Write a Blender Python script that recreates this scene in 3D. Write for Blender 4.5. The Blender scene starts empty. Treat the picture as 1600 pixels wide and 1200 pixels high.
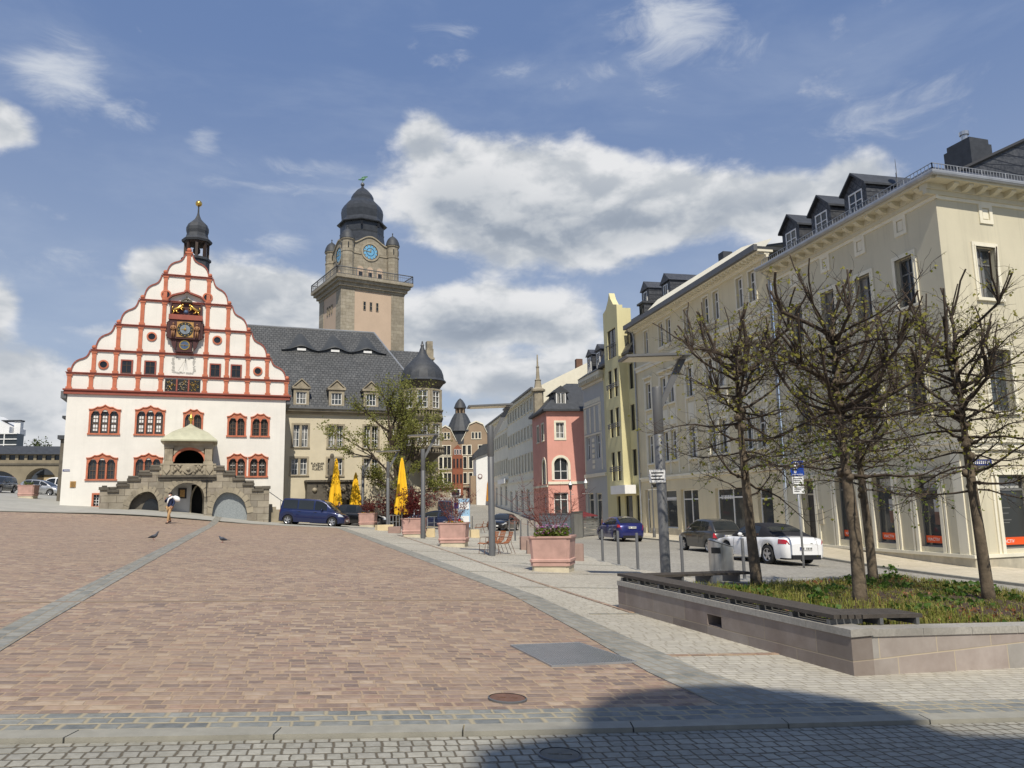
import bpy, math, random
from mathutils import Vector, Matrix
S = bpy.context.scene
COL = S.collection
rad = math.radians
# ---------------------------------------------------------------- camera
PITCH, ROLL, FPX, CZ = rad(9.0), rad(1.1), 1200.0, 1.6
_f = Vector((0, math.cos(PITCH), math.sin(PITCH)))
_r0, _u0 = Vector((1, 0, 0)), Vector((0, -math.sin(PITCH), math.cos(PITCH)))
_R = math.cos(ROLL)*_r0 - math.sin(ROLL)*_u0
_U = math.sin(ROLL)*_r0 + math.cos(ROLL)*_u0
cam = bpy.data.objects.new('camera', bpy.data.cameras.new('camera'))
COL.objects.link(cam)
m = Matrix((_R, _U, -_f)).transposed().to_4x4()
m.translation = (0, 0, CZ)
cam.matrix_world = m
cam.data.sensor_width, cam.data.lens = 36, 27
cam.data.clip_start, cam.data.clip_end = 0.1, 5000
S.camera = cam
S.view_settings.view_transform = 'Standard'
S.view_settings.look = 'None'
S.view_settings.exposure = 0.0
S.view_settings.gamma = 1
# ---------------------------------------------------------------- sun and sky
SUN_EL, SUN_X, SUN_Y = rad(52), 0.15, -0.989      # horizontal direction towards the sun
sun = bpy.data.objects.new('sun', bpy.data.lights.new('sun', 'SUN'))
COL.objects.link(sun)
sun.data.energy, sun.data.angle, sun.data.color = 4.6, rad(0.5), (1, .93, .80)
sv = Vector((SUN_X, SUN_Y, math.tan(SUN_EL))).normalized()
sun.rotation_euler = sv.to_track_quat('Z', 'Y').to_euler()
sun.location = (0, -20, 60)
SKY_STRENGTH = 0.10

def ray(x, y):
    """direction through a point of the 1600x1200 photograph"""
    return _f + (x-800)/FPX*_R + (600-y)/FPX*_U
def sm(a, b, x):
    t = min(1, max(0, (x-a)/(b-a))); return t*t*(3-2*t)
def G(X, Y):
    """height of the sloping square"""
    X = max(-75, min(40, X)); Y = max(-20, min(150, Y))
    d = 1.6 + (.065*X if X < 0 else .055*X) + .008*Y
    if X < -18: d -= .03*(-18-X)*sm(40, 54, Y)
    d -= .45*sm(43, 56, Y)*(1-sm(-27, -15, X))*(1-.5*(1-sm(-32, -24, X)))
    h = max(0, min(1, .5+.5*(2.25-d)/.25)); d = d*h + 2.25*(1-h) - .25*h*(1-h)
    d -= .055*max(0, Y-69)*sm(-30, -12, X)
    d += .35*(1-sm(28, 38, Y))*sm(9, 16, X)
    return CZ - d
def at(x, y, Y):
    d = ray(x, y); k = Y/d.y
    return Vector((d.x*k, Y, CZ+d.z*k))
def gnd(x, y, off=0.0):
    """where the ray through a photo point meets the ground (+off)"""
    d = ray(x, y); a, b = 2.0, None
    for i in range(1, 1600):
        Y = 2.0*(90**(i/1600)); k = Y/d.y
        if CZ+d.z*k <= G(d.x*k, Y)+off:
            b = Y; break
        a = Y
    if b is None: b = a
    for _ in range(20):
        Y = (a+b)/2; k = Y/d.y
        if CZ+d.z*k <= G(d.x*k, Y)+off: b = Y
        else: a = Y
    k = b/d.y
    return Vector((d.x*k, b, G(d.x*k, b)+off))
def az_of(x, y):
    d = ray(x, y); return math.degrees(math.atan2(d.x, d.y))

# ---------------------------------------------------------------- node helpers
class NT:
    def __init__(s, tree): s.t = tree; s.n = tree.nodes; s.l = tree.links
    def new(s, typ, **kw):
        n = s.n.new(typ)
        for k, v in kw.items(): setattr(n, k, v)
        return n
    def put(s, sock, v):
        if isinstance(v, bpy.types.NodeSocket): s.l.new(v, sock)
        elif v is not None: sock.default_value = v
    def math(s, op, a, b=None, c=None, clamp=False):
        n = s.new('ShaderNodeMath', operation=op, use_clamp=clamp)
        for i, v in enumerate((a, b, c)):
            if v is not None: s.put(n.inputs[i], v)
        return n.outputs[0]
    def vm(s, op, a, b=None):
        n = s.new('ShaderNodeVectorMath', operation=op)
        s.put(n.inputs[0], a)
        if b is not None: s.put(n.inputs[1], b)
        return n.outputs['Value'] if op in ('DOT_PRODUCT', 'LENGTH', 'DISTANCE') else n.outputs[0]
    def xyz(s, x, y, z=0.0):
        n = s.new('ShaderNodeCombineXYZ')
        for i, v in enumerate((x, y, z)): s.put(n.inputs[i], v)
        return n.outputs[0]
    def noise(s, vec, scale, detail=4, rough=.55, dist=0.0, col=False):
        n = s.new('ShaderNodeTexNoise')
        if vec is not None: s.l.new(vec, n.inputs['Vector'])
        n.inputs['Scale'].default_value = scale; n.inputs['Detail'].default_value = detail
        n.inputs['Roughness'].default_value = rough; n.inputs['Distortion'].default_value = dist
        return n.outputs['Color' if col else 'Fac']
    def rng(s, v, a, b, c=0.0, d=1.0, smooth=False):
        n = s.new('ShaderNodeMapRange', interpolation_type='SMOOTHSTEP' if smooth else 'LINEAR')
        s.put(n.inputs[0], v)
        for i, q in enumerate((a, b, c, d)): s.put(n.inputs[i+1], q)
        return n.outputs[0]
    def mix(s, f, a, b, blend='MIX'):
        n = s.new('ShaderNodeMix', data_type='RGBA', blend_type=blend)
        s.put(n.inputs[0], f); s.put(n.inputs[6], rgba(a)); s.put(n.inputs[7], rgba(b))
        return n.outputs[2]
    def ramp(s, f, cols):
        n = s.new('ShaderNodeValToRGB'); s.put(n.inputs[0], f)
        e = n.color_ramp.elements
        while len(e) < len(cols): e.new(.5)
        for i, c in enumerate(cols):
            e[i].position = i/(len(cols)-1); e[i].color = rgba(c)
        return n.outputs[0]
def rgba(c):
    if isinstance(c, bpy.types.NodeSocket): return c
    return (c[0], c[1], c[2], 1.0)
def lin(*c):
    """sRGB 0-255 -> linear"""
    return tuple((v/255/12.92 if v/255 <= .04045 else ((v/255+.055)/1.055)**2.4) for v in c)

# ---------------------------------------------------------------- world: Nishita sky with cumulus
W = bpy.data.worlds.new('World'); S.world = W; W.use_nodes = True
t = NT(W.node_tree); t.n.clear()
sky = t.new('ShaderNodeTexSky', sky_type='NISHITA', sun_disc=False)
sky.sun_elevation = SUN_EL
sky.sun_rotation = math.atan2(SUN_X, SUN_Y)
sky.altitude, sky.air_density, sky.dust_density, sky.ozone_density = 350, 1.0, 0.6, 1.6
tc = t.new('ShaderNodeTexCoord')
dirv = tc.outputs['Generated']
sep = t.new('ShaderNodeSeparateXYZ'); t.l.new(dirv, sep.inputs[0])
azn = t.math('ARCTAN2', sep.outputs[0], sep.outputs[1])
eln = t.math('ARCSINE', sep.outputs[2])
ae = t.xyz(azn, eln)
# cumulus banks: centre and half size taken in the photograph, turned into azimuth / elevation
BANKS = [(-10, 190, 100, 52, 1.0), (330, 465, 165, 72, 1.0), (470, 470, 95, 60, .85), (255, 420, 62, 45, .8),
         (720, 285, 165, 100, 1.0), (830, 325, 200, 112, 1.1), (960, 330, 180, 90, 1.0), (1100, 325, 160, 70, .95),
         (660, 210, 62, 52, .75), (1210, 340, 70, 72, .7), (1330, 290, 100, 62, .9), (1230, 310, 75, 48, .7),
         (760, 490, 160, 58, 1.0), (690, 525, 120, 58, .75), (880, 520, 75, 42, .65), (800, 590, 250, 44, .8),
         (40, 590, 150, 70, .9), (-20, 480, 66, 60, .85), (30, 670, 150, 60, .7), (170, 525, 120, 32, .55),
         (780, 650, 330, 34, .68), (560, 730, 900, 50, .55),
         (-400, 300, 260, 120, .9), (2000, 250, 300, 140, .9), (2300, 560, 500, 120, .8)]
WISPS = [(95, 125, 115, 85, .95), (200, 185, 90, 40, .75), (320, 220, 45, 38, .8), (430, 385, 70, 40, .7), (1050, 40, 170, 90, 1.0), (1150, 70, 90, 60, .7), (1025, 140, 80, 50, .6), (945, 110, 50, 26, .6), (480, 262, 200, 22, .6), (450, 295, 190, 16, .5), (720, 60, 110, 26, .45), (800, 110, 90, 22, .4), (80, 420, 140, 50, .55), (1350, 160, 260, 120, .45), (640, 640, 300, 60, .6)]
dens = None; under = None
def bank(x, y, rx, ry, s):
    d = ray(x, y).normalized(); a0 = math.atan2(d.x, d.y); e0 = math.asin(d.z)
    ca = max(.35, math.cos(e0))
    ra, re = rx/1200*1.55/ca*d.y**2+1e-3, ry/1200*1.5*max(.55, d.y)
    q = t.vm('MULTIPLY', t.vm('SUBTRACT', ae, (a0, e0, 0)), (1/ra, 1/re, 0))
    r = t.vm('LENGTH', q)
    return t.rng(r, 0.0, 1.0, s, 0.0, True), q
wdens = None
for b in WISPS:
    f = bank(*b)[0]; wdens = f if wdens is None else t.math('MAXIMUM', wdens, f)
for b in BANKS:
    f, q = bank(*b)
    dens = f if dens is None else t.math('MAXIMUM', t.math('MAXIMUM', dens, f), t.math('MULTIPLY', t.math('ADD', dens, f), .78))
    sp = t.new('ShaderNodeSeparateXYZ'); t.l.new(q, sp.inputs[0])
    uf = t.math('MULTIPLY', f, t.rng(sp.outputs[1], -.75, .35, 1.0, 0.0))
    under = uf if under is None else t.math('MAXIMUM', under, uf)
P1 = t.xyz(t.math('MULTIPLY', azn, 1.0), t.math('MULTIPLY', eln, 1.7), 3.7)
P1w = t.vm('ADD', P1, t.vm('MULTIPLY', t.vm('SUBTRACT', t.noise(P1, 8, 3, .5, 0, True), (.5, .5, .5)), (.05, .05, 0)))
n1 = t.noise(P1w, 6.0, 9, .56)
n1u = t.noise(t.vm('ADD', P1w, (0.0, .040, 0)), 6.0, 5, .54)
n2 = t.noise(P1w, 22, 6, .6)
cover = t.math('ADD', t.math('ADD', dens, t.math('MULTIPLY', t.math('SUBTRACT', n1, .5), 1.5)), t.math('MULTIPLY', t.math('SUBTRACT', n2, .5), .45))
mask = t.rng(cover, .20, .62, 0, 1, True)
thick = t.rng(cover, .30, 1.0, 0, 1)
lit = t.rng(t.math('SUBTRACT', n1, n1u), -.11, .11, 0, 1, True)
shade = t.math('ADD', t.math('MULTIPLY', lit, .46), t.math('SUBTRACT', .60, t.math('MULTIPLY', t.math('MULTIPLY', under, thick), .85)), clamp=True)
ccol = t.ramp(shade, [lin(134, 146, 164), lin(164, 174, 188), lin(204, 209, 215), lin(238, 239, 241)])
# thin high veil (contrails, cirrus) and haze towards the horizon
nv = t.noise(t.xyz(t.math('MULTIPLY', azn, 1.1), t.math('MULTIPLY', eln, 3.2), 1.0), 2.6, 6, .6, .3)
veil = t.math('MULTIPLY', t.rng(nv, .44, .78, 0, .42, True), t.rng(eln, .02, .55, 1.0, .5))
base = t.mix(t.rng(eln, 0.0, .60, 0, 1, True), lin(182, 196, 217), lin(116, 142, 190))
sc = t.new('ShaderNodeVectorMath', operation='SCALE'); t.l.new(sky.outputs[0], sc.inputs[0]); sc.inputs['Scale'].default_value = SKY_STRENGTH
skyc = t.mix(.80, sc.outputs[0], base)
skyc = t.mix(veil, skyc, lin(196, 208, 226))
wn = t.noise(t.vm('MULTIPLY', P1w, (1, 1.5, 1)), 7.5, 9, .64, .6)
wm = t.rng(t.math('ADD', wdens, t.math('MULTIPLY', t.math('SUBTRACT', wn, .5), 2.2)), .30, 1.25, 0, .80, True)
skyc = t.mix(t.math('MULTIPLY', wm, t.rng(wdens, .02, .3, 0, 1)), skyc, lin(222, 227, 234))
fin = t.mix(mask, skyc, ccol)
bg = t.new('ShaderNodeBackground'); t.l.new(fin, bg.inputs[0]); bg.inputs[1].default_value = .93
out = t.new('ShaderNodeOutputWorld'); t.l.new(bg.outputs[0], out.inputs[0])
# ---------------------------------------------------------------- materials
def _new(name):
    m = bpy.data.materials.new(name); m.use_nodes = True
    t = NT(m.node_tree); b = t.n['Principled BSDF']
    return m, t, b
def mat(name, col, rough=.7, metal=0.0, var=.12, scale=1.5, bump=0.0, bscale=40, spec=.5, coat=0.0, streak=0.0, obj=False, dirt=None, dscale=.35):
    """plain surface whose colour wanders slowly, with optional fine relief, vertical weather streaks and blotches"""
    m, t, b = _new(name)
    g = t.new('ShaderNodeTexCoord').outputs['Object'] if obj else t.new('ShaderNodeNewGeometry').outputs['Position']
    c = col
    if var:
        n = t.noise(g, scale, 6, .6)
        lo = tuple(x*(1-var) for x in col); hi = tuple(min(1, x*(1+var)) for x in col)
        c = t.mix(t.rng(n, .3, .7), lo, hi)
    if streak:
        sx = t.vm('MULTIPLY', g, (2.2, 2.2, .12))
        n = t.noise(sx, 1.6, 5, .65)
        c = t.mix(t.rng(n, .52, .8, 0, streak), c, tuple(x*.45 for x in col))
    if dirt:
        n = t.noise(g, dscale, 7, .7)
        c = t.mix(t.rng(n, .5, .72, 0, .85), c, dirt)
    t.put(b.inputs['Base Color'], rgba(c))
    b.inputs['Roughness'].default_value = rough; b.inputs['Metallic'].default_value = metal
    b.inputs['Specular IOR Level'].default_value = spec
    if coat: b.inputs['Coat Weight'].default_value = coat; b.inputs['Coat Roughness'].default_value = .03
    if bump:
        bn = t.new('ShaderNodeBump'); bn.inputs['Strength'].default_value = bump; bn.inputs['Distance'].default_value = .01
        t.l.new(t.noise(g, bscale, 5, .6), bn.inputs['Height']); t.l.new(bn.outputs[0], b.inputs['Normal'])
    return m
def grid_mat(name, cols, w, h, au=(1, 0, 0), av=(0, 1, 0), joint=(.2, .18, .15), jw=.012, rough=.75, bump=.5, shift=None, warp=.0, stain=.25, wob=.006, spec=.35, jsoft=.6, stcol=None, lenvar=0.0, voff=0.0):
    """courses of stones / slates / tiles laid along the axes au, av, each with a colour of its own"""
    m, t, b = _new(name)
    P = t.new('ShaderNodeNewGeometry').outputs['Position']
    wn = t.vm('SUBTRACT', t.noise(P, 3.0/max(w, .05)*.4, 2, .5, 0, True), (.5, .5, .5))
    Pw = t.vm('ADD', P, t.vm('MULTIPLY', wn, (wob*8, wob*8, wob*8)))
    u = t.math('DIVIDE', t.vm('DOT_PRODUCT', Pw, au), w)
    v = t.math('DIVIDE', t.vm('DOT_PRODUCT', Pw, av), h)
    if voff: v = t.math('ADD', v, voff)
    row = t.math('FLOOR', v)
    wr = t.new('ShaderNodeTexWhiteNoise', noise_dimensions='1D'); t.l.new(row, wr.inputs['W'])
    if shift is None: off = t.math('MULTIPLY', wr.outputs['Value'], 7.0)
    else: off = t.math('MULTIPLY', row, shift)
    u = t.math('ADD', u, off)
    if lenvar:
        u = t.math('ADD', u, t.math('MULTIPLY', t.math('SINE', t.math('ADD', t.math('MULTIPLY', u, 2.1), t.math('MULTIPLY', row, 1.7))), lenvar))
    colm = t.math('FLOOR', u)
    fu, fv = t.math('FRACT', u), t.math('FRACT', v)
    du = t.math('MULTIPLY', t.math('MINIMUM', fu, t.math('SUBTRACT', 1.0, fu)), w)
    dv = t.math('MULTIPLY', t.math('MINIMUM', fv, t.math('SUBTRACT', 1.0, fv)), h)
    e = t.math('MINIMUM', du, dv)
    face = t.rng(e, jw*(1-jsoft)*.5, jw*(.5+jsoft), 0, 1, True)
    wc = t.new('ShaderNodeTexWhiteNoise', noise_dimensions='2D'); t.l.new(t.xyz(colm, row), wc.inputs['Vector'])
    c = t.ramp(wc.outputs['Value'], cols)
    n = t.noise(P, 2.0/w, 4, .65)
    c = t.mix(t.rng(n, .25, .75, 0, 1), t.mix(.22, c, (0, 0, 0)), t.mix(.10, c, (1, 1, 1)))
    big = t.noise(P, .45, 6, .65)
    hug = t.noise(P, .13, 4, .6)
    c = t.mix(t.rng(hug, .42, .68, 0, .22), c, tuple(x*.35 for x in joint))
    c = t.mix(t.rng(big, .42, .75, 0, stain), c, stcol if stcol else tuple(x*.5 for x in joint))
    c = t.mix(face, joint, c)
    t.put(b.inputs['Base Color'], c)
    b.inputs['Roughness'].default_value = rough; b.inputs['Specular IOR Level'].default_value = spec
    if bump:
        hgt = t.math('ADD', t.math('ADD', face, t.math('MULTIPLY', n, .35)), t.math('MULTIPLY', wc.outputs['Value'], .25))
        bn = t.new('ShaderNodeBump'); bn.inputs['Strength'].default_value = bump; bn.inputs['Distance'].default_value = .012
        t.l.new(hgt, bn.inputs['Height']); t.l.new(bn.outputs[0], b.inputs['Normal'])
    return m
def glass_mat(name, lo, hi, rough=.06, wav=.02, curtain=None):
    """window glass: a dark room behind a mirror surface that is never quite flat"""
    m, t, b = _new(name)
    oi = t.new('ShaderNodeObjectInfo'); P = t.new('ShaderNodeNewGeometry').outputs['Position']
    n = t.noise(P, .9, 3, .5)
    f = t.math('ADD', t.math('MULTIPLY', oi.outputs['Random'], .6), t.math('MULTIPLY', n, .4))
    c = t.mix(f, lo, hi)
    if curtain:
        k = t.noise(t.vm('MULTIPLY', P, (2.6, 2.6, .25)), 1.1, 3, .5)
        rr = t.math('FRACT', t.math('MULTIPLY', oi.outputs['Random'], 7.3))
        c = t.mix(t.math('MULTIPLY', t.rng(k, .44, .56, 0, 1, True), t.rng(rr, .40, .50, 0, .85)), c, curtain)
    t.put(b.inputs['Base Color'], c)
    b.inputs['Roughness'].default_value = rough; b.inputs['Specular IOR Level'].default_value = .6
    bn = t.new('ShaderNodeBump'); bn.inputs['Strength'].default_value = .35; bn.inputs['Distance'].default_value = wav
    t.l.new(t.noise(P, 1.3, 2, .5), bn.inputs['Height']); t.l.new(bn.outputs[0], b.inputs['Normal'])
    return m
def leaf_mat(name, cols, trans=.35):
    m, t, b = _new(name)
    P = t.new('ShaderNodeNewGeometry')
    c = t.ramp(t.math('ADD', t.math('MULTIPLY', P.outputs['Random Per Island'], .75), t.math('MULTIPLY', t.noise(P.outputs['Position'], 1.4, 3, .5), .3)), cols)
    t.put(b.inputs['Base Color'], c); b.inputs['Roughness'].default_value = .55; b.inputs['Specular IOR Level'].default_value = .3
    tr = t.new('ShaderNodeBsdfTranslucent'); t.l.new(c, tr.inputs[0])
    mx = t.new('ShaderNodeMixShader'); mx.inputs[0].default_value = trans
    t.l.new(b.outputs[0], mx.inputs[1]); t.l.new(tr.outputs[0], mx.inputs[2])
    t.l.new(mx.outputs[0], t.n['Material Output'].inputs[0])
    return m

# ---------------------------------------------------------------- mesh builder
ORG = {}
class MB:
    def __init__(s): s.v = []; s.f = []; s.M = None
    def add(s, vs, fs):
        k = len(s.v)
        if s.M is not None: vs = [s.M @ Vector(p) for p in vs]
        s.v += [tuple(p) for p in vs]; s.f += [tuple(i+k for i in f) for f in fs]
    def quad(s, a, b, c, d): s.add([a, b, c, d], [(0, 1, 2, 3)])
    def poly(s, pts): s.add(pts, [tuple(range(len(pts)))])
    def hexa(s, p):
        s.add(p, [(0, 3, 2, 1), (4, 5, 6, 7), (0, 1, 5, 4), (1, 2, 6, 5), (2, 3, 7, 6), (3, 0, 4, 7)])
    def box(s, c, size, rz=0):
        x, y, z = size[0]/2, size[1]/2, size[2]/2; ca, sa = math.cos(rz), math.sin(rz)
        P = []
        for dz in (-z, z):
            for dx, dy in ((-x, -y), (x, -y), (x, y), (-x, y)):
                P.append((c[0]+dx*ca-dy*sa, c[1]+dx*sa+dy*ca, c[2]+dz))
        s.hexa(P)
    def bevbox(s, c, size, b=.01, rz=0):
        """box with chamfered vertical and top edges"""
        x, y, z = size[0]/2, size[1]/2, size[2]/2; ca, sa = math.cos(rz), math.sin(rz)
        def ring(i, zz):
            o = []
            for sx, sy in ((-1, -1), (1, -1), (1, 1), (-1, 1)):
                a = (sx*(x-i), sy*(y-i-b)) ; q = (sx*(x-i-b), sy*(y-i))
                o += [a, q] if sx*sy < 0 else [q, a]
            o = [o[1], o[0]] + o[2:] if False else o
            return [(c[0]+px*ca-py*sa, c[1]+px*sa+py*ca, c[2]+zz) for px, py in o]
        R = [ring(0, -z), ring(0, z-b), ring(b, z)]
        s.loft(R, True, True, True)
    def loft(s, rings, close=True, cap0=False, cap1=False):
        n = len(rings[0]); V = [p for r in rings for p in r]; Fs = []
        for i in range(len(rings)-1):
            for j in range(n if close else n-1):
                a, b = i*n+j, i*n+(j+1) % n
                Fs.append((a, b, b+n, a+n))
        if cap0: Fs.append(tuple(range(n-1, -1, -1)))
        if cap1: Fs.append(tuple((len(rings)-1)*n+j for j in range(n)))
        s.add(V, Fs)
    def lathe(s, c, prof, n=16, ph=0.0, sq=None):
        """prof = [(radius, z)]"""
        R = []
        for r, z in prof:
            R.append([(c[0]+r*math.cos(ph+2*math.pi*j/n), c[1]+r*math.sin(ph+2*math.pi*j/n), c[2]+z) for j in range(n)])
        s.loft(R, True, True, True)
    def tube(s, pts, rads, n=6, cap=True):
        pts = [Vector(p) for p in pts]; R = []
        if not isinstance(rads, (list, tuple)): rads = [rads]*len(pts)
        up = None
        for i, p in enumerate(pts):
            d = (pts[min(i+1, len(pts)-1)]-pts[max(i-1, 0)])
            if d.length < 1e-9: d = Vector((0, 0, 1))
            d.normalize()
            if up is None: up = d.orthogonal().normalized()
            up = (up - d*up.dot(d))
            up = up.normalized() if up.length > 1e-6 else d.orthogonal().normalized()
            w = d.cross(up)
            R.append([p+rads[i]*(math.cos(2*math.pi*j/n)*up+math.sin(2*math.pi*j/n)*w) for j in range(n)])
        s.loft(R, True, cap, cap)
    def ball(s, c, r, n=10, sc=(1, 1, 1)):
        k = max(4, n//2+1)
        R = []
        for i in range(k+1):
            a = -math.pi/2+math.pi*i/k; rr = max(1e-3, math.cos(a))
            R.append([(c[0]+sc[0]*r*rr*math.cos(2*math.pi*j/n), c[1]+sc[1]*r*rr*math.sin(2*math.pi*j/n), c[2]+sc[2]*r*math.sin(a)) for j in range(n)])
        s.loft(R, True, True, True)
    def prism(s, pts, off):
        """polygon pushed along the vector off"""
        off = Vector(off); a = [Vector(p) for p in pts]; n = len(a)
        s.add(a+[p+off for p in a], [tuple(range(n-1, -1, -1)), tuple(range(n, 2*n))]+[(i, (i+1) % n, (i+1) % n+n, i+n) for i in range(n)])
    def mark(s):
        if not hasattr(s, 'mk'): s.mk = []
        s.mk.append((len(s.v), len(s.f)))
    def build_each(s, name, material, parent, **kw):
        """one object per marked piece"""
        mk = s.mk+[(len(s.v), len(s.f))]; o = None
        if mk[0][1] > 0: mk = [(0, 0)]+mk
        for (a, fa), (b, fb) in zip(mk, mk[1:]):
            if fb == fa: continue
            q = MB(); q.v = s.v[a:b]; q.f = [tuple(i-a for i in f) for f in s.f[fa:fb]]; o = q.build(name, material, parent, **kw)
        return o
    def build(s, name, material, parent=None, org=None, smooth=False, angle=None):
        me = bpy.data.meshes.new(name)
        if org is None:
            if parent is not None: org = ORG.get(parent.name, Vector((0, 0, 0)))
            else:
                xs = [p[0] for p in s.v]; ys = [p[1] for p in s.v]; zs = [p[2] for p in s.v]
                org = Vector(((min(xs)+max(xs))/2, (min(ys)+max(ys))/2, min(zs)))
        org = Vector(org)
        me.from_pydata([(p[0]-org.x, p[1]-org.y, p[2]-org.z) for p in s.v], [], s.f)
        me.validate(); me.update()
        mats = material if isinstance(material, (list, tuple)) else [material]
        for q in mats: me.materials.append(q)
        if smooth:
            me.shade_smooth()
            if angle is not None: me.set_sharp_from_angle(angle=rad(angle))
        o = bpy.data.objects.new(name, me); COL.objects.link(o)
        if parent is not None: o.parent = parent
        else: o.location = org
        ORG[o.name] = org
        return o
def tag(o, label=None, cat=None, group=None, kind=None):
    for k, v in (('label', label), ('category', cat), ('group', group), ('kind', kind)):
        if v: o[k] = v
    return o
def thing(name, label, cat, loc, group=None, rz=0.0, local=False):
    """Empty at the base of a thing; parts built with world coordinates unless local"""
    o = bpy.data.objects.new(name, None); COL.objects.link(o)
    o.empty_display_size = .3
    o.location = loc; o.rotation_euler = (0, 0, rz)
    ORG[o.name] = Vector((0, 0, 0)) if local else Vector(loc)
    return tag(o, label, cat, group)
CHILDREN = None
def kids(o): return [c for c in bpy.data.objects if c.parent == o]
def copy_tree(o, parent=None):
    c = o.copy(); COL.objects.link(c); c.parent = parent
    ORG[c.name] = ORG.get(o.name, Vector((0, 0, 0)))
    for ch in kids(o): copy_tree(ch, c)
    return c
def place(o, loc, rz=0.0, label=None, group=None, scale=None):
    o.location = loc; o.rotation_euler = (0, 0, rz)
    if scale: o.scale = scale
    if label: o['label'] = label
    if group: o['group'] = group
    return o

# ---------------------------------------------------------------- facade frames
class Fr:
    """vertical facade plane: u along it (to the right as seen from outside), z up, d outwards"""
    def __init__(s, o, az):
        s.o = (o[0], o[1]); a = rad(az); s.az = a
        s.t = Vector((math.sin(a), math.cos(a), 0)); s.n = Vector((math.cos(a), -math.sin(a), 0))
    def uv(s, x, y):
        d = ray(x, y); k = (s.o[0]*s.n.x+s.o[1]*s.n.y)/(d.x*s.n.x+d.y*s.n.y)
        X, Y = d.x*k, d.y*k
        return (X-s.o[0])*s.t.x+(Y-s.o[1])*s.t.y, CZ+d.z*k
    def rect(s, x0, y0, x1, y1):
        a = s.uv(x0, y1); b = s.uv(x1, y0); c = s.uv(x0, y0); e = s.uv(x1, y1)
        u0, u1 = sorted((.5*(a[0]+c[0]), .5*(b[0]+e[0])))
        return u0, u1, .5*(a[1]+e[1]), .5*(b[1]+c[1])
    def p(s, u, z, d=0.0):
        return Vector((s.o[0]+u*s.t.x+d*s.n.x, s.o[1]+u*s.t.y+d*s.n.y, z))
    def shift(s, u, d, daz=0.0):
        q = s.p(u, 0, d); return Fr((q.x, q.y), math.degrees(s.az)+daz)
    def box(s, mb, u0, u1, z0, z1, d0, d1):
        mb.hexa([s.p(u0, z0, d1), s.p(u1, z0, d1), s.p(u1, z0, d0), s.p(u0, z0, d0),
                 s.p(u0, z1, d1), s.p(u1, z1, d1), s.p(u1, z1, d0), s.p(u0, z1, d0)])
    def prism(s, mb, uz, d0, d1):
        mb.prism([s.p(u, z, d0) for u, z in uz], s.n*(d1-d0))
    def au(s): return (s.t.x, s.t.y, 0)
def wall(mb, F, u0, u1, z0, z1, holes=(), depth=.22, d=0.0):
    """wall sheet with real openings and their reveals"""
    us = sorted({u0, u1, *[h[0] for h in holes], *[h[1] for h in holes]}); us = [u for u in us if u0-1e-6 <= u <= u1+1e-6]
    zs = sorted({z0, z1, *[h[2] for h in holes], *[h[3] for h in holes]}); zs = [z for z in zs if z0-1e-6 <= z <= z1+1e-6]
    for i in range(len(us)-1):
        for j in range(len(zs)-1):
            cu, cz = (us[i]+us[i+1])/2, (zs[j]+zs[j+1])/2
            if any(h[0] < cu < h[1] and h[2] < cz < h[3] for h in holes): continue
            mb.quad(F.p(us[i], zs[j], d), F.p(us[i+1], zs[j], d), F.p(us[i+1], zs[j+1], d), F.p(us[i], zs[j+1], d))
    for h in holes:
        a, b, c, e = h[:4]
        for (p, q) in (((a, c), (a, e)), ((a, e), (b, e)), ((b, e), (b, c)), ((b, c), (a, c))):
            mb.quad(F.p(p[0], p[1], d), F.p(q[0], q[1], d), F.p(q[0], q[1], d-depth), F.p(p[0], p[1], d-depth))
def window(parent, F, u0, u1, z0, z1, d, mf, mg, fw=.06, cols=2, rows=(.68,), bar=.035, name='window', th=.06):
    """frame with mullions and transoms (part) and its pane (sub-part)"""
    mb = MB()
    for a, b, c, e in ((u0, u1, z0, z0+fw), (u0, u1, z1-fw, z1), (u0, u0+fw, z0+fw, z1-fw), (u1-fw, u1, z0+fw, z1-fw)):
        F.box(mb, a, b, c, e, d, d+th)
    for i in range(1, cols):
        u = u0+(u1-u0)*i/cols
        F.box(mb, u-bar, u+bar, z0+fw, z1-fw, d+.002, d+th-.004)
    for r in rows:
        z = z0+(z1-z0)*r
        F.box(mb, u0+fw, u1-fw, z-bar*.8, z+bar*.8, d+.001, d+th-.008)
    w = mb.build(name, mf, parent)
    g = MB(); F.box(g, u0+fw*.5, u1-fw*.5, z0+fw*.5, z1-fw*.5, d-.02, d+th*.35)
    g.build('pane', mg, w)
    return w
def surround(mb, F, u0, u1, z0, z1, w=.14, d0=0.0, d1=.05, sill=True, top=True):
    F.box(mb, u0-w, u0, z0, z1, d0, d1); F.box(mb, u1, u1+w, z0, z1, d0, d1)
    if top: F.box(mb, u0-w, u1+w, z1, z1+w, d0, d1+.004)
    if sill: F.box(mb, u0-w-.03, u1+w+.03, z0-.12, z0, d0, d1+.05)
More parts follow.
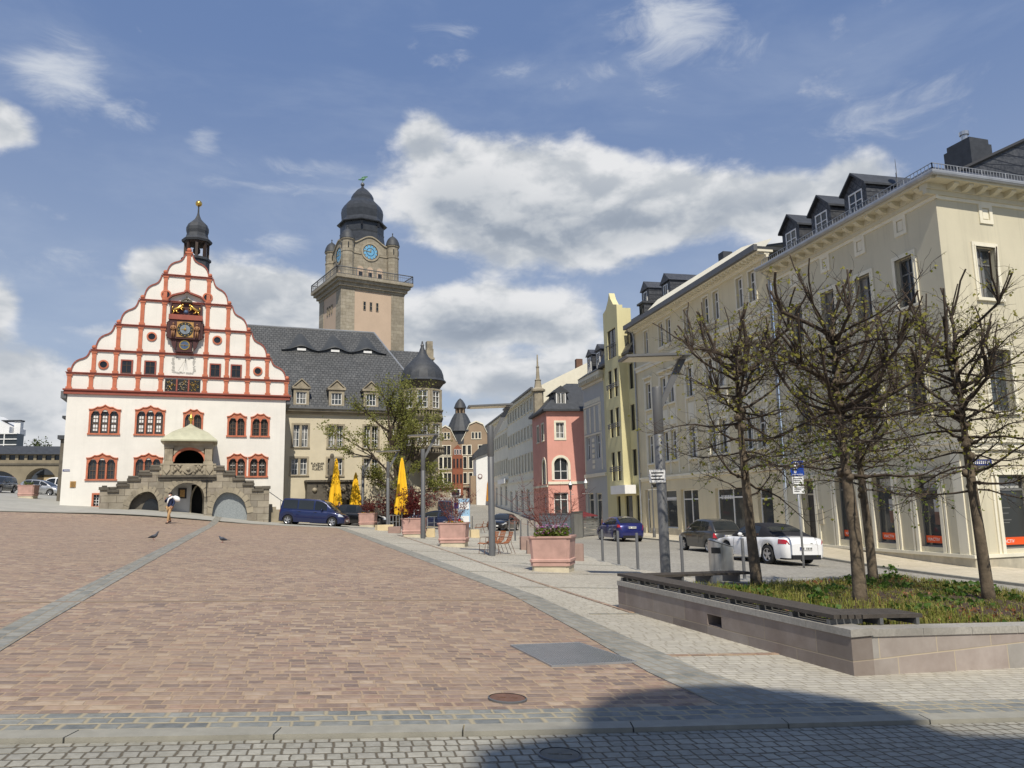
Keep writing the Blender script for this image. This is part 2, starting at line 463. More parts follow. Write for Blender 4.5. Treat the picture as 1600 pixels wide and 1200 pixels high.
def text_obj(name, txt, size, F, u, z, d, material, parent=None, ext=.01, align='LEFT', label=None):
    cu = bpy.data.curves.new(name, 'FONT'); cu.body = txt; cu.size = size; cu.extrude = ext; cu.align_x = align
    tmp = bpy.data.objects.new('tmp_text', cu); COL.objects.link(tmp)
    bpy.context.view_layer.update()
    me = bpy.data.meshes.new_from_object(tmp.evaluated_get(bpy.context.evaluated_depsgraph_get()))
    bpy.data.objects.remove(tmp, do_unlink=True); bpy.data.curves.remove(cu)
    M = Matrix((F.t, Vector((0, 0, 1)), F.n)).transposed().to_4x4(); M.translation = F.p(u, z, d)
    mb = MB(); mb.add([M @ v.co for v in me.vertices], [tuple(p.vertices) for p in me.polygons])
    bpy.data.meshes.remove(me)
    return mb.build(name, material, parent)

# ---------------------------------------------------------------- shared materials
M = {}
M['glass'] = glass_mat('window_glass', (.012, .015, .018), (.07, .08, .085), curtain=(.30, .29, .27))
M['glass_dark'] = glass_mat('dark_glass', (.008, .009, .010), (.02, .022, .025), .08)
M['shopglass'] = glass_mat('shop_glass', (.03, .034, .036), (.075, .08, .08), .04, .01)
M['white_frame'] = mat('white_window_paint', (.78, .78, .76), .45, var=.05)
M['dark_frame'] = mat('dark_window_paint', (.045, .042, .04), .5)
M['grey_frame'] = mat('grey_window_paint', (.16, .16, .155), .5)
M['anthra'] = mat('anthracite_metal', (.15, .152, .155), .5, .35, var=.08)
M['steel'] = mat('brushed_steel', (.55, .55, .54), .32, .9, var=.06, scale=6)
M['zinc'] = mat('zinc_sheet', (.36, .37, .38), .45, .5, var=.15)
M['black'] = mat('black_plastic', (.012, .012, .013), .5, var=0)
M['rubber'] = mat('tyre_rubber', (.018, .018, .018), .85, var=.1)
M['gold'] = mat('gilding', (.72, .47, .12), .3, .9, var=.1)
M['white'] = mat('white_paint', (.78, .78, .77), .5, var=.04)
M['asphalt'] = mat('asphalt', (.17, .165, .16), .9, var=.15, scale=2, bump=.3, bscale=90)
# ================================================================ setting: ground
def lerp_line(pts, t):
    L = [0]
    for a, b in zip(pts, pts[1:]): L.append(L[-1]+math.dist(a, b))
    s = t*L[-1]
    for i in range(len(pts)-1):
        if s <= L[i+1]+1e-9:
            k = (s-L[i])/max(1e-9, L[i+1]-L[i]); a, b = pts[i], pts[i+1]
            return (a[0]+(b[0]-a[0])*k, a[1]+(b[1]-a[1])*k)
    return pts[-1]
def strip(name, Lp, Rp, mat_, dz=0.0, step=.9, kind='structure', nu=None, nv=None):
    """paving sheet between two ground lines, following the slope of the square"""
    ln = max(sum(math.dist(a, b) for a, b in zip(q, q[1:])) for q in (Lp, Rp))
    wd = max(math.dist(Lp[0], Rp[0]), math.dist(Lp[-1], Rp[-1]))
    nv = nv or max(1, int(ln/step)); nu = nu or max(1, int(wd/step))
    mb = MB(); V = []; Fs = []
    for j in range(nv+1):
        a, b = lerp_line(Lp, j/nv), lerp_line(Rp, j/nv)
        for i in range(nu+1):
            x, y = a[0]+(b[0]-a[0])*i/nu, a[1]+(b[1]-a[1])*i/nu
            V.append((x, y, G(x, y)+dz))
    for j in range(nv):
        for i in range(nu):
            k = j*(nu+1)+i
            Fs.append((k, k+1, k+nu+2, k+nu+1))
    w = nu+1
    rim = list(range(w))+[j*w+nu for j in range(1, nv+1)]+[nv*w+i for i in range(nu-1, -1, -1)]+[j*w for j in range(nv-1, 0, -1)]
    k0 = len(V); V += [(V[i][0], V[i][1], V[i][2]-.045) for i in rim]; n = len(rim)
    Fs += [(rim[i], k0+i, k0+(i+1) % n, rim[(i+1) % n]) for i in range(n)]
    mb.add(V, Fs)
    o = mb.build(name, mat_, org=(0, 0, 0), smooth=True, angle=40)
    if kind: o['kind'] = kind
    return o
KS = .232                                     # slope of the kerb line in plan
ka, kn = Vector((1, KS, 0)).normalized(), Vector((-KS, 1, 0)).normalized()
def kl(x, y0): return (x, y0+KS*x)
M['setts_brown'] = grid_mat('brown_porphyry_setts', [lin(102, 84, 76), lin(140, 114, 98), lin(160, 136, 115), lin(126, 102, 90), lin(154, 122, 101), lin(178, 156, 131), lin(135, 111, 97), lin(113, 92, 83), lin(151, 126, 107)],
    .185, .14, tuple(ka), tuple(kn), joint=lin(164, 142, 118), jw=.018, bump=.6, stain=.45, wob=.004, lenvar=.2, stcol=lin(166, 146, 122))
M['setts_grey'] = grid_mat('grey_green_setts', [lin(92, 98, 100), lin(118, 122, 120), lin(140, 140, 132), lin(106, 110, 110)],
    .19, .147, tuple(ka), tuple(kn), joint=lin(160, 150, 126), jw=.022, bump=.7, stain=.2, wob=.004, lenvar=.15)
bd = Vector((-.33, .944, 0)).normalized(); bp_ = Vector((bd.y, -bd.x, 0))
M['setts_band'] = grid_mat('grey_band_setts', [lin(116, 118, 112), lin(138, 138, 130), lin(154, 152, 142), lin(128, 128, 122)],
    .22, .16, tuple(bd), tuple(bp_), joint=lin(140, 132, 116), jw=.018, bump=.5, stain=.2, lenvar=.15)
RC = [lin(146, 143, 130), lin(158, 155, 142), lin(168, 164, 150), lin(150, 147, 136)]
M['setts_road'] = grid_mat('light_granite_setts', RC, .108, .125, tuple(ka), tuple(kn), joint=lin(96, 88, 74), jw=.011, bump=.7, stain=.3, wob=.003, lenvar=.1)
M['setts_road2'] = grid_mat('light_granite_setts_lengthwise', RC, .115, .118, tuple(kn), tuple(ka), joint=lin(96, 88, 74), jw=.011, bump=.7, stain=.3, wob=.004, lenvar=.1)
M['pale'] = grid_mat('pale_concrete_blocks', [lin(186, 180, 164), lin(196, 190, 174), lin(178, 172, 158), lin(190, 184, 170)],
    .20, .105, tuple(ka), tuple(kn), joint=lin(138, 130, 114), jw=.012, bump=.3, stain=.3, wob=.003, stcol=lin(150, 144, 130))
rd = Vector((-.23, .973, 0)).normalized(); rp = Vector((rd.y, -rd.x, 0))
M['road'] = grid_mat('street_blocks', [lin(150, 146, 136), lin(162, 158, 148), lin(170, 166, 154), lin(156, 152, 144)],
    .22, .16, tuple(rp), tuple(rd), joint=lin(120, 114, 102), jw=.014, bump=.3, stain=.35, stcol=lin(118, 114, 108))
M['foot'] = grid_mat('cream_footway_slabs', [lin(206, 194, 168), lin(198, 188, 164), lin(212, 200, 176)],
    .5, .5, tuple(rp), tuple(rd), joint=lin(150, 140, 120), jw=.012, bump=.2, stain=.25, stcol=lin(170, 160, 142))
M['line'] = mat('pale_brown_line', lin(138, 122, 106), .8, var=.15, scale=6)
M['kerb'] = mat('granite_kerb', lin(146, 143, 132), .75, var=.15, scale=5, bump=.3, bscale=120)
M['tarmac'] = mat('grey_tarmac', lin(160, 158, 150), .9, var=.1, scale=1.2, bump=.2, bscale=60, dirt=lin(140, 138, 132))
M['earth'] = mat('far_ground', lin(120, 118, 108), .95, var=.15, scale=.1)
# base sheet out to the horizon, 12 cm below the paving
mb = MB()
xs = [-900, -400, -200, -110]+list(range(-80, 45, 2))+[60, 110, 200, 400, 900]
ys = [-500, -200, -60]+list(range(-20, 152, 2))+[180, 240, 400, 900, 1500]
V = [(x, y, G(x, y)-.12) for y in ys for x in xs]; n = len(xs)
mb.add(V, [(j*n+i, j*n+i+1, (j+1)*n+i+1, (j+1)*n+i) for j in range(len(ys)-1) for i in range(n-1)])
tag(mb.build('ground', M['earth'], org=(0, 0, 0), smooth=True), kind='structure')

HALL = Fr(at(93, 790, 54)[:2], az_of(3948, 724))
ROW = Fr(at(1525, 885, 28.7)[:2], az_of(520, 794)+180)
def hp(u, d): q = HALL.p(u, 0, d); return (q.x, q.y)
def rwp(u, d): q = ROW.p(u, 0, d); return (q.x, q.y)
bandL = [kl(1.75, 6.62), (1.35, 8.4), (.83, 11.12), (-.08, 15.39), (-3.53, 26.25), (-12.0, 52.4)]
bandR = [kl(2.62, 6.62), (2.0, 8.4), (1.36, 11.12), (.42, 15.39), (-3.05, 26.4), (-11.45, 52.7)]
bollL = [kl(11.5, 6.62), (8.6, 12.5), (6.3, 17.5), (4.55, 22.3), (3.74, 24.6), (3.05, 28.2), (1.55, 45.6), (.3, 54), (-3.2, 66), (-7.5, 84), (-13.5, 112), (-22, 145)]
strip('plaza_paving', [kl(-26, 6.62), hp(-22, 6.5)], [bandL[0], bandL[-1]] if False else bandL, M['setts_brown'], 0.0, 1.0)
strip('paving_band', bandL, bandR, M['setts_band'], .010, .7)
strip('pavement', [(p[0]-.05, p[1]) for p in bandR], bollL[:8], M['pale'], -.012, .9)
strip('kerb_band', [kl(-26, 6.17), kl(14, 6.17)], [kl(-26, 6.63), kl(14, 6.63)], M['setts_grey'], .006, .8)
strip('paving_band', [(-4.35, 4.6), (-6.15, 9.8), (-8.25, 16.1), (-21.3, 55.6)], [(-3.97, 4.6), (-5.77, 9.8), (-7.87, 16.1), (-20.92, 55.8)], M['setts_band'], .010, .7)
strip('paving_band', [(-22, 5.2), (-7.24, 11.12), (-4.14, 12.62), (.2, 14.6)], [(-22, 5.30), (-7.24, 11.22), (-4.14, 12.72), (.2, 14.70)], M['line'], .012, .8)
strip('foreground_road', [kl(-26, 5.38), kl(16, 5.38)], [kl(-26, 5.975), kl(16, 5.975)], M['setts_road'], -.022, .9)
strip('foreground_road', [kl(-26, -9), kl(16, -9)], [kl(-26, 5.38), kl(16, 5.38)], M['setts_road2'], -.022, .9)
# kerb stones, each about 1.3 m long
mb = MB(); x = -26.0
while x < 14:
    x1 = x+1.28
    a, b, c, d = kl(x, 5.985), kl(x1-.012, 5.985), kl(x1-.012, 6.175), kl(x, 6.175)
    P = [Vector((q[0], q[1], G(*q))) for q in (a, b, c, d)]
    up = [p+Vector((0, 0, .012)) for p in P]
    lo = [p-Vector((0, 0, .14)) for p in P]
    mb.hexa(lo+up); x = x1
tag(mb.build('kerb', M['kerb'], org=(0, 0, 0)), kind='structure')
# tarmac apron in front of the hall, and the yard to its left
strip('apron', [hp(-40, 6.6), hp(15.0, 6.6), (-11.6, 52.6)], [hp(-40, -1), hp(15.0, -1), (-10.5, 62)], M['tarmac'], -.004, 1.2, nu=8)
strip('apron', [hp(-60, -1), hp(0.2, -1)], [hp(-60, -60), hp(.2, -60)], M['tarmac'], -.01, 3)
strip('apron', [(-11.5, 52.5), (-10.5, 62), (-14, 66)], [(.3, 54), (-3.2, 66), (-7, 69)], M['tarmac'], -.016, 1.5)
# street along the right-hand row, running up the hill behind
roadR = [kl(16, 6.62), rwp(8, 3.2), rwp(0, 3.2), rwp(-10, 3.2), rwp(-30, 3.2), (7.2, 66), (3.3, 78), (.9, 92), (-3.0, 114), (-8, 145)]
footR = [kl(24, 6.62), rwp(8, -1), rwp(0, -1), rwp(-10, -1), rwp(-30, -1), (10.8, 66), (6.3, 78), (3.6, 92), (0, 114), (-4, 145)]
strip('street', bollL, roadR, M['road'], -.03, 1.2, nu=10)
strip('footway', roadR, footR, M['foot'], .05, 1.2, nu=3)
mb = MB(); ks = [lerp_line(roadR, i/160) for i in range(161)]
for a, b in zip(ks, ks[1:]):
    P = [Vector((a[0]-.16, a[1], G(*a))), Vector((b[0]-.16, b[1], G(*b))), Vector((b[0], b[1], G(*b))), Vector((a[0], a[1], G(*a)))]
    mb.hexa([q-Vector((0, 0, .14)) for q in P[::-1]]+[q+Vector((0, 0, .056)) for q in P[::-1]])
tag(mb.build('street_kerb', M['kerb'], org=(0, 0, 0)), kind='structure')
# thin dark gutters and brown cross strips in the pale pavement
for i, (a, b) in enumerate([((1.2, 13.0), (4.3, 13.9)), ((-.1, 17.1), (6.2, 18.6)), ((-1.4, 20.8), (4.9, 22.0)), ((-2.5, 24.7), (3.6, 25.6)), ((-3.9, 29.3), (2.8, 29.6)), ((-5.6, 34.6), (2.3, 35.2)), ((-7.4, 40.4), (1.8, 41.4)), ((1.75, 9.4), (3.6, 9.95))]):
    strip('paving_joint', [a, b], [(a[0], a[1]+.10), (b[0], b[1]+.10)], M['setts_band'] if i != 7 else M['setts_brown'], -.002, .8)
strip('paving_joint', [(4.2, 9.0), (8, 10.4)], [(4.2, 9.12), (8, 10.52)], M['setts_brown'], -.002, .8) if False else None
strip('paving_joint', [(1.9, 13.4), (.35, 18.8), (-2.2, 28.6), (-6.8, 45)], [(1.99, 13.4), (.44, 18.8), (-2.11, 28.6), (-6.71, 45)], M['setts_brown'], .002, .8)

# steel grating and manhole set in the square
def on_ground(pts, dz): return [Vector((p[0], p[1], G(p[0], p[1])+dz)) for p in pts]
gc = [(-.08, 9.63), (1.33, 8.91), (1.62, 9.75)]
q0, q1, q2, q3 = gnd(797, 1010), gnd(862, 1043), gnd(995, 1036), gnd(905, 1006)
gt = thing('drain_grating', 'square galvanised steel mesh grating set flush in the brown setts', 'drain grating', (q0+q1+q2+q3)/4)
mb = MB()
def gp(a, b, dz): p = q0*(1-a)*(1-b)+q1*a*(1-b)+q2*a*b+q3*(1-a)*b; return Vector((p.x, p.y, G(p.x, p.y)+dz))
N_ = 30
for i in range(N_):
    a = (i+.5)/N_
    mb.hexa([gp(a-.007, .01, .004), gp(a+.007, .01, .004), gp(a+.007, .99, .004), gp(a-.007, .99, .004), gp(a-.007, .01, .020), gp(a+.007, .01, .020), gp(a+.007, .99, .020), gp(a-.007, .99, .020)])
    mb.hexa([gp(.01, a-.007, .004), gp(.99, a-.007, .004), gp(.99, a+.007, .004), gp(.01, a+.007, .004), gp(.01, a-.007, .018), gp(.99, a-.007, .018), gp(.99, a+.007, .018), gp(.01, a+.007, .018)])
mb.build('mesh', M['steel'], gt)
mb = MB()
for (a0, a1, b0, b1) in ((0, 1, 0, .012), (0, 1, .988, 1), (0, .012, .012, .988), (.988, 1, .012, .988)):
    mb.hexa([gp(a0, b0, 0), gp(a1, b0, 0), gp(a1, b1, 0), gp(a0, b1, 0), gp(a0, b0, .022), gp(a1, b0, .022), gp(a1, b1, .022), gp(a0, b1, .022)])
mb.build('frame', M['zinc'], gt)
mb = MB(); mb.quad(gp(.01, .01, .003), gp(.99, .01, .003), gp(.99, .99, .003), gp(.01, .99, .003)); mb.build('pit', M['asphalt'], gt)
def manhole(px, py, r, label, m_, dz0=0.0):
    c = gnd(px, py); th = thing('manhole_cover', label, 'manhole', c)
    mb = MB(); sl = Vector((.05, .01, 0))
    def ring(rr, dz): return [Vector((c.x+rr*math.cos(a*math.pi/12), c.y+rr*math.sin(a*math.pi/12), G(c.x+rr*math.cos(a*math.pi/12), c.y+rr*math.sin(a*math.pi/12))+dz+dz0)) for a in range(24)]
    mb.loft([ring(r, -.05), ring(r, .016), ring(r*.93, .02)], True, False, False); mb.build('frame', M['anthra'], th)
    mb = MB(); mb.loft([ring(r*.92, .008), ring(r*.9, .016)], True, False, True)
    for k in (-.3, .3):
        mb.box((c.x+k*r, c.y, G(c.x+k*r, c.y)+.018+dz0), (.07, .03, .008))
    mb.build('lid', m_, th)
M['rust'] = mat('rusty_iron', lin(112, 84, 70), .8, .2, var=.2, scale=12)
manhole(793, 1093, .17, 'small rusty round manhole cover in the brown setts near the front kerb', M['rust'])
M['lidgrey'] = mat('grey_lid', lin(112, 108, 98), .8, var=.2, scale=12)
manhole(875, 1176, .15, 'round iron manhole cover in the shaded grey setts of the foreground road', M['lidgrey'], -.024)
# ================================================================ old town hall with the stepped gable
M['render_white'] = mat('white_limewash', (.77, .745, .685), .85, var=.05, scale=.8, bump=.4, bscale=7, streak=.14)
M['oxide'] = mat('oxide_red_stone', lin(186, 110, 82), .8, var=.2, scale=2.5, bump=.2, bscale=30)
M['oxide_dk'] = mat('dark_oxide_red', lin(146, 78, 64), .7, var=.15, scale=3)
M['sandstone'] = grid_mat('grey_sandstone_blocks', [lin(138, 129, 112), lin(156, 146, 126), lin(170, 159, 138), lin(146, 135, 118)], .95, .46, HALL.au(), (0, 0, 1),
    joint=lin(92, 84, 72), jw=.02, bump=.5, shift=.5, stain=.55, wob=.004, stcol=lin(98, 92, 82), rough=.85)
M['stone'] = mat('weathered_stone', lin(158, 148, 128), .85, var=.2, scale=1.5, bump=.3, bscale=14, dirt=lin(92, 86, 76), streak=.25)
M['stone_dk'] = mat('blackened_stone', lin(96, 90, 80), .85, var=.22, scale=2, bump=.3, bscale=14, dirt=lin(64, 60, 54))
M['copper_pale'] = mat('pale_green_copper', lin(182, 181, 156), .55, .1, var=.1, scale=2, streak=.15)
M['slate_d'] = grid_mat('dark_slate', [lin(62, 66, 72), lin(74, 78, 84), lin(84, 88, 92), lin(66, 70, 74)], .30, .20, HALL.au(), (0, 0, 1),
    joint=lin(40, 42, 46), jw=.022, bump=.4, shift=.5, stain=.3, rough=.5, wob=.0, stcol=lin(58, 60, 62))
M['slate_plain'] = mat('slate_cladding', lin(58, 61, 66), .62, var=.25, scale=3, bump=.4, bscale=16)
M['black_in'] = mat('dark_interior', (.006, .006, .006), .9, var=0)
M['hall_glass'] = glass_mat('old_hall_glass', (.02, .022, .024), (.06, .062, .062))
M['bar_wood'] = mat('brown_glazing_bars', lin(92, 76, 64), .6)
M['wood_dark'] = mat('dark_oak', lin(58, 44, 36), .6, var=.2, scale=6)

def strip_wall(mb, F, brk, zb, zt, d0, d1, step=.12):
    us = sorted(set(brk)); cells = []
    for a, b in zip(us, us[1:]):
        n = max(1, int((b-a)/step))
        for i in range(n): cells.append((a+(b-a)*i/n, a+(b-a)*(i+1)/n))
    for a, b in cells:
        mid = (a+b)/2; t0 = zt(mid)
        e = 1e-4
        za, zb_ = zb(a+e), zb(b-e)
        mb.hexa([F.p(a, za, d1), F.p(b, zb_, d1), F.p(b, zb_, d0), F.p(a, za, d0), F.p(a, t0, d1), F.p(b, t0, d1), F.p(b, t0, d0), F.p(a, t0, d0)])
hall = thing('old_town_hall', 'white limewashed old town hall with red stepped Renaissance gable and onion-domed ridge turret', 'town hall', HALL.p(7.5, 1.4, 0))
UC = 7.5
TIER = [(10.42, 7.68), (11.55, 7.68), (13.28, 6.2), (15.27, 4.71), (17.28, 3.22), (19.35, 1.75)]
def Z2(x, y): return (80+x/4, 580+y/4)
def hr(x0, y0, x1, y1): a, b = Z2(x0, y0), Z2(x1, y1); return HALL.rect(a[0], a[1], b[0], b[1])
WIN = [(hr(246, 262, 418, 388), 3, 'w'), (hr(534, 265, 698, 393), 3, 'w'), (hr(834, 283, 937, 418), 2, ''), (hr(1110, 306, 1208, 402), 2, ''), (hr(1257, 310, 1354, 404), 2, ''),
       (hr(230, 565, 398, 674), 3, ''), (hr(526, 563, 682, 672), 3, ''), (hr(1108, 560, 1210, 655), 2, 'm'), (hr(1242, 560, 1342, 655), 2, 'm')]
small = hr(264, 772, 312, 842)
holes = [(w[0][0], w[0][1], w[0][2], w[0][3]+.12) for w in WIN]+[small]
mb = MB()
wall(mb, HALL, 0, 14.95, .2, 10.1, holes, .30)
# side walls and back of the block
for u in (0.0, 14.95):
    mb.quad(HALL.p(u, .2, 0), HALL.p(u, .2, -16), HALL.p(u, 10.1, -16), HALL.p(u, 10.1, 0))
mb.build('wall', M['render_white'], hall)
# gable wall with ogee outline
OG = [(0, 0), (.03, .16), (.10, .32), (.22, .45), (.40, .54), (.62, .60), (.80, .68), (.91, .80), (.97, .92), (1, 1)]
prof = [(TIER[0][1]-.06, TIER[0][0]-.4), (TIER[0][1]-.06, TIER[1][0])]
curves = []
for k in range(1, len(TIER)):
    z0, w0 = TIER[k]
    if k+1 < len(TIER): z1, w1 = TIER[k+1]
    else: z1, w1 = 21.15, .20
    w0 -= .32; w1 += .02
    c = [(w0+(w1-w0)*a, z0+.12+(z1-z0-.12)*b) for a, b in OG]
    curves.append(c); prof += c
outline = [(UC-a, z) for a, z in prof]+[(UC+a, z) for a, z in reversed(prof)]
mb = MB(); HALL.prism(mb, outline, -.45, -.02); mb.build('gable', M['render_white'], hall)
# coping that follows the ogees
mb = MB()
for c in curves:
    for s in (-1, 1):
        pts = c
        for (a, za), (b, zb) in zip(pts, pts[1:]):
            dx, dz = b-a, zb-za; L = math.hypot(dx, dz); nx, nz = -dz/L, dx/L
            if nx*1 < 0: nx, nz = -nx, -nz
            q = [(a, za), (b, zb), (b+nx*.085, zb+nz*.085), (a+nx*.085, za+nz*.085)]
            HALL.prism(mb, [(UC+s*x, z) for x, z in (q if s > 0 else q[::-1])], -.5, .06)
mb.build('coping', M['oxide_dk'], hall)
# horizontal string courses
mb = MB()
for k, (z, w) in enumerate(TIER):
    mb.mark()
    if k == 0:
        HALL.box(mb, UC-w-.06, UC+w+.06, z-.36, z-.10, -.5, .16)
        HALL.box(mb, UC-w-.12, UC+w+.12, z-.10, z, -.5, .26)
    else:
        HALL.box(mb, UC-w, UC+w, z-.05, z+.05, -.02, .08)
        HALL.box(mb, UC-w-.05, UC+w+.05, z+.05, z+.10, -.02, .13)
mb.build_each('string_course', M['oxide_dk'], hall)
# pilasters
mb = MB()
def pil(u, z0, z1):
    mb.mark()
    HALL.box(mb, u-.135, u+.135, z0+.16, z1, -.01, .055)
    HALL.box(mb, u-.20, u+.20, z0, z0+.16, -.01, .09)
    HALL.box(mb, u-.19, u+.19, z1-.10, z1, -.01, .085)
for k in range(5):
    zt = TIER[k+1][0]-.08; zb = TIER[k][0]+(.0 if k == 0 else .13)
    for j in range(1, 6):
        if 1.5*j > TIER[k+1][1]+.05: continue
        for s in (-1, 1): pil(UC+s*min(1.52*j, TIER[k+1][1]-.22), zb, zt)
pil(UC, 18.15, 19.27); pil(UC, 19.48, 21.2)
HALL.box(mb, UC-.26, UC+.26, 21.2, 21.34, -.4, .12)
mb.build_each('pilaster', M['oxide'], hall)
mb = MB()
for z, w in TIER[1:]:
    for s in (-1, 1): mb.mark(); mb.ball(HALL.p(UC+s*(w-.18), z+.26, -.05), .17, 10)
mb.mark(); mb.ball(HALL.p(UC, 21.5, -.1), .19, 10)
mb.build_each('finial', M['oxide'], hall, smooth=True)
# eaves shadow board and gutter ends
mb = MB()
HALL.box(mb, -.42, -.06, 9.75, 10.25, -16, .05); HALL.box(mb, 15.0, 15.36, 9.75, 10.25, -16, .05)
mb.build('gutter', M['anthra'], hall)
# roof behind the gable
mb = MB()
mb.prism([HALL.p(-.35, 10.2, -.5), HALL.p(15.3, 10.2, -.5), HALL.p(UC, 20.2, -.5)], HALL.n*-15.5)
mb.build('roof', M['slate_d'], hall)
# oculi
def oculus(u, z, r=.22):
    mb = MB(); P = [HALL.p(u+(r+.11)*math.cos(a*math.pi/10), z+(r+.11)*math.sin(a*math.pi/10), .05) for a in range(20)]
    Q = [HALL.p(u+r*math.cos(a*math.pi/10), z+r*math.sin(a*math.pi/10), .075) for a in range(20)]
    T = [HALL.p(u+r*.98*math.cos(a*math.pi/10), z+r*.98*math.sin(a*math.pi/10), -.015) for a in range(20)]
    mb.loft([[p-HALL.n*.07 for p in P], P, Q, T], True)
    o = mb.build('oculus', M['oxide'], hall)
    mb = MB(); mb.poly([p+HALL.n*.012 for p in T]); mb.build('pane', M['glass_dark'], o)
for u, z in ((-5.35, 12.28), (5.3, 12.28), (-2.28, 14.55), (2.28, 14.55), (-1.46, 17.85), (1.46, 17.85)): oculus(UC+u, z, .26 if z > 17 else .24)
# small square gable windows set in raised frames
for u in (-3.83, -2.27, 2.22, 3.72):
    a, b, c, e = UC+u-.31, UC+u+.31, 11.72, 12.62
    mb = MB(); surround(mb, HALL, a, b, c, e, .10, -.02, .06, False); o = mb.build('window', M['oxide_dk'], hall)
    mb = MB(); HALL.box(mb, a, b, c, e, -.02, .008); mb.build('pane', M['glass_dark'], o)
    mb = MB()
    HALL.box(mb, (a+b)/2-.025, (a+b)/2+.025, c, e, .01, .03); HALL.box(mb, a, b, c+.55, c+.6, .01, .032); HALL.box(mb, a, b, c, c+.05, .01, .034)
    mb.build('glazing_bars', M['wood_dark'], o)
# curtain-arch windows
def curtain(rect, lights, kind):
    a, b, c, e = rect; w = b-a; fr = .125
    pk = [(.0, 0), (.26, .17), (.5, .33), (.74, .17), (1, 0)] if lights == 3 else [(0, 0), (.34, .27), (.66, .27), (1, 0)]
    def scal(lo, hi, z, dep):
        pts = []
        for (x0, y0), (x1, y1) in zip(pk, pk[1:]):
            for i in range(6):
                q = i/6; pts.append((lo+(hi-lo)*(x0+(x1-x0)*q), z+y0+(y1-y0)*q-dep*math.sin(math.pi*q)))
        pts.append((hi, z)); return pts
    mb = MB()
    top2 = scal(a-fr-.04, b+fr+.04, e+.22, .075)
    lw = w/lights
    def zlow(u):
        if u <= a or u >= b: return c
        q = (u-a)/lw; q = abs((q-int(q))-.5)*2
        return c if q > 1-.10/lw else e-.10+.28*math.sqrt(max(0, 1-(q/(1-.10/lw))**2))*(1.25 if lights == 3 and 1 <= (u-a)/lw < 2 else 1)
    def ztop_(u):
        for (p, q) in zip(top2, top2[1:]):
            if p[0] <= u <= q[0]: return p[1]+(q[1]-p[1])*(u-p[0])/max(1e-6, q[0]-p[0])
        return e
    strip_wall(mb, HALL, [a, b]+[a+lw*i for i in range(lights)], lambda u: max(e-.15, zlow(u)) if zlow(u) > c else e-.15, ztop_, -.24, .05, .055)
    for (p, q) in zip(top2, top2[1:]):
        HALL.prism(mb, [p, q, (q[0], q[1]+.075), (p[0], p[1]+.075)], -.02, .11)
    HALL.box(mb, a-fr, a, c, e+.2, -.28, .05); HALL.box(mb, b, b+fr, c, e+.2, -.28, .05)
    HALL.box(mb, a-fr-.05, b+fr+.05, c-.11, c, -.28, .10)
    for i in range(1, lights):
        u = a+w*i/lights; HALL.box(mb, u-.05, u+.05, c, e-.15, -.24, .02)
    o = mb.build('window', M['oxide'], hall)
    mb = MB(); HALL.box(mb, a, b, c, e+.4, -.29, -.17); mb.build('pane', M['hall_glass'], o)
    mb = MB(); mw = MB()
    for i in range(lights):
        u0, u1 = a+w*i/lights+.075, a+w*(i+1)/lights-.075; um = (u0+u1)/2
        HALL.box(mb, u0, u1, c+(e-c)*.47, c+(e-c)*.51, -.17, -.12)
        HALL.box(mb, u0, u0+.035, c, e-.16, -.17, -.13); HALL.box(mb, u1-.035, u1, c, e-.16, -.17, -.13)
        if kind in ('w', 'm'):
            f = mw
            for zc in (.28, .72):
                z0, z1 = c+(e-c)*(zc-.16), c+(e-c)*(zc+.15)
                if kind == 'w':
                    for x0, x1 in ((u0+.08, um-.02), (um+.02, u1-.08)):
                        zm = (z0+z1)/2
                        HALL.box(f, x0, x1, z0, zm-.02, -.17, -.15); HALL.box(f, x0, x1, zm+.02, z1, -.17, -.15)
                else:
                    HALL.box(f, um-.022, um+.022, z0, z1, -.17, -.145); HALL.box(f, u0+.05, u1-.05, (z0+z1)/2-.02, (z0+z1)/2+.02, -.17, -.143)
    for i in range(lights):
        u0, u1 = a+w*i/lights+.05, a+w*(i+1)/lights-.05; um = (u0+u1)/2
        HALL.box(mb, um-.018, um+.018, c, e+.1, -.171, -.14)
        for q in (.24, .74): HALL.box(mb, u0, u1, c+(e-c)*q-.014, c+(e-c)*q+.014, -.171, -.141)
    mb.build('glazing_bars', M['bar_wood'], o)
    if mw.v: mw.build('white_panels' if kind == 'w' else 'white_bars', M['white_frame'], o)
for w in WIN: curtain(*w)
a, b, c, e = small
mb = MB(); surround(mb, HALL, a, b, c, e, .12, -.28, .05, False); HALL.box(mb, a-.12, b+.12, c-.12, c, -.2, .06)
o = mb.build('window', M['oxide'], hall)
mb = MB(); HALL.box(mb, a, b, c, e, -.29, -.2); mb.build('pane', M['glass_dark'], o)
mb = MB()
for i in range(1, 3): HALL.box(mb, a+(b-a)*i/3-.015, a+(b-a)*i/3+.015, c, e, -.15, -.12)
for i in range(1, 4): HALL.box(mb, a, b, c+(e-c)*i/4-.015, c+(e-c)*i/4+.015, -.155, -.125)
mb.build('grille', M['white_frame'], o)
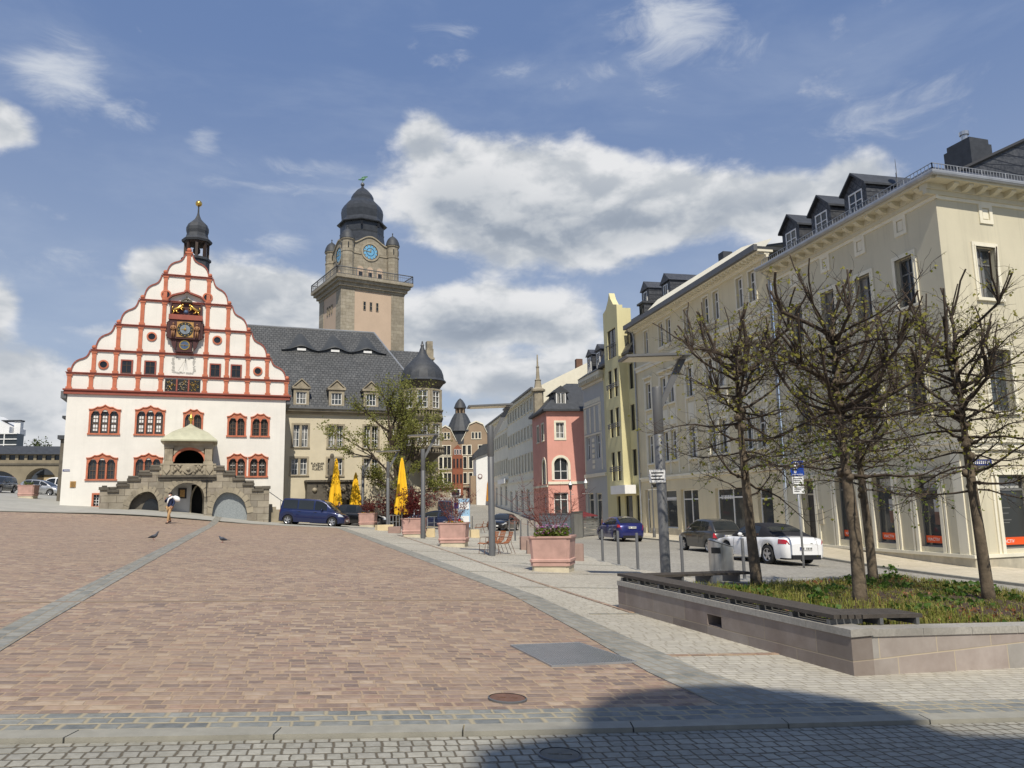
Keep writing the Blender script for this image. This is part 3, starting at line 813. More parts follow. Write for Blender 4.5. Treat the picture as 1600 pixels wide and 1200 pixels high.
# ---- art clock
clock = MB(); 
HALL.box(clock, UC-1.05, UC+1.05, 16.2, 17.22, -.02, .02)
HALL.box(clock, UC-1.12, UC-1.0, 16.2, 17.25, .0, .30); HALL.box(clock, UC+1.0, UC+1.12, 16.2, 17.25, 0, .30)
HALL.box(clock, UC-1.08, UC+1.08, 14.42, 15.9, -.02, .42)
for s in (-1, 1):
    HALL.box(clock, UC+s*1.16-.07, UC+s*1.16+.07, 14.5, 15.75, 0, .36)
    for k in range(4): HALL.box(clock, UC+s*1.25-.06, UC+s*1.25+.06, 14.65+k*.3, 14.8+k*.3, 0, .2)
    HALL.prism(clock, [(UC+s*.55, 14.42), (UC+s*1.0, 14.42), (UC+s*.85, 13.9), (UC+s*.62, 13.55)][::s], 0, .3)
HALL.box(clock, UC-.5, UC+.5, 13.52, 14.42, 0, .26)
HALL.box(clock, UC-.62, UC+.62, 13.44, 13.54, 0, .32)
M['clockwood'] = mat('dark_red_timber', lin(70, 34, 32), .55, var=.15, scale=5)
ck = clock.build('art_clock', M['clockwood'], hall)
mb = MB(); HALL.box(mb, UC-1.18, UC+1.18, 15.88, 16.26, 0, .5); mb.build('ledge', M['oxide_dk'], ck)
M['goldpaint'] = mat('old_gold_panel', lin(176, 136, 78), .5, .3, var=.3, scale=9)
mb = MB(); HALL.box(mb, UC-.58, UC+.58, 14.55, 15.72, .42, .46); mb.build('face_panel', M['goldpaint'], ck)
def disc(F, u, z, r0, r1, d, n=28, th=.015):
    mb = MB(); A = [F.p(u+r1*math.cos(2*math.pi*i/n), z+r1*math.sin(2*math.pi*i/n), d-th) for i in range(n)]
    B = [p+F.n*th for p in A]
    if r0 <= 0: mb.loft([A, B], True, False, True)
    else: mb.loft([A, B, [F.p(u+r0*math.cos(2*math.pi*i/n), z+r0*math.sin(2*math.pi*i/n), d) for i in range(n)]], True)
    return mb
M['dialblue'] = mat('grey_blue_dial', lin(120, 130, 140), .5, var=.2, scale=5)
disc(HALL, UC, 15.13, 0, .56, .475).build('dial', M['black'], ck)
disc(HALL, UC, 15.13, 0, .36, .49).build('inner_dial', M['dialblue'], ck)
mb = MB()
for i in range(12):
    a = i*math.pi/6; HALL.box(mb, UC+.46*math.cos(a)-.035, UC+.46*math.cos(a)+.035, 15.13+.46*math.sin(a)-.035, 15.13+.46*math.sin(a)+.035, .475, .49)
mb.ball(HALL.p(UC, 15.13, .5), .10, 8); HALL.box(mb, UC-.02, UC+.02, 15.13, 15.5, .49, .51); HALL.box(mb, UC-.25, UC, 15.11, 15.15, .49, .51)
mb.build('gilt_hands', M['gold'], ck)
# gilt lions rearing at a blue moon ball
for s in (-1, 1):
    mb = MB(); c = lambda a, z, d=.24: HALL.p(UC+s*a, z, d)
    mb.tube([c(.92, 16.55), c(.78, 16.68), c(.52, 16.82), c(.36, 16.98), c(.30, 17.06)], [.06, .13, .12, .11, .07], 7)
    mb.ball(c(.24, 17.05), .09, 8)
    mb.tube([c(.82, 16.62), c(.88, 16.45), c(.95, 16.30)], [.08, .05, .05], 6); mb.tube([c(.72, 16.62), c(.62, 16.48), c(.48, 16.45)], [.08, .05, .04], 6)
    mb.tube([c(.40, 16.92), c(.26, 16.84), c(.14, 16.86)], [.06, .04, .04], 6); mb.tube([c(.42, 16.84), c(.30, 16.70), c(.2, 16.66)], [.06, .04, .04], 6)
    mb.tube([c(.92, 16.58), c(1.0, 16.78), c(.90, 16.96)], [.03, .025, .04], 5)
    mb.build('gilt_lion', M['gold'], ck, smooth=True)
M['moon'] = mat('blue_ball', lin(70, 90, 120), .4, var=.2, scale=6)
mb = MB(); mb.ball(HALL.p(UC, 16.5, .3), .17, 12); mb.build('moon_ball', M['moon'], ck, smooth=True)
# carved wild man and figure flanking the dial
M['carved'] = mat('painted_carving', lin(150, 108, 74), .6, var=.25, scale=9)
for s in (-1, 1):
    mb = MB(); c = lambda a, z, d=.52: HALL.p(UC+s*.82+a, z, d)
    mb.tube([c(0, 15.0), c(0, 15.2), c(0, 15.36), c(0, 15.42)], [.10, .11, .12, .05], 8); mb.ball(c(0, 15.53), .08, 8)
    for q in (-1, 1):
        mb.tube([c(.05*q, 15.02), c(.07*q, 14.78), c(.06*q, 14.54)], [.065, .05, .045], 6)
        mb.tube([c(.12*q, 15.36), c(.18*q, 15.2), c(.08*q, 15.08, .6)], [.045, .04, .03], 6)
    mb.build('carved_figure', M['carved'], ck, smooth=True)
disc(HALL, UC, 13.97, .30, .37, .29).build('moon_ring', M['gold'], ck)
disc(HALL, UC, 13.97, 0, .30, .28).build('moon_dial', M['moon'], ck)
mb = MB(); HALL.box(mb, UC-.36, UC+.36, 13.95, 13.99, .28, .30); mb.ball(HALL.p(UC, 13.97, .3), .05, 6); mb.build('moon_hand', M['gold'], ck)
# ogee hood and crest over the clock
mb = MB()
hp_ = [(-1.27, 17.28), (-1.22, 17.5), (-1.0, 17.72), (-.6, 17.86), (-.25, 17.97), (0, 18.15)]
hp_ = hp_+[(-a, z) for a, z in hp_[-2::-1]]
for (a, za), (b, zb) in zip(hp_, hp_[1:]):
    HALL.prism(mb, [(UC+a, za), (UC+b, zb), (UC+b, zb+.13), (UC+a, za+.13)], -.02, .30)
mb.build('clock_hood', M['oxide_dk'], hall)
mb = MB()
for i in range(7):
    a = -1+i/3; mb.ball(HALL.p(UC+a*.33, 17.42+.16*(1-abs(a)), .16), .10-.02*abs(a), 7)
HALL.box(mb, UC-.4, UC+.4, 17.28, 17.4, 0, .25)
mb.ball(HALL.p(UC, 17.74, .18), .07, 7)
mb.build('carved_crest', M['stone_dk'], hall, smooth=True)
# sundial painted on the wall
M['sunpaint'] = mat('grey_sundial_paint', lin(172, 170, 164), .85, var=.2, scale=9)
mb = MB(); rs = random.Random(4)
def scroll(u0, z0, u1, z1, n):
    for i in range(n):
        q = (i+rs.random()*.6)/n; w = .05+.05*rs.random()
        u, z = u0+(u1-u0)*q+rs.uniform(-.05, .05), z0+(z1-z0)*q+rs.uniform(-.05, .05)
        HALL.box(mb, u-w, u+w, z-w*.8, z+w*.8, -.02, -.016+.003*rs.random())
scroll(UC-.72, 11.95, UC-.72, 13.05, 14); scroll(UC+.72, 11.95, UC+.72, 13.05, 14); scroll(UC-.7, 11.9, UC+.7, 11.85, 13); scroll(UC-.6, 13.08, UC-.3, 13.0, 4); scroll(UC+.3, 13.0, UC+.6, 13.08, 4)
for k, (a, b) in enumerate([(-.35, 12.05), (-.05, 11.95), (.3, 12.1)]):
    p, q = (UC+.12, 13.0), (UC+a, b); HALL.prism(mb, [p, q, (q[0]+.02, q[1]), (p[0]+.02, p[1])], -.02, -.012-.001*k)
mb.build('sundial', M['sunpaint'], hall)
mb = MB(); mb.tube([HALL.p(UC+.12, 13.0, 0), HALL.p(UC+.1, 12.6, .35)], .015, 5); mb.build('sundial_rod', M['black'], hall)
# carved heraldic panels above the cornice
cp = MB(); HALL.box(cp, UC-1.22, UC+1.22, 10.5, 11.4, -.02, .03); cpo = cp.build('heraldic_panel', M['black'], hall)
mb = MB(); mo = MB(); rs = random.Random(8)
for i in range(3):
    a = UC-.82+i*.82
    for k in range(34):
        th = rs.uniform(0, 6.28); r = rs.uniform(.05, .36); z = 10.93+rs.uniform(-.36, .36)
        p = HALL.p(a+r*math.cos(th)*.95, z, .05); q = HALL.p(a+r*math.cos(th)*.95+rs.uniform(-.12, .12), z+rs.uniform(-.1, .1), .07)
        (mb if (k % 3 or i == 2) and not (i == 1 and k % 2) else mo).tube([p, q], .022, 4)
mb.build('gilt_carving', M['gold'], cpo); mo.build('grey_carving', M['stone'], cpo)
mb = MB()
for a in (-.41, .41): HALL.box(mb, UC+a-.05, UC+a+.05, 10.5, 11.4, .02, .09)
mb.build('panel_frame', M['oxide_dk'], cpo)
# ridge turret
tp = HALL.p(UC+.42, 0, -3.2)
mb = MB(); cx = (tp.x, tp.y, 0)
mb.lathe(cx, [(1.02, 18.0), (1.02, 21.55), (1.14, 21.62), (1.14, 21.8), (1.0, 21.85), (.9, 21.9)], 8, rad(22))
tu = mb.build('ridge_turret', M['slate_plain'], hall)
mb = MB(); mb.lathe(cx, [(1.12, 23.15), (1.18, 23.32), (1.02, 23.5), (.86, 23.62), (.80, 23.9), (.86, 24.15), (.86, 24.42), (.72, 24.75), (.45, 25.0), (.24, 25.22), (.12, 25.5), (.07, 25.75), (.05, 26.4)], 8, rad(22))
mb.build('turret_dome', M['slate_plain'], tu)
mb = MB()
for j in range(8):
    a = rad(22)+j*math.pi/4; mb.box((cx[0]+.86*math.cos(a), cx[1]+.86*math.sin(a), 22.5), (.2, .2, 1.3), a)
mb.lathe(cx, [(.92, 23.0), (1.0, 23.16)], 8, rad(22)); mb.ball((cx[0], cx[1], 22.5), .32, 8)
mb.build('turret_posts', M['wood_dark'], tu)
mb = MB(); mb.ball((cx[0], cx[1], 26.55), .26, 12); mb.build('turret_ball', M['gold'], tu, smooth=True)
# street name plate and stone tablet on the wall
def sign_plate(name, F, u0, u1, z0, z1, m_, parent, d=.02):
    mb = MB(); F.box(mb, u0, u1, z0, z1, 0, d); return mb.build(name, m_, parent)
M['blue_enamel'] = mat('blue_enamel', lin(36, 48, 110), .3, var=.05)
q = hr(72, 614, 116, 626); sp_ = thing('street_sign', 'small dark blue street name plate on the left edge of the white town hall wall', 'street sign', HALL.p(q[0], q[2], 0))
sign_plate('plate', HALL, *q, M['blue_enamel'], sp_)
mb = MB()
for k in range(7): HALL.box(mb, q[0]+.07+k*.06, q[0]+.105+k*.06, q[2]+.04, q[3]-.04, .02, .024)
mb.build('lettering', M['white'], sp_)
q = hr(118, 688, 154, 727); tb = thing('stone_tablet', 'square tan stone tablet on the lower left of the white town hall wall', 'plaque', HALL.p(q[0], q[2], 0))
sign_plate('slab', HALL, *q, M['goldpaint'], tb, .04)
mb = MB()
for k in range(5): HALL.box(mb, q[0]+.07, q[1]-.07-.03*(k % 2), q[3]-.12-k*.08, q[3]-.09-k*.08, .04, .043)
mb.build('lettering', M['wood_dark'], tb)

# ================================================================ sandstone staircase porch
PF = HALL.shift(0, 3.4)
def Z5(x, y): return (130+x/5.161, 630+y/5.161)
def pu(x, y): return PF.uv(*Z5(x, y))
porch = thing('staircase_porch', 'weathered sandstone double-flight staircase porch with pale domed hood in front of the white town hall', 'porch', PF.p(7.4, 1.2, -1))
uL0, zL0 = pu(125, 850); uL1 = pu(188, 850)[0]; zLt = pu(160, 700)[1]
uR1 = pu(1497, 850)[0]; uR0 = pu(1445, 850)[0]; zRt = pu(1470, 690)[1]
c0, c1 = pu(612, 600)[0], pu(1062, 600)[0]
zpar = pu(840, 487)[1]; zplat = pu(840, 583)[1]
capsL = [(pu(200, 720)[0], pu(280, 720)[0], pu(240, 714)[1]), (pu(272, 672)[0], pu(366, 672)[0], pu(320, 668)[1]), (pu(360, 628)[0], pu(456, 628)[0], pu(410, 624)[1]), (pu(450, 583)[0], pu(548, 583)[0], pu(500, 579)[1]), (pu(542, 540)[0], pu(622, 540)[0], pu(590, 535)[1])]
capsR = [(pu(1058, 543)[0], pu(1138, 543)[0], pu(1100, 539)[1]), (pu(1132, 583)[0], pu(1222, 583)[0], pu(1180, 579)[1]), (pu(1208, 625)[0], pu(1300, 625)[0], pu(1260, 620)[1]), (pu(1290, 665)[0], pu(1375, 665)[0], pu(1330, 660)[1]), (pu(1365, 712)[0], pu(1448, 712)[0], pu(1400, 706)[1])]
def ztop(u):
    if u < uL1: return zLt
    if u > uR0: return zRt
    if c0 <= u <= c1: return zplat
    for a, b, z in capsL[::-1]:
        if a-.02 <= u: return z if u < c0 else z
    return zLt
def ztopR(u):
    for a, b, z in capsR:
        if u <= b+.02: return z
    return zRt
def zt_all(u):
    if u < c0: return max(zLt-.15, ztop(u)) if u > uL1 else zLt
    if u <= c1: return zplat
    return ztopR(u) if u < uR0 else zRt
aL = (pu(360, 860)[0], pu(610, 860)[0]); aLt = pu(505, 712)[1]
aR = (pu(1040, 880)[0], pu(1322, 880)[0]); aRt = pu(1160, 718)[1]
aC = (pu(688, 870)[0], pu(972, 870)[0]); aCt = pu(830, 640)[1]
zbase = .7
def arch(u, a, zt, zs, pw=2.0):
    if not a[0] < u < a[1]: return zbase
    q = abs((u-(a[0]+a[1])/2)/((a[1]-a[0])/2)); return zs+(zt-zs)*(max(0, 1-q**pw))**.5
zsL, zsR, zsC = pu(360, 865)[1]-.1, pu(1040, 880)[1]-.1, pu(690, 760)[1]
def zb_all(u):
    if aL[0] < u < aL[1]:
        q = (u-aL[0])/(aL[1]-aL[0]); q = abs(q-.62)/(.62 if q < .62 else .38); return zsL+(aLt-zsL)*(max(0, 1-q*q))**.5 if q > .0 else aLt
    if aR[0] < u < aR[1]:
        q = (u-aR[0])/(aR[1]-aR[0]); q = abs(q-.40)/(.40 if q < .40 else .60); return zsR+(aRt-zsR)*(max(0, 1-q*q))**.5
    if aC[0] < u < aC[1]: return arch(u, aC, aCt, zsC)
    return zbase
brk = [uL0, uL1, c0, c1, uR0, uR1, *aL, *aR, *aC]+[c[0]-.02 for c in capsL]+[c[1]+.02 for c in capsR]
mb = MB(); strip_wall(mb, PF, brk, zb_all, zt_all, -.5, 0.0)
# flank walls back to the hall
PF.box(mb, uL0, uL0+.5, zbase, zLt, -3.4, -.501); PF.box(mb, uR1-.5, uR1, zbase, zRt, -3.4, -.501)
PF.box(mb, c0, c1, zplat-.3, zplat-.01, -3.4, -.501)
for a, b in ((uL1, c0), (c1, uR0)):
    n = 9
    for i in range(n):
        q = i/n; z = (zLt-.9+(zplat-zLt+.6)*(q if a == uL1 else 1-q))
        PF.box(mb, a+(b-a)*i/n, a+(b-a)*(i+1)/n-.002, z-.3, z, -3.4, -.501)
mb.build('wall', M['sandstone'], porch)
# voussoir ring blocks over the arches
mb = MB()
for (a, zt, zs, pk_) in ((aL, aLt, zsL, .62), (aR, aRt, zsR, .40), (aC, aCt, zsC, .5)):
    pts = []
    for i in range(13):
        th = math.pi*i/12; q = math.cos(th); um = a[0]+(a[1]-a[0])*pk_
        u = um-q*(um-a[0] if q > 0 else a[1]-um); pts.append((u, zs+(zt-zs)*math.sin(th), q, math.sin(th)))
    for i in range(12):
        A, B = pts[i], pts[i+1]; k = .42 if i % 2 else .34
        ax, ay = -(A[2]+B[2])/2, (A[3]+B[3])/2
        PF.prism(mb, [(A[0], A[1]), (B[0], B[1]), (B[0]+ax*k-.015, B[1]+ay*k), (A[0]+ax*k+.015, A[1]+ay*k)], -.3, .018+.012*(i % 2))
mb.build('arch_stones', M['stone'], porch)
mb = MB()
for a, b, z in capsL+capsR:
    mb.mark()
    PF.box(mb, a-.05, b+.05, z-.02, z+.15, -.62, .12)
    s = a if (a, b, z) in capsL else b
    mb.tube([PF.p(a-.02, z+.22, -.25), PF.p(b+.02, z+.22, -.25)], .12, 8)
mb.mark(); PF.box(mb, uL0-.07, uL1+.07, zLt, zLt+.2, -.6, .1); mb.mark(); PF.box(mb, uR0-.07, uR1+.07, zRt, zRt+.2, -.6, .1)
mb.mark(); PF.box(mb, uL0+.1, uL1-.1, zLt+.2, zLt+.3, -.45, -.05)
mb.mark(); PF.box(mb, c0-.1, c1+.1, zplat-.12, zplat+.02, -.5, .20); PF.box(mb, c0+.02, c1-.02, zplat-.28, zplat-.12, -.3, .10)
mb.build_each('capstone', M['stone_dk'], porch)
# carved parapet
p0, p1 = pu(628, 540)[0], pu(1062, 540)[0]
mb = MB(); PF.box(mb, p0, p1, zplat+.02, zpar-.1, -.35, .02); PF.box(mb, p0-.06, p1+.06, zpar-.1, zpar, -.45, .10)
pp = mb.build('parapet', M['stone'], porch)
mb = MB(); rs = random.Random(3); n = 5; w = (p1-p0)/n; zc = (zplat+zpar)/2
for i in range(n):
    u = p0+w*(i+.5)
    if i in (0, 4): PF.prism(mb, [(u-.22, zc+.3), (u-.22, zc), (u, zc-.32), (u+.22, zc), (u+.22, zc+.3)], .02, .09)
    elif i == 2:
        PF.prism(mb, [(u-.36, zc+.32), (u-.36, zc-.1), (u, zc-.36), (u+.36, zc-.1), (u+.36, zc+.32)], .02, .12)
        mb.ball(PF.p(u, zc+.02, .12), .15, 8)
    else:
        for k in range(7): mb.ball(PF.p(u+(.28-.07*k)*(1 if k % 2 else -1), zc-.15+.07*k, .05), .11, 6)
for i in range(n+1): PF.box(mb, p0+w*i-.09, p0+w*i+.09, zplat+.06, zpar-.14, .02, .075)
mb.build('carving', M['stone'], pp)
# loggia
l0, l1 = pu(650, 400)[0], pu(1048, 400)[0]; zl = pu(850, 300)[1]
oa = (pu(712, 480)[0], pu(993, 480)[0]); ozt = pu(855, 355)[1]; ozs = pu(712, 470)[1]
mb = MB()
for a, b in ((l0, l0+.62), (l1-.62, l1)):
    PF.box(mb, a+.06, b-.06, zpar+.15, zl-.55, -.55, -.05); PF.box(mb, a, b, zpar, zpar+.15, -.6, 0); PF.box(mb, a, b, zl-.55, zl-.36, -.6, 0)
    for k in range(3): PF.box(mb, a+.1+.15*k, a+.18+.15*k, zpar+.25, zl-.65, -.06, -.02)
PF.box(mb, l0, l1, zl-.36, zl, -.6, -.02)
for s, u in ((-1, l0), (1, l1)): PF.box(mb, *sorted((u, u-s*.35)), zpar, zl, -3.4, -.6)
strip_wall(mb, PF, [l0+.62, l1-.62], lambda u: arch(u, (oa[0], oa[1]), ozt, ozs) if oa[0] < u < oa[1] else zpar, lambda u: zl-.36, -.45, -.12)
mb.build('loggia', M['stone'], porch)
mb = MB()
for i in range(16):
    def q(i, r):
        th = math.pi*i/16; um = (oa[0]+oa[1])/2
        return (um-math.cos(th)*((oa[1]-oa[0])/2-r), ozs+(ozt-ozs-r)*math.sin(th))
    PF.prism(mb, [q(i, 0), q(i+1, 0), q(i+1, .16), q(i, .16)], -.6, -.16)
mb.build('red_arch', M['oxide'], porch)
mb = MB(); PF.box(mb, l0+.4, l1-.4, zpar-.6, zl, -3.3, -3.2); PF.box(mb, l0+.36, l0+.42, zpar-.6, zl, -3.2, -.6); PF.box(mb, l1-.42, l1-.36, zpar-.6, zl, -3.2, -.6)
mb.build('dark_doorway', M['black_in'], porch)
# domed hood
e0, e1 = pu(620, 292)[0], pu(1086, 292)[0]; uc = (e0+e1)/2; hw = (e1-e0)/2; zap = pu(880, 150)[1]; ze = pu(850, 296)[1]
cen = lambda z: PF.p(uc, z, -1.5)
mb = MB(); R = []
for k, h in ((1.0, 0), (.97, .06), (.80, .32), (.66, .50), (.50, .63), (.32, .74), (.18, .84), (.09, .93), (.03, 1.0)):
    hw2 = 1.9*k; z = ze+(zap-ze)*h; ring = []
    for i in range(24):
        a = 2*math.pi*i/24; x, y = math.cos(a), math.sin(a); e = max(abs(x), abs(y)); bl = 1-.9*k
        sx = x/e*(1-bl)+x*bl if k > .3 else x; sy = y/e*(1-bl)+y*bl if k > .3 else y
        ring.append(PF.p(uc+sx*hw*k, z, -1.5+sy*hw2))
    R.append(ring)
mb.loft([[p-Vector((0, 0, .10)) for p in R[0]]]+R, True, True, True)
ho = mb.build('hood', M['copper_pale'], porch, smooth=True, angle=35)
mb = MB(); mb.lathe(cen(zap-.1), [(.05, 0), (.05, .3), (.16, .4), (.18, .52), (.12, .64), (.03, .74), (.02, 1.0)], 10); mb.build('hood_ball', M['gold'], ho, smooth=True)
# arch infills: screens, inner wall with pointed door
M['grey_panel'] = mat('speckled_grey_screen', lin(140, 146, 148), .5, var=.25, scale=14)
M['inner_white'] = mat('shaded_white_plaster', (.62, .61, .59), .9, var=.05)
mb = MB(); PF.prism(mb, [(aL[0]-.2, zbase), (aL[1]+.1, zbase), (aL[1]+.1, aLt+.1), (aL[0]-.2, aLt+.1)], -.56, -.51); mb.build('stone_screen', M['stone_dk'], porch)
mb = MB(); um = aL[0]+(aL[1]-aL[0])*.72; P = [(um+.62*math.cos(math.pi*i/12), zbase+.5+max(0, 1.15)*math.sin(math.pi*i/12)+.2) for i in range(13)]
PF.prism(mb, [(um+.62, zbase)]+P+[(um-.62, zbase)], -.51, -.47); mb.build('arched_pane', M['glass_dark'], porch)
mb = MB(); PF.prism(mb, [(aR[0]-.1, zbase), (aR[1]+.1, zbase), (aR[1]+.1, aRt+.1), (aR[0]-.1, aRt+.1)], -.40, -.35); mb.build('grey_screen', M['grey_panel'], porch)
d0u, d1u = pu(852, 870)[0], pu(970, 870)[0]; dzt = pu(910, 650)[1]
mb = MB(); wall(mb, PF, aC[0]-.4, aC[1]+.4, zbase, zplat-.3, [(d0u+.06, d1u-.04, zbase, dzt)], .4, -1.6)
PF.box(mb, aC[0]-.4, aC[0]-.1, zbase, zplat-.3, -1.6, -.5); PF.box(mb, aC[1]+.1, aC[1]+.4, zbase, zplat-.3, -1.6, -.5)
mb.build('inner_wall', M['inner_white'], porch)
mb = MB(); dm = (d0u+d1u)/2; hwid = (d1u-d0u)/2
P = [(dm-hwid, zbase), (dm-hwid, dzt-.95), (dm-hwid*.8, dzt-.5), (dm-hwid*.42, dzt-.15), (dm, dzt+.05), (dm+hwid*.42, dzt-.15), (dm+hwid*.8, dzt-.5), (dm+hwid, dzt-.95), (dm+hwid, zbase)]
I = [(dm+(u-dm)*.78, z-(.13 if z > zbase+.1 else 0)) for u, z in P]
for k in range(len(P)-1): PF.prism(mb, [P[k], P[k+1], I[k+1], I[k]], -1.75, -1.5)
mb.build('door_frame', M['stone'], porch)
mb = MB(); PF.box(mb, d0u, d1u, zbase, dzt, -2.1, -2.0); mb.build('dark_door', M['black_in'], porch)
mb = MB(); q = (pu(760, 680), pu(826, 765)); PF.box(mb, q[0][0], q[1][0], q[1][1], q[0][1], -1.6, -1.5); nb = mb.build('notice_board', M['black'], porch)
mb = MB(); PF.box(mb, q[0][0]+.12, q[1][0]-.12, q[1][1]+.1, q[0][1]-.12, -1.5, -1.48); mb.build('notice', M['goldpaint'], nb)
# iron cross-shaped sword hanging on the pier, small steps and hand rail at the right end
mb = MB(); a = pu(998, 620); b = pu(1000, 800)
mb.tube([PF.p(a[0], a[1]+.15, .06), PF.p(a[0], b[1], .06)], [.045, .02], 6); mb.tube([PF.p(a[0]-.36, a[1]-.05, .06), PF.p(a[0]+.36, a[1]-.05, .06)], .03, 6)
mb.build('iron_sword', M['black'], porch)
mb = MB()
for k in range(6): PF.box(mb, uR1+.05+.27*k, uR1+.32+.27*k-.002, .6, 2.05-.2*k, -3.3, -1.2)
mb.build('side_steps', M['stone'], porch)
mb = MB(); mb.tube([PF.p(uR1+.05, 2.95, -1.25), PF.p(uR1+1.7, 1.75, -1.25), PF.p(uR1+1.7, .8, -1.25)], .03, 6); mb.tube([PF.p(uR1+.9, 2.3, -1.25), PF.p(uR1+.9, 1.4, -1.25)], .02, 6)
mb.build('hand_rail', M['anthra'], porch)
# ================================================================ newer city hall with slate roof and oriel turret
M['beige'] = mat('beige_render', lin(204, 194, 170), .9, var=.08, scale=.7, bump=.25, bscale=12, streak=.12)
NF = HALL.shift(0, -4)
M['slate'] = grid_mat('grey_roof_slate', [lin(48, 51, 54), lin(58, 61, 64), lin(68, 70, 72), lin(53, 56, 59), lin(78, 79, 80)], .34, .24, NF.au(), (0, 0, 1),
    joint=lin(36, 38, 40), jw=.03, bump=.5, shift=.5, stain=.35, rough=.6, wob=.0, stcol=lin(62, 61, 58))
city = thing('city_hall', 'beige city hall with grey slate roof, stone dormers and round stone oriel turret', 'city hall', NF.p(20, .3, 0))
W1 = [(15.94, 17.11, 6.76, 8.58), (18.81, 19.99, 6.74, 8.56), (21.8, 22.97, 6.73, 8.6), (24.0, 25.0, 6.73, 8.6)]
W0 = [(15.85, 17.09, 4.46, 5.8), (18.78, 19.99, 4.4, 5.8), (21.8, 23.0, 4.4, 5.8)]
mb = MB(); wall(mb, NF, 12.5, 27.9, -.8, 9.7, W1+W0, .28)
mb.quad(NF.p(27.9, -.8, 0), NF.p(27.9, -.8, -13), NF.p(27.9, 9.7, -13), NF.p(27.9, 9.7, 0))
mb.build('wall', M['beige'], city)
mb = MB()
NF.box(mb, 12.5, 28.0, 9.5, 9.7, -.1, .14); NF.box(mb, 12.5, 28.1, 9.7, 10.02, -.3, .42)
mb.build('cornice', M['stone'], city)
mb = MB(); NF.box(mb, 12.5, 28.1, 9.9, 10.05, .42, .56); mb.build('gutter', M['anthra'], city)
for k, (a, b, c, e) in enumerate(W1+W0):
    mb = MB(); surround(mb, NF, a, b, c, e, .16, -.28, .05)
    NF.box(mb, (a+b)/2-.09, (a+b)/2+.09, c, e, -.28, .03)
    so = mb.build('stone_surround', M['stone'], city)
    for s0, s1 in ((a, (a+b)/2-.09), ((a+b)/2+.09, b)):
        window(so, NF, s0, s1, c, e, -.26, M['white_frame'], M['glass'], .05, 2, (.34, .68), .022)
rz = lambda d: 9.98+(.3-d)*(8.45/7.3)
mb = MB()
A_, B_, C_, D_ = NF.p(6, rz(.35), .35), NF.p(28.2, rz(.35), .35), NF.p(23.9, 18.43, -7), NF.p(5, 18.43, -7)
mb.quad(A_, B_, C_, D_); mb.poly([B_, NF.p(28.2, 9.9, -14.3), C_]); mb.quad(NF.p(28.2, 9.9, -14.3), NF.p(6, 9.9, -14.3), D_, C_)
mb.build('roof', M['slate'], city)
mb = MB(); mb.tube([D_, C_], .09, 6); mb.tube([C_, B_], .08, 6); mb.build('ridge', M['zinc'], city)
def roof_d(px, py):
    a, b = .3, -7.0
    for _ in range(30):
        d = (a+b)/2; u, z = NF.shift(0, d).uv(px, py)
        if z > rz(d): b_ = d; a, b = a, b; a = d if False else a
        if z > rz(d): a = d
        else: b = d
    return u, d
M['slate_ant'] = mat('weathered_slate', lin(56, 59, 62), .6, var=.2, scale=3, bump=.35, bscale=18)
for (x, y) in ((303, 262), (478, 270), (647, 276)):
    u, d = roof_d(380+x/3.332, 470+y/3.332)
    z = rz(d); mb = MB(); R = []
    for i in range(21):
        q = -1+2*i/20; h = .52*math.exp(-(q*2.0)**2)
        R.append([NF.p(u+q*1.75, z-.04, d+.05), NF.p(u+q*1.75, z+h*.8, d+.06), NF.p(u+q*1.75, z+h*.8+.03, d+.22), NF.p(u+q*1.75, z+h+.05, d+.18), NF.p(u+q*1.75, rz(d-h*1.3)+h*.35, d-h*1.3), NF.p(u+q*1.75, rz(d-h*3.4)+.0, d-h*3.4)])
    mb.loft(R, False); o = mb.build('eyebrow_dormer', M['slate_ant'], city, smooth=True, angle=50)
    mb = MB(); NF.box(mb, u-.38, u+.38, z+.04, z+.24, d+.07, d+.13); mb.build('pane', M['white_frame'], o)
for (a, b) in ((16.1, 16.92), (18.99, 19.85), (21.93, 22.77)):
    c, e = 10.36, 11.36
    mb = MB(); wall(mb, NF, a-.22, b+.22, 10.05, 11.62, [(a, b, c, e)], .2, .05)
    NF.box(mb, a-.34, b+.34, 11.62, 11.78, -.6, .16)
    m_ = (a+b)/2; NF.prism(mb, [(a-.22, 11.78), (b+.22, 11.78), (m_, 12.34)], -.3, .06)
    for s in (-1, 1): NF.prism(mb, [(m_+s*.72, 11.74), (m_, 12.40), (m_, 12.52), (m_+s*.80, 11.76)][::s], -.5, .16)
    o = mb.build('dormer', M['stone'], city)
    mb = MB()
    for q in (a-.22, b+.22): mb.poly([NF.p(q, 10.05, .05), NF.p(q, 11.7, .05), NF.p(q, 11.7, -1.25)])
    for s in (-1, 1): mb.quad(NF.p(m_, 12.46, .1), NF.p(m_+s*.74, 11.76, .1), NF.p(m_+s*.74, 11.76, -1.4), NF.p(m_, 12.46, -2.0))
    mb.build('dormer_roof', M['slate_ant'], o)
    window(o, NF, a, b, c, e, -.1, M['white_frame'], M['glass'], .05, 3, (.45,), .022)
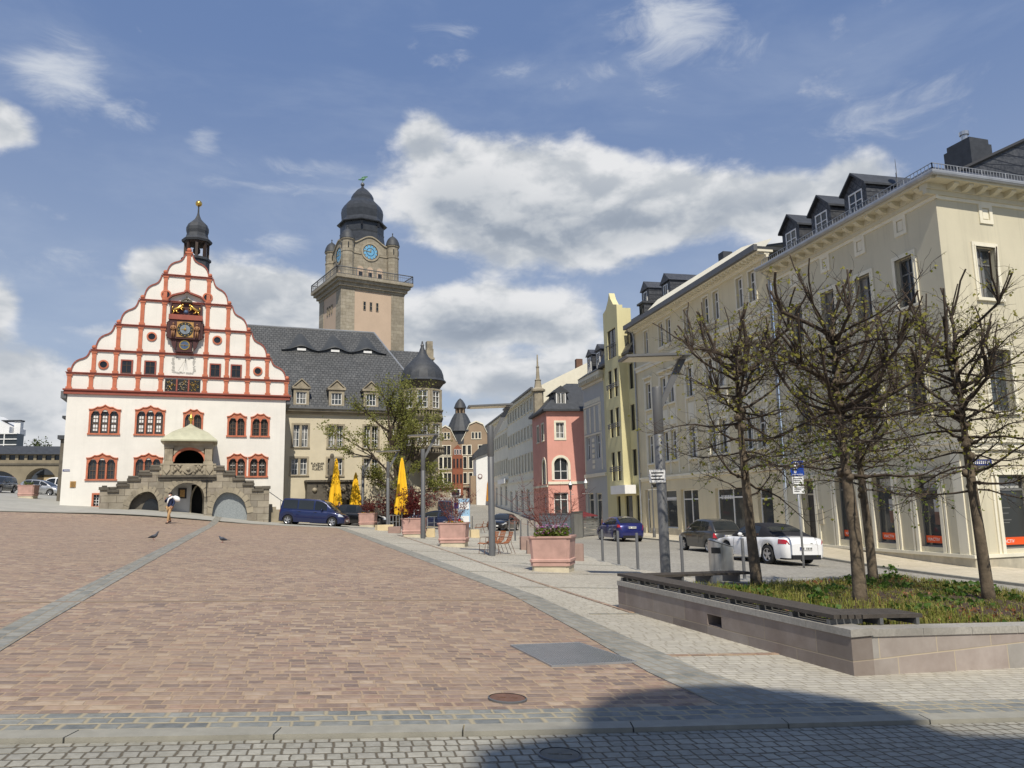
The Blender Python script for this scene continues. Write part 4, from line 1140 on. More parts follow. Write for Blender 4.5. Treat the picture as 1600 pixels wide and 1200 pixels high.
# second roof block behind the turret, with its chimney
mb = MB(); NF.box(mb, 22, 29.2, 0, 11.2, -14, -3.2); mb.build('rear_wall', M['beige'], city)
mb = MB(); mb.prism([NF.p(21, 11, -2.9), NF.p(21, 17.0, -8), NF.p(21, 11, -14)], NF.t*8.3); mb.build('rear_roof', M['slate'], city)
cu_, cz_ = NF.shift(0, -8).uv(670.5, 548)
NC = NF.shift(0, -8); mb = MB(); NC.box(mb, cu_-.35, cu_+.35, 11, 17.3, -.5, .4); NC.box(mb, cu_-.45, cu_+.45, 16.2, 16.4, -.6, .5); NC.box(mb, cu_-.28, cu_+.3, 17.3, 18.1, -.4, .3); mb.build('chimney', M['stone'], city)
# oriel turret
tz = lambda y: NF.uv(657, y)[1]
TC = NF.p(26.82, 0, .35); cc = (TC.x, TC.y, 0); ph = math.atan2(NF.n.y, NF.n.x)
tur = None
mb = MB()
zc0, zc1, zb0, zb1, zw0, zw1, zu0, zu1, zv0, zv1, ze_ = tz(727), tz(712), tz(711), tz(700), tz(698), tz(666), tz(654), tz(643), tz(641), tz(615), tz(600)
mb.lathe(cc, [(.35, zc0-.5), (.55, zc0), (1.1, zc0+.45), (1.55, zc1), (1.95, zc1+.1), (1.95, zb0+.12), (1.58, zb0+.13), (1.58, zw1+.25), (1.72, zw1+.3), (1.82, zu0-.1), (1.82, zu0), (1.56, zu0+.01), (1.56, ze_-.5), (1.66, ze_-.35), (1.86, ze_-.1), (1.95, ze_)], 24, ph)
tur = mb.build('oriel_turret', M['stone_dk'], city, smooth=True, angle=28)
# balustrades
for z0, z1, r in ((zb0+.12, zb1, 1.86), (zu0, zu1, 1.72)):
    mb = MB()
    for i in range(40):
        a = 2*math.pi*i/40; mb.lathe((cc[0]+r*math.cos(a), cc[1]+r*math.sin(a), z0), [(.035, 0), (.06, .12), (.03, (z1-z0)*.6), (.045, z1-z0-.07)], 5)
    R = [[(cc[0]+q*math.cos(2*math.pi*i/32), cc[1]+q*math.sin(2*math.pi*i/32), z) for i in range(32)] for q, z in ((r-.1, z1-.08), (r+.1, z1-.08), (r+.1, z1+.03), (r-.1, z1+.03))]
    mb.loft(R+[R[0]], True)
    mb.build('balustrade', M['stone'], tur)
# turret windows: tall white casements between stone piers
for z0, z1 in ((zw0, zw1), (zv0, zv1)):
    for k in range(-3, 4):
        a = ph+k*rad(46)+rad(-14); cx_, cy_ = cc[0]+1.52*math.cos(a), cc[1]+1.52*math.sin(a)
        fz = Fr((cx_, cy_), 0); fz.n = Vector((math.cos(a), math.sin(a), 0)); fz.t = Vector((-math.sin(a), math.cos(a), 0))
        window(tur, fz, -.42, .42, z0, z1, -.02, M['white_frame'], M['glass'], .055, 2, (.36, .68), .028, th=.12)
        mb = MB()
        for s in (-1, 1): fz.box(mb, s*.56-.1, s*.56+.1, z0-.1, z1+.12, -.1, .16)
        fz.box(mb, -.6, .6, z1+.04, z1+.2, -.1, .17)
        mb.build('stone_pier', M['stone'], tur)
mb = MB(); zt_ = tz(541)
mb.lathe(cc, [(2.0, ze_), (2.12, ze_+.08), (1.92, ze_+.3), (1.86, ze_+.7), (1.72, ze_+1.1), (1.45, ze_+1.5), (1.0, ze_+1.95), (.55, ze_+2.4), (.3, ze_+2.85), (.14, ze_+3.3), (.06, ze_+3.8), (.05, zt_+.1)], 16, ph)
dm_ = mb.build('turret_dome', M['slate_plain'], tur, smooth=True, angle=20)
mb = MB(); mb.ball((cc[0], cc[1], zt_), .17, 10); mb.build('dome_ball', M['anthra'], dm_, smooth=True)
# stone entrance balcony with statue, and the relief pier at the corner
q = NF.rect(477, 752, 552, 782)
mb = MB(); NF.box(mb, q[0], q[1], q[2]+.15, q[3]-.1, 0, 1.3); NF.box(mb, q[0]-.12, q[1]+.12, q[3]-.1, q[3]+.06, 0, 1.45); NF.box(mb, q[0]-.05, q[1]+.05, q[2]+.05, q[2]+.2, 0, 1.38)
for u in (q[0]+.35, q[0]+1.7, q[1]-.35):
    NF.prism(mb, [(u-.2, q[2]+.05), (u+.2, q[2]+.05), (u+.12, q[2]-.8), (u-.12, q[2]-.8)], .02, .9)
bal = mb.build('entrance_balcony', M['stone_dk'], city)
mb = MB()
for k in range(3):
    u = q[0]+.6+k*1.15; mb.mark(); mb.ball(NF.p(u, (q[2]+q[3])/2+.05, 1.3), .22, 8, (1, 1, .9))
mb.build_each('carved_medallion', M['stone'], bal, smooth=True)
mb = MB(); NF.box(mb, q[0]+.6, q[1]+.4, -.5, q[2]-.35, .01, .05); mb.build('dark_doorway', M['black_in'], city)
u, z = NF.uv(516, 752); mb = MB()
mb.lathe(NF.p(u, z, .8), [(.34, 0), (.3, .25), (.28, .3), (.30, .9), (.26, 1.5), (.16, 1.75), (.10, 1.85), (.16, 1.95), (.17, 2.1), (.1, 2.25)], 10); mb.build('statue', M['stone_dk'], bal, smooth=True)
qa = NF.shift(0, 1.2).rect(661, 737, 684, 800); PR = NF.shift(0, 1.2)
mb = MB(); PR.box(mb, qa[0], qa[1], -.8, qa[3]-1.4, -.7, 0); PR.box(mb, qa[0]+.05, qa[1]-.05, qa[3]-1.4, qa[3], -.65, -.05); PR.box(mb, qa[0]-.06, qa[1]+.06, qa[3]-1.5, qa[3]-1.36, -.75, .06); PR.box(mb, qa[0]-.05, qa[1]+.05, qa[3], qa[3]+.1, -.7, .05)
pier = thing('relief_pier', 'stone pier with a small dark figure relief beside the corner of the beige city hall', 'pillar', PR.p((qa[0]+qa[1])/2, -.5, 0))
mb.build('shaft', M['stone'], pier)
mb = MB(); u = (qa[0]+qa[1])/2+.1; zq = qa[3]-.9
mb.tube([PR.p(u, zq-.3, .08), PR.p(u-.08, zq+.05, .1), PR.p(u, zq+.35, .1)], [.09, .13, .08], 6); mb.ball(PR.p(u, zq+.5, .1), .1, 7); mb.tube([PR.p(u, zq+.3, .1), PR.p(u+.3, zq+.15, .1)], .05, 5)
mb.build('bronze_relief', M['black'], pier, smooth=True)
mw = thing('museum_lettering', 'dark metal museum name letters fixed to the beige wall between ground floor windows', 'sign', NF.p(18, 5, .03))
for k, s in enumerate(('PLAUENER', 'SPITZEN', 'MUSEUM')):
    text_obj('lettering', s, .23, NF, 17.95, 5.30-.23*k, .03, M['dark_frame'], mw, .015, 'CENTER')
# part of the stone wing that shows left of the old hall
WF = HALL.shift(-.1, -9)
q = WF.rect(87, 620, 101, 788)
wing = thing('stone_wing', 'dark grey stone wing peeping out left of the white town hall', 'building', WF.p(q[0], 2.4, 0))
mb = MB(); WF.box(mb, q[0]+.3, 3, 1, q[2]+5.4, -8, 0); WF.box(mb, q[0]+.55, 3, q[2]+5.4, q[3]-1.6, -8, -.2); WF.box(mb, q[0]+.75, 2, q[3]-1.6, q[3]-.2, -5, -1); mb.build('wall', M['stone_dk'], wing)
mb = MB(); WF.box(mb, q[0]+.1, 3, q[2]+5.2, q[2]+5.5, -8.2, .25); WF.box(mb, q[0]+.3, 3, q[2]+6.9, q[2]+7.1, -8.1, .1); WF.box(mb, q[0]+.7, 2, q[3]-.2, q[3], -5.1, -.9); mb.build('ledge', M['slate_plain'], wing)

# ================================================================ clock tower
TF = Fr(at(533, 450, 120)[:2], 58)
LF = Fr(at(533, 450, 120)[:2], 148)
M['tstone'] = grid_mat('tower_stone', [lin(146, 136, 116), lin(158, 147, 126), lin(168, 158, 136)], 1.1, .55, TF.au(), (0, 0, 1), joint=lin(120, 112, 96), jw=.03, bump=.2, shift=.5, stain=.4, stcol=lin(112, 106, 94), wob=.0)
M['tpink'] = mat('pink_beige_render', lin(190, 168, 146), .9, var=.06, scale=.4, streak=.08)
twr = thing('clock_tower', 'tall square stone clock tower with black domed helm rising behind the slate roof', 'clock tower', TF.p(5.5, 3, -5.5))
SD = 11.0
def tb(mb, a, b, z0, z1, d0=0.0, d1=.0):
    TF.box(mb, a, b, z0, z1, d0, d1)
mb = MB(); TF.box(mb, .05, SD-.05, 2, 38.5, -SD+.05, -.05); mb.build('shaft', M['tpink'], twr)
mb = MB()
for (a, b) in ((-.02, 2.3), (SD-2.3, SD+.02)):
    for (e, g) in ((-2.3, .02), (-SD-.02, -SD+2.3)): mb.mark(); TF.box(mb, a, b, 2, 37.4, e, g)
mb.build_each('corner_pier', M['tstone'], twr)
mb = MB()
for k, (z0, z1, ov) in enumerate(((36.9, 37.3, .12), (37.3, 37.9, .45), (37.9, 38.4, .85), (38.4, 38.9, 1.2))):
    TF.box(mb, -ov, SD+ov, z0+.001*k, z1, -SD-ov, ov)
mb.build('gallery', M['tstone'], twr)
mb = MB(); OV = 1.12
zr0, zr1 = 38.9, 40.15
cs = [(-OV, OV), (SD+OV, OV), (SD+OV, -SD-OV), (-OV, -SD-OV)]
for i in range(4):
    a, b = cs[i], cs[(i+1) % 4]
    pa, pb = TF.p(a[0], 0, a[1]), TF.p(b[0], 0, b[1])
    for z, r in ((zr1, .09), (zr0+.12, .05), ((zr0+zr1)/2+.2, .03)): mb.tube([pa+Vector((0, 0, z)), pb+Vector((0, 0, z))], r, 5)
    n = 36
    for k in range(n+1):
        p = pa.lerp(pb, k/n); r = .08 if k % 9 == 0 else .028
        mb.tube([p+Vector((0, 0, zr0)), p+Vector((0, 0, zr1))], r, 4)
mb.build('railing', M['anthra'], twr)
for F_ in (TF, LF):
    us = (4.0, 5.1, 6.2) if F_ is TF else (-5.6, -5.1, -4.6)
    for u in (us if F_ is TF else (-6.6, -5.5, -4.4)):
        window(twr, F_, u-.22, u+.22, 33.7, 35.1, .0, M['stone'], M['glass_dark'], .05, 1, (.5,), .03, th=.08)
# upper stage
I = 1.5
mb = MB(); TF.box(mb, I, SD-I, 38.9, 45.4, -SD+I, -I)
def gab(F_, o):
    P = [(o+I, 45.39)]
    for i in range(17):
        q = -1+2*i/16; P.append((o+5.5+q*2.9, 45.4+1.35*(.5+.5*math.cos(math.pi*q))**.8))
    P.append((o+SD-I, 45.39)); return P
for F_, o in ((TF, 0), (LF, -SD)):
    F_.prism(mb, gab(F_, o), -I-.6, -I+.02)
ub = mb.build('bell_stage', M['tstone'], twr)
mb = MB()
for F_, o in ((TF, 0), (LF, -SD)):
    P = gab(F_, o)
    for a, b in zip(P, P[1:]):
        F_.prism(mb, [a, b, (b[0], b[1]+.22), (a[0], a[1]+.22)], -I-.7, -I+.2)
    F_.box(mb, o+I, o+3.9, 43.6, 43.75, -I, -I+.1); F_.box(mb, o+7.1, o+SD-I, 43.6, 43.75, -I, -I+.1)
mb.build('curved_coping', M['stone'], ub)
for cu2, cd2 in ((I, -I), (SD-I, -I), (I, -SD+I), (SD-I, -SD+I)):
    p = TF.p(cu2, 0, cd2)
    mb = MB(); mb.lathe((p.x, p.y, 0), [(1.05, 38.9), (1.05, 43.5), (1.12, 43.55), (1.12, 43.75), (1.02, 43.8), (1.02, 45.5), (1.18, 45.6), (1.18, 45.8)], 12)
    ct = mb.build('corner_turret', M['tstone'], ub)
    mb = MB(); mb.lathe((p.x, p.y, 0), [(1.25, 45.8), (1.2, 46.0), (1.08, 46.5), (.85, 47.0), (.5, 47.4), (.12, 47.65), (.05, 48.0)], 12); mb.ball((p.x, p.y, 48.1), .13, 6); mb.build('turret_cap', M['slate_plain'], ct, smooth=True, angle=40)
    mb = MB()
    for a in (-1.2, -2.6, .2): mb.box((p.x+1.0*math.cos(a), p.y+1.0*math.sin(a), 44.6), (.16, .16, .9), a)
    mb.build('slit_window', M['glass_dark'], ct)
M['dial_light'] = mat('light_blue_dial', lin(110, 168, 204), .4, var=.08)
M['dial_dark'] = mat('dark_blue_dial', lin(30, 52, 84), .4, var=.05)
for F_, o in ((TF, 0), (LF, -SD)):
    u, z = o+5.5, 44.2; G_ = F_.shift(0, -I)
    mb = disc(G_, u, z, 1.32, 1.62, .14, 36, .14); dl = mb.build('clock_face', M['stone'], twr)
    disc(G_, u, z, 0, 1.33, .05, 36).build('dial', M['dial_light'], dl)
    mb = MB()
    for i in range(12):
        a = i*math.pi/6; c, s = math.cos(a), math.sin(a)
        G_.prism(mb, [(u+c*.95-s*.05, z+s*.95+c*.05), (u+c*.95+s*.05, z+s*.95-c*.05), (u+c*1.22+s*.07, z+s*1.22-c*.07), (u+c*1.22-s*.07, z+s*1.22+c*.07)], .05, .07)
    mb.build('numerals', M['gold'], dl)
    disc(G_, u, z, 1.20, 1.33, .062, 36).build('minute_ring', M['dial_dark'], dl)
    disc(G_, u, z, .62, .72, .063, 36).build('inner_ring', M['dial_dark'], dl)
    mb = MB(); G_.prism(mb, [(u-1.15, z+.12), (u-1.15, z+.18), (u+.15, z+.06), (u+.12, z-.06)], .08, .10); G_.prism(mb, [(u-.07, z), (u+.07, z), (u+.18, z+.62), (u+.08, z+.64)], .10, .12)
    mb.build('hands', M['gold'], dl)
    for k in (-1, 0, 1):
        uu = o+5.5+k*1.7
        mb = MB(); P = [(uu-.55, 39.0)]+[(uu-.55*math.cos(math.pi*i/10), 41.0+.55*math.sin(math.pi*i/10)) for i in range(11)]+[(uu+.55, 39.0)]
        G_.prism(mb, P, .0, .06); nn = mb.build('arched_niche', M['tpink'], ub)
        mb = MB(); G_.box(mb, uu-.34, uu+.34, 39.0, 40.6, .06, .09); mb.build('door', M['glass_dark'], nn)
cx = TF.p(5.5, 0, -5.5); cx = (cx.x, cx.y, 0); ph8 = math.atan2(TF.n.y, TF.n.x)+rad(22.5)
M['helm'] = mat('black_slate_helm', lin(54, 57, 62), .42, var=.25, scale=1.6, bump=.4, bscale=9, streak=.2)
mb = MB(); mb.lathe(cx, [(4.3, 45.6), (3.95, 46.6), (3.75, 48.0), (3.82, 48.3), (3.72, 48.4), (3.74, 49.9), (3.5, 50.0)], 8, ph8); hd = mb.build('drum', M['helm'], twr)
mb = MB(); mb.lathe(cx, [(4.25, 49.9), (4.32, 50.05), (3.75, 50.55), (3.50, 51.0), (3.56, 51.6), (3.62, 52.3), (3.50, 53.0), (3.1, 53.7), (2.55, 54.25), (2.1, 54.6), (2.06, 54.75), (1.95, 54.85), (1.92, 55.3), (1.62, 55.9), (1.1, 56.5), (.55, 56.9), (.26, 57.15), (.16, 57.5)], 8, ph8)
hm = mb.build('helm', M['helm'], twr)
mb = MB(); mb.ball((cx[0], cx[1], 57.75), .36, 12); mb.build('ball', M['anthra'], hm, smooth=True)
M['verdigris'] = mat('verdigris', lin(96, 140, 112), .6, .1, var=.2, scale=4)
mb = MB(); c = Vector((cx[0], cx[1], 58.65))
mb.tube([c+Vector((-.75, 0, -.02)), c+Vector((-.3, 0, .05)), c+Vector((.1, 0, .1)), c+Vector((.45, 0, .2))], [.05, .16, .2, .1], 7); mb.ball(c+Vector((-.62, 0, .06)), .13, 7)
for s in (-1, 1): mb.prism([c+Vector((-.25, s*.05, .2)), c+Vector((.3, s*.05, .18)), c+Vector((.95, s*.12, .52)), c+Vector((.35, s*.12, .55)), c+Vector((-.1, s*.1, .42))], Vector((0, s*.05, .01)))
mb.tube([Vector((cx[0], cx[1], 57.9)), c], .06, 5); mb.prism([c+Vector((-.1, -.03, -.15)), c+Vector((.3, -.03, -.2)), c+Vector((.35, -.03, .05)), c+Vector((-.1, -.03, .05))], Vector((0, .06, 0)))
mb.build('weather_vane', M['verdigris'], hm)
mb = MB()
for a in (-.5, .5): p = TF.p(5.5+a*3, 0, -1.65); mb.box((p.x, p.y, 49.2), (.35, .2, .7), TF.az)
mb.build('louvre', M['black'], hd)

# ================================================================ left: arcade bridge and things behind it
BF = Fr(at(0, 780, 92)[:2], 69)
M['bridge_stone'] = mat('brown_grey_stone', lin(134, 124, 104), .9, var=.15, scale=1, bump=.2, bscale=8, streak=.15)
br = thing('arcade_bridge', 'grey stone covered bridge with two wide arches and dark slate roof joining the town hall', 'bridge', BF.p(2, 4.5, 0))
arcs = [(-3.2, 1.75, 6.9, 5.0), (2.3, 5.75, 7.2, 5.2), (-8.6, -3.8, 6.9, 5.0)]
def zb_b(u):
    for a, b, zt, zs in arcs:
        if a < u < b:
            q = abs(2*(u-a)/(b-a)-1); return zs+(zt-zs)*(1-q*q)**.5
    return 3.5
mb = MB(); strip_wall(mb, BF, [-12, 8]+[x for a in arcs for x in a[:2]], zb_b, lambda u: 7.55, -3, 0, .25)
BF.box(mb, -12, 8, 7.75, 8.15, -3, -.02); BF.box(mb, -12, 8, 8.75, 8.95, -3, -.02)
for k in range(22): BF.box(mb, -12.1+k*.95, -11.78+k*.95, 8.15, 8.75, -.3, -.02)
mb.build('arcade', M['bridge_stone'], br)
mb = MB(); BF.box(mb, -12, 8, 7.55, 7.75, -3, .12); mb.build('string_course', M['stone_dk'], br)
mb = MB(); BF.box(mb, -12, 8, 8.15, 8.75, -2.9, -.32); mb.build('window_band', M['glass_dark'], br)
mb = MB(); mb.prism([BF.p(-12, 8.85, .35), BF.p(-12, 9.95, -1.5), BF.p(-12, 8.85, -3.3)], BF.t*20); mb.build('roof', M['slate_plain'], br)
# modern white building with glass corner
q0_ = at(0, 680, 130)
MF = Fr((q0_.x, q0_.y), 84)
mo = thing('modern_office', 'white modern office building with dark glazed floors at the left edge behind the bridge', 'office building', MF.p(0, 5, 0))
q = MF.rect(0, 677, 27, 700)
mb = MB(); MF.box(mb, -12, 2.6, 4, q[3]-.0, -2.5, -.3); mb.build('glazed_floors', M['glass'], mo)
mb = MB()
for z in (q[3]-.1, q[3]-1.05, q[3]-2.0): MF.box(mb, -12, 2.65, z, z+.16, -.3, -.1)
for k in range(8): MF.box(mb, -9.6+k*1.45, -9.45+k*1.45, 6, q[3]-.1, -.3, -.12)
mb.build('window_grid', M['white_frame'], mo)
qw = MF.rect(0, 657, 22, 677)
mb = MB(); MF.prism(mb, [(-12, q[3]+.06), (1.1, q[3]+.06), (1.1, q[3]+1.2), (-2.6, qw[3]+1.2), (-12, qw[3]+1.2)], -6, -.6); MF.box(mb, 1.12, qw[1]+.0, q[3]+.06, qw[3]+.05, -3, -2); mb.build('white_gable', M['white'], mo)
mb = MB(); MF.box(mb, -2, qw[1]+.1, qw[3]+.05, qw[3]+.3, -3.2, -1.8); mb.build('roof_slab', M['slate_plain'], mo)
# shop with red awning seen through the arch
q = at(8, 752, 108); SF = Fr((q.x, q.y), 80)
sh = thing('red_shop', 'dark building with a red awning seen through the left arch of the bridge', 'shop', SF.p(0, 4, 0))
mb = MB(); SF.box(mb, -8, 2.6, 3, 9, -6, 0); mb.build('wall', M['glass_dark'], sh)
M['red_cloth'] = mat('red_awning', lin(104, 34, 38), .8, var=.15)
mb = MB(); SF.prism(mb, [(-6, 6.4), (1.8, 6.4), (1.8, 6.9), (-6, 6.9)], 0, .9); mb.build('awning', M['red_cloth'], sh)
q = at(70, 745, 118); SF = Fr((q.x, q.y), 75)
sh = thing('ochre_house', 'low ochre house with grey roof seen through the right arch of the bridge', 'house', SF.p(0, 4, 0))
M['ochre'] = mat('ochre_render', lin(190, 168, 130), .9)
mb = MB(); SF.box(mb, -1.5, 4, 3, 7.6, -6, 0); mb.build('wall', M['ochre'], sh)
mb = MB(); SF.prism(mb, [(-1.9, 7.6), (4.3, 7.6), (2, 9.2), (-.4, 9.2)], -6.2, .3); mb.build('roof', M['slate_plain'], sh)
mb = MB()
for u in (-.8, .6, 2.0): mb.mark(); SF.box(mb, u, u+.6, 5.2, 6.6, 0, .04)
mb.build_each('window', M['glass_dark'], sh)
# ================================================================ right-hand row of town houses
M['cream'] = mat('cream_render', lin(202, 195, 172), .9, var=.07, scale=.5, bump=.25, bscale=14, streak=.30)
M['cream_trim'] = mat('pale_cream_trim', lin(226, 220, 200), .8, var=.07, streak=.12)
M['plinth'] = mat('grey_beige_plinth', lin(186, 178, 158), .85, var=.14, scale=2, streak=.35, dirt=lin(150, 142, 126), dscale=.8)
M['cream2'] = mat('yellowish_cream_render', lin(214, 203, 172), .9, var=.07, scale=.5, bump=.25, bscale=14, streak=.26)
M['yellow'] = mat('pale_yellow_render', lin(208, 200, 156), .9, var=.07, scale=.6, streak=.12)
M['grey_r'] = mat('light_grey_render', lin(178, 180, 178), .9, var=.05, scale=.8)
M['pink'] = mat('salmon_pink_render', lin(212, 154, 140), .9, var=.08, scale=.7, streak=.12)
M['oldcream'] = mat('dull_cream_render', lin(226, 222, 206), .9, var=.07, scale=.5, streak=.1)
M['slate_s'] = grid_mat('diamond_slate', [lin(34, 37, 44), lin(42, 45, 52), lin(50, 53, 60)], .30, .30, tuple((ROW.t+Vector((0, 0, 1))).normalized()), tuple((ROW.t-Vector((0, 0, 1))).normalized()),
    joint=lin(28, 30, 36), jw=.022, bump=.45, shift=0.0, stain=.25, rough=.42, wob=0, stcol=lin(48, 50, 56))
M['orange'] = mat('orange_banner', lin(232, 88, 32), .5, var=.03)
M['blind'] = mat('pale_poster', lin(170, 170, 166), .6, var=.15, scale=3)
M['poster'] = mat('brown_poster', lin(110, 84, 72), .6, var=.4, scale=4)
def downpipe(parent, F, u, z0, z1, d=.12, r=.06):
    mb = MB(); mb.tube([F.p(u, z0, d), F.p(u, z1-.5, d), F.p(u, z1-.2, d+.1), F.p(u, z1, d+.5)], r, 8)
    for z in (z0+1.5, z0+4.5, z0+8): F.box(mb, u-.08, u+.08, z, z+.05, 0, d+.07)
    return mb.build('downpipe', M['zinc'], parent)

# ---- corner house
SFR = Fr(ROW.o, 72)
ch = thing('corner_house', 'large cream corner house with slate dormers and bracketed cornice at the right edge', 'house', ROW.p(0, -1, 0))
UP, SW = -11.72, 9.5
cols = [-1.98, -4.53, -7.05, -9.6]
top = [(u-.5, u+.5, 9.36, 11.42) for u in cols]
mid = [(u-.52, u+.52, 4.85, 7.25) for u in cols]
gr = [(-10.43, -9.37, -.8, 2.63), (-7.7, -6.45, -.22, 2.6), (-5.15, -3.95, -.26, 2.55), (-2.62, -1.42, -.30, 2.48)]
stop = [(1.72, 2.73, 9.3, 11.4), (5.0, 6.0, 9.3, 11.4), (7.6, 8.6, 9.3, 11.4)]; smid = [(1.66, 2.84, 4.82, 7.25), (5.0, 6.1, 4.82, 7.25)]; sgr = [(1.5, 3.0, -.35, 2.4), (5.0, 6.8, -.35, 2.4)]
mb = MB()
wall(mb, ROW, UP, 0, -1.6, 13.5, top+mid+gr, .32); wall(mb, SFR, 0, SW, -1.6, 13.5, stop+smid+sgr, .32)
mb.build('wall', M['cream'], ch)
mb = MB()
for F_, a, b, sgn in ((ROW, UP, .06, -1), (SFR, -.06, SW, 1)):
    hs = gr if F_ is ROW else sgr
    segs = []; x = a
    for h in sorted(hs):
        if h[2] < -.5: segs.append((x, h[0]-.1)); x = h[1]+.1
    segs.append((x, b))
    for s0, s1 in segs:
        F_.box(mb, s0, s1, -1.7, -.62, -.1, .07)
mb.build('plinth', M['plinth'], ch)
mb = MB()
for F_, a, b in ((ROW, UP, .12), (SFR, -.02, SW)):
    segs = [(a, -10.55), (-9.25, b)] if F_ is ROW else [(a, b)]
    for s0, s1 in segs: mb.mark(); F_.box(mb, s0, s1, -.62, -.50, -.08, .12)
    mb.mark(); F_.box(mb, a, b, 3.35, 3.62, -.05, .10); F_.box(mb, a, b+.04, 3.62, 3.78, -.05, .18)
    mb.mark(); F_.box(mb, a, b, 13.18, 13.32, -.05, .06)
mb.build_each('string_course', M['cream_trim'], ch)
mb = MB(); trims = MB()
for hs, F_ in ((top, ROW), (mid, ROW), (stop, SFR), (smid, SFR)):
    for h in hs: trims.mark(); surround(trims, F_, *h, .17, -.03, .055); surround(trims, F_, h[0]-.0, h[1]+.0, h[2], h[3], .06, -.03, .075, False)
for F_, cs_ in ((ROW, cols), (SFR, [2.5, 5.5])):
    for u in cs_:
        a, b, c, e = u-.19, u+.19, 12.55, 13.05; trims.mark()
        surround(trims, F_, a, b, c, e, .16, -.02, .05, False); F_.box(trims, a-.16, b+.16, c-.16, c, -.02, .052); F_.box(trims, a+.05, b-.05, c+.05, e-.05, -.02, .02)
for h in gr+sgr:
    F_ = ROW if h in gr else SFR
    zb = -.5 if h[2] > -.5 else -.8; trims.mark()
    for s in (h[0]-.16, h[1]): F_.box(trims, s, s+.16, zb, h[3], -.05, .06)
    for s in (h[0]-.34, h[1]+.22): F_.box(trims, s, s+.1, zb, h[3]+.1, -.05, .05)
    F_.box(trims, h[0]-.36, h[1]+.36, h[3], h[3]+.2, -.05, .09)
trims.mark(); ROW.box(trims, -.62, -.18, -.5, 3.3, -.02, .05); SFR.box(trims, .18, .5, -.5, 3.3, -.02, .05)
trims.build_each('window_surround', M['cream_trim'], ch)
for hs, F_ in ((top, ROW), (mid, ROW), (stop, SFR), (smid, SFR)):
    for h in hs: window(ch, F_, *h, -.25, M['grey_frame'], M['glass'], .08, 2, (.68,), .035)
for h in gr+sgr:
    F_ = ROW if h in gr else SFR
    if h[2] < -.5:
        w = window(ch, F_, h[0], h[1], h[2], h[3], -.30, M['plinth'], M['dark_frame'], .1, 1, (.78,), .05, name='door'); continue
    w = window(ch, F_, h[0], h[1], h[2], h[3], -.26, M['grey_frame'], M['shopglass'], .06, 1, (.80,), .05, name='shop_window')
    mb = MB(); F_.box(mb, h[0]+.06, h[1]-.06, h[2]+.14, h[2]+.42, -.235, -.225); bo = mb.build('orange_banner', M['orange'], w)
    text_obj('banner_lettering', 'VIACTIV', .17, F_, h[0]+.14, h[2]+.22, -.222, M['white'], bo, .003)
    mb = MB(); F_.box(mb, h[0]+.2, h[1]-.2, h[2]+(h[3]-h[2])*.82, h[3]-.12, -.235, -.228); mb.build('lit_sign', M['blind'], w)
    if F_ is ROW:
        mb = MB(); m_ = (h[0]+h[1])/2; F_.box(mb, m_+.02, h[1]-.12, h[2]+.85, h[2]+1.85, -.235, -.228); mb.build('poster', M['poster'], w)
        mb = MB(); F_.box(mb, m_+.04, h[1]-.14, h[2]+1.35, h[2]+1.83, -.228, -.224); mb.build('poster_print', M['blind'], w)
    else:
        mb = MB()
        for k, z in enumerate((1.5, 1.3, 1.05, .95)): F_.box(mb, h[0]+.3, h[0]+.75-.1*(k % 2), h[2]+z, h[2]+z+.03, -.234, -.228)
        mb.build('printed_lines', M['grey_frame'], w)
# cornice with brackets, gutter, snow guard
mb = MB()
for F_, a, b, o_ in ((ROW, UP, .60, 0), (SFR, -.55, SW, .004)):
    F_.box(mb, a, b-.5 if F_ is ROW else b+0, 13.32+o_, 13.5+o_, -.05, .12)
    F_.box(mb, a, b, 13.74+o_, 13.9-o_, -.3, .66+o_)
    F_.box(mb, a, b-.42 if F_ is ROW else b, 13.5+o_, 13.74+o_, -.2, .18+o_)
mb.build('cornice', M['cream'], ch)
mb = MB()
def brk_(F_, u):
    P = [(.18, 13.52), (.40, 13.56), (.56, 13.66), (.56, 13.74), (.18, 13.74)]
    mb.mark(); mb.prism([F_.p(u-.12, z, d) for d, z in P], F_.t*.24)
n = 16
for k in range(n): brk_(ROW, -.35-k*.74)
for k in range(12): brk_(SFR, .55+k*.74)
mb.build_each('bracket', M['cream'], ch)
mb = MB()
mb.tube([ROW.p(UP-.2, 13.93, .76), (ROW.p(0, 13.93, .76)+SFR.p(0, 13.93, .76)-ROW.p(0, 13.93, 0)), SFR.p(SW, 13.93, .76)], .115, 10)
mb.build('gutter', M['zinc'], ch)
mb = MB()
cor = ROW.p(0, 0, .5)+SFR.p(0, 0, .5)-ROW.p(0, 0, 0)
for a, b in ((ROW.p(UP, 0, .5), cor), (cor, SFR.p(SW, 0, .5))):
    for z in (14.15, 14.42): mb.tube([a+Vector((0, 0, z)), b+Vector((0, 0, z))], .018, 4)
    n = 64
    for k in range(n+1):
        p = a.lerp(b, k/n); mb.tube([p+Vector((0, 0, 14.02)), p+Vector((0, 0, 14.42))], .012 if k % 8 else .025, 4)
mb.build('snow_guard', M['zinc'], ch)
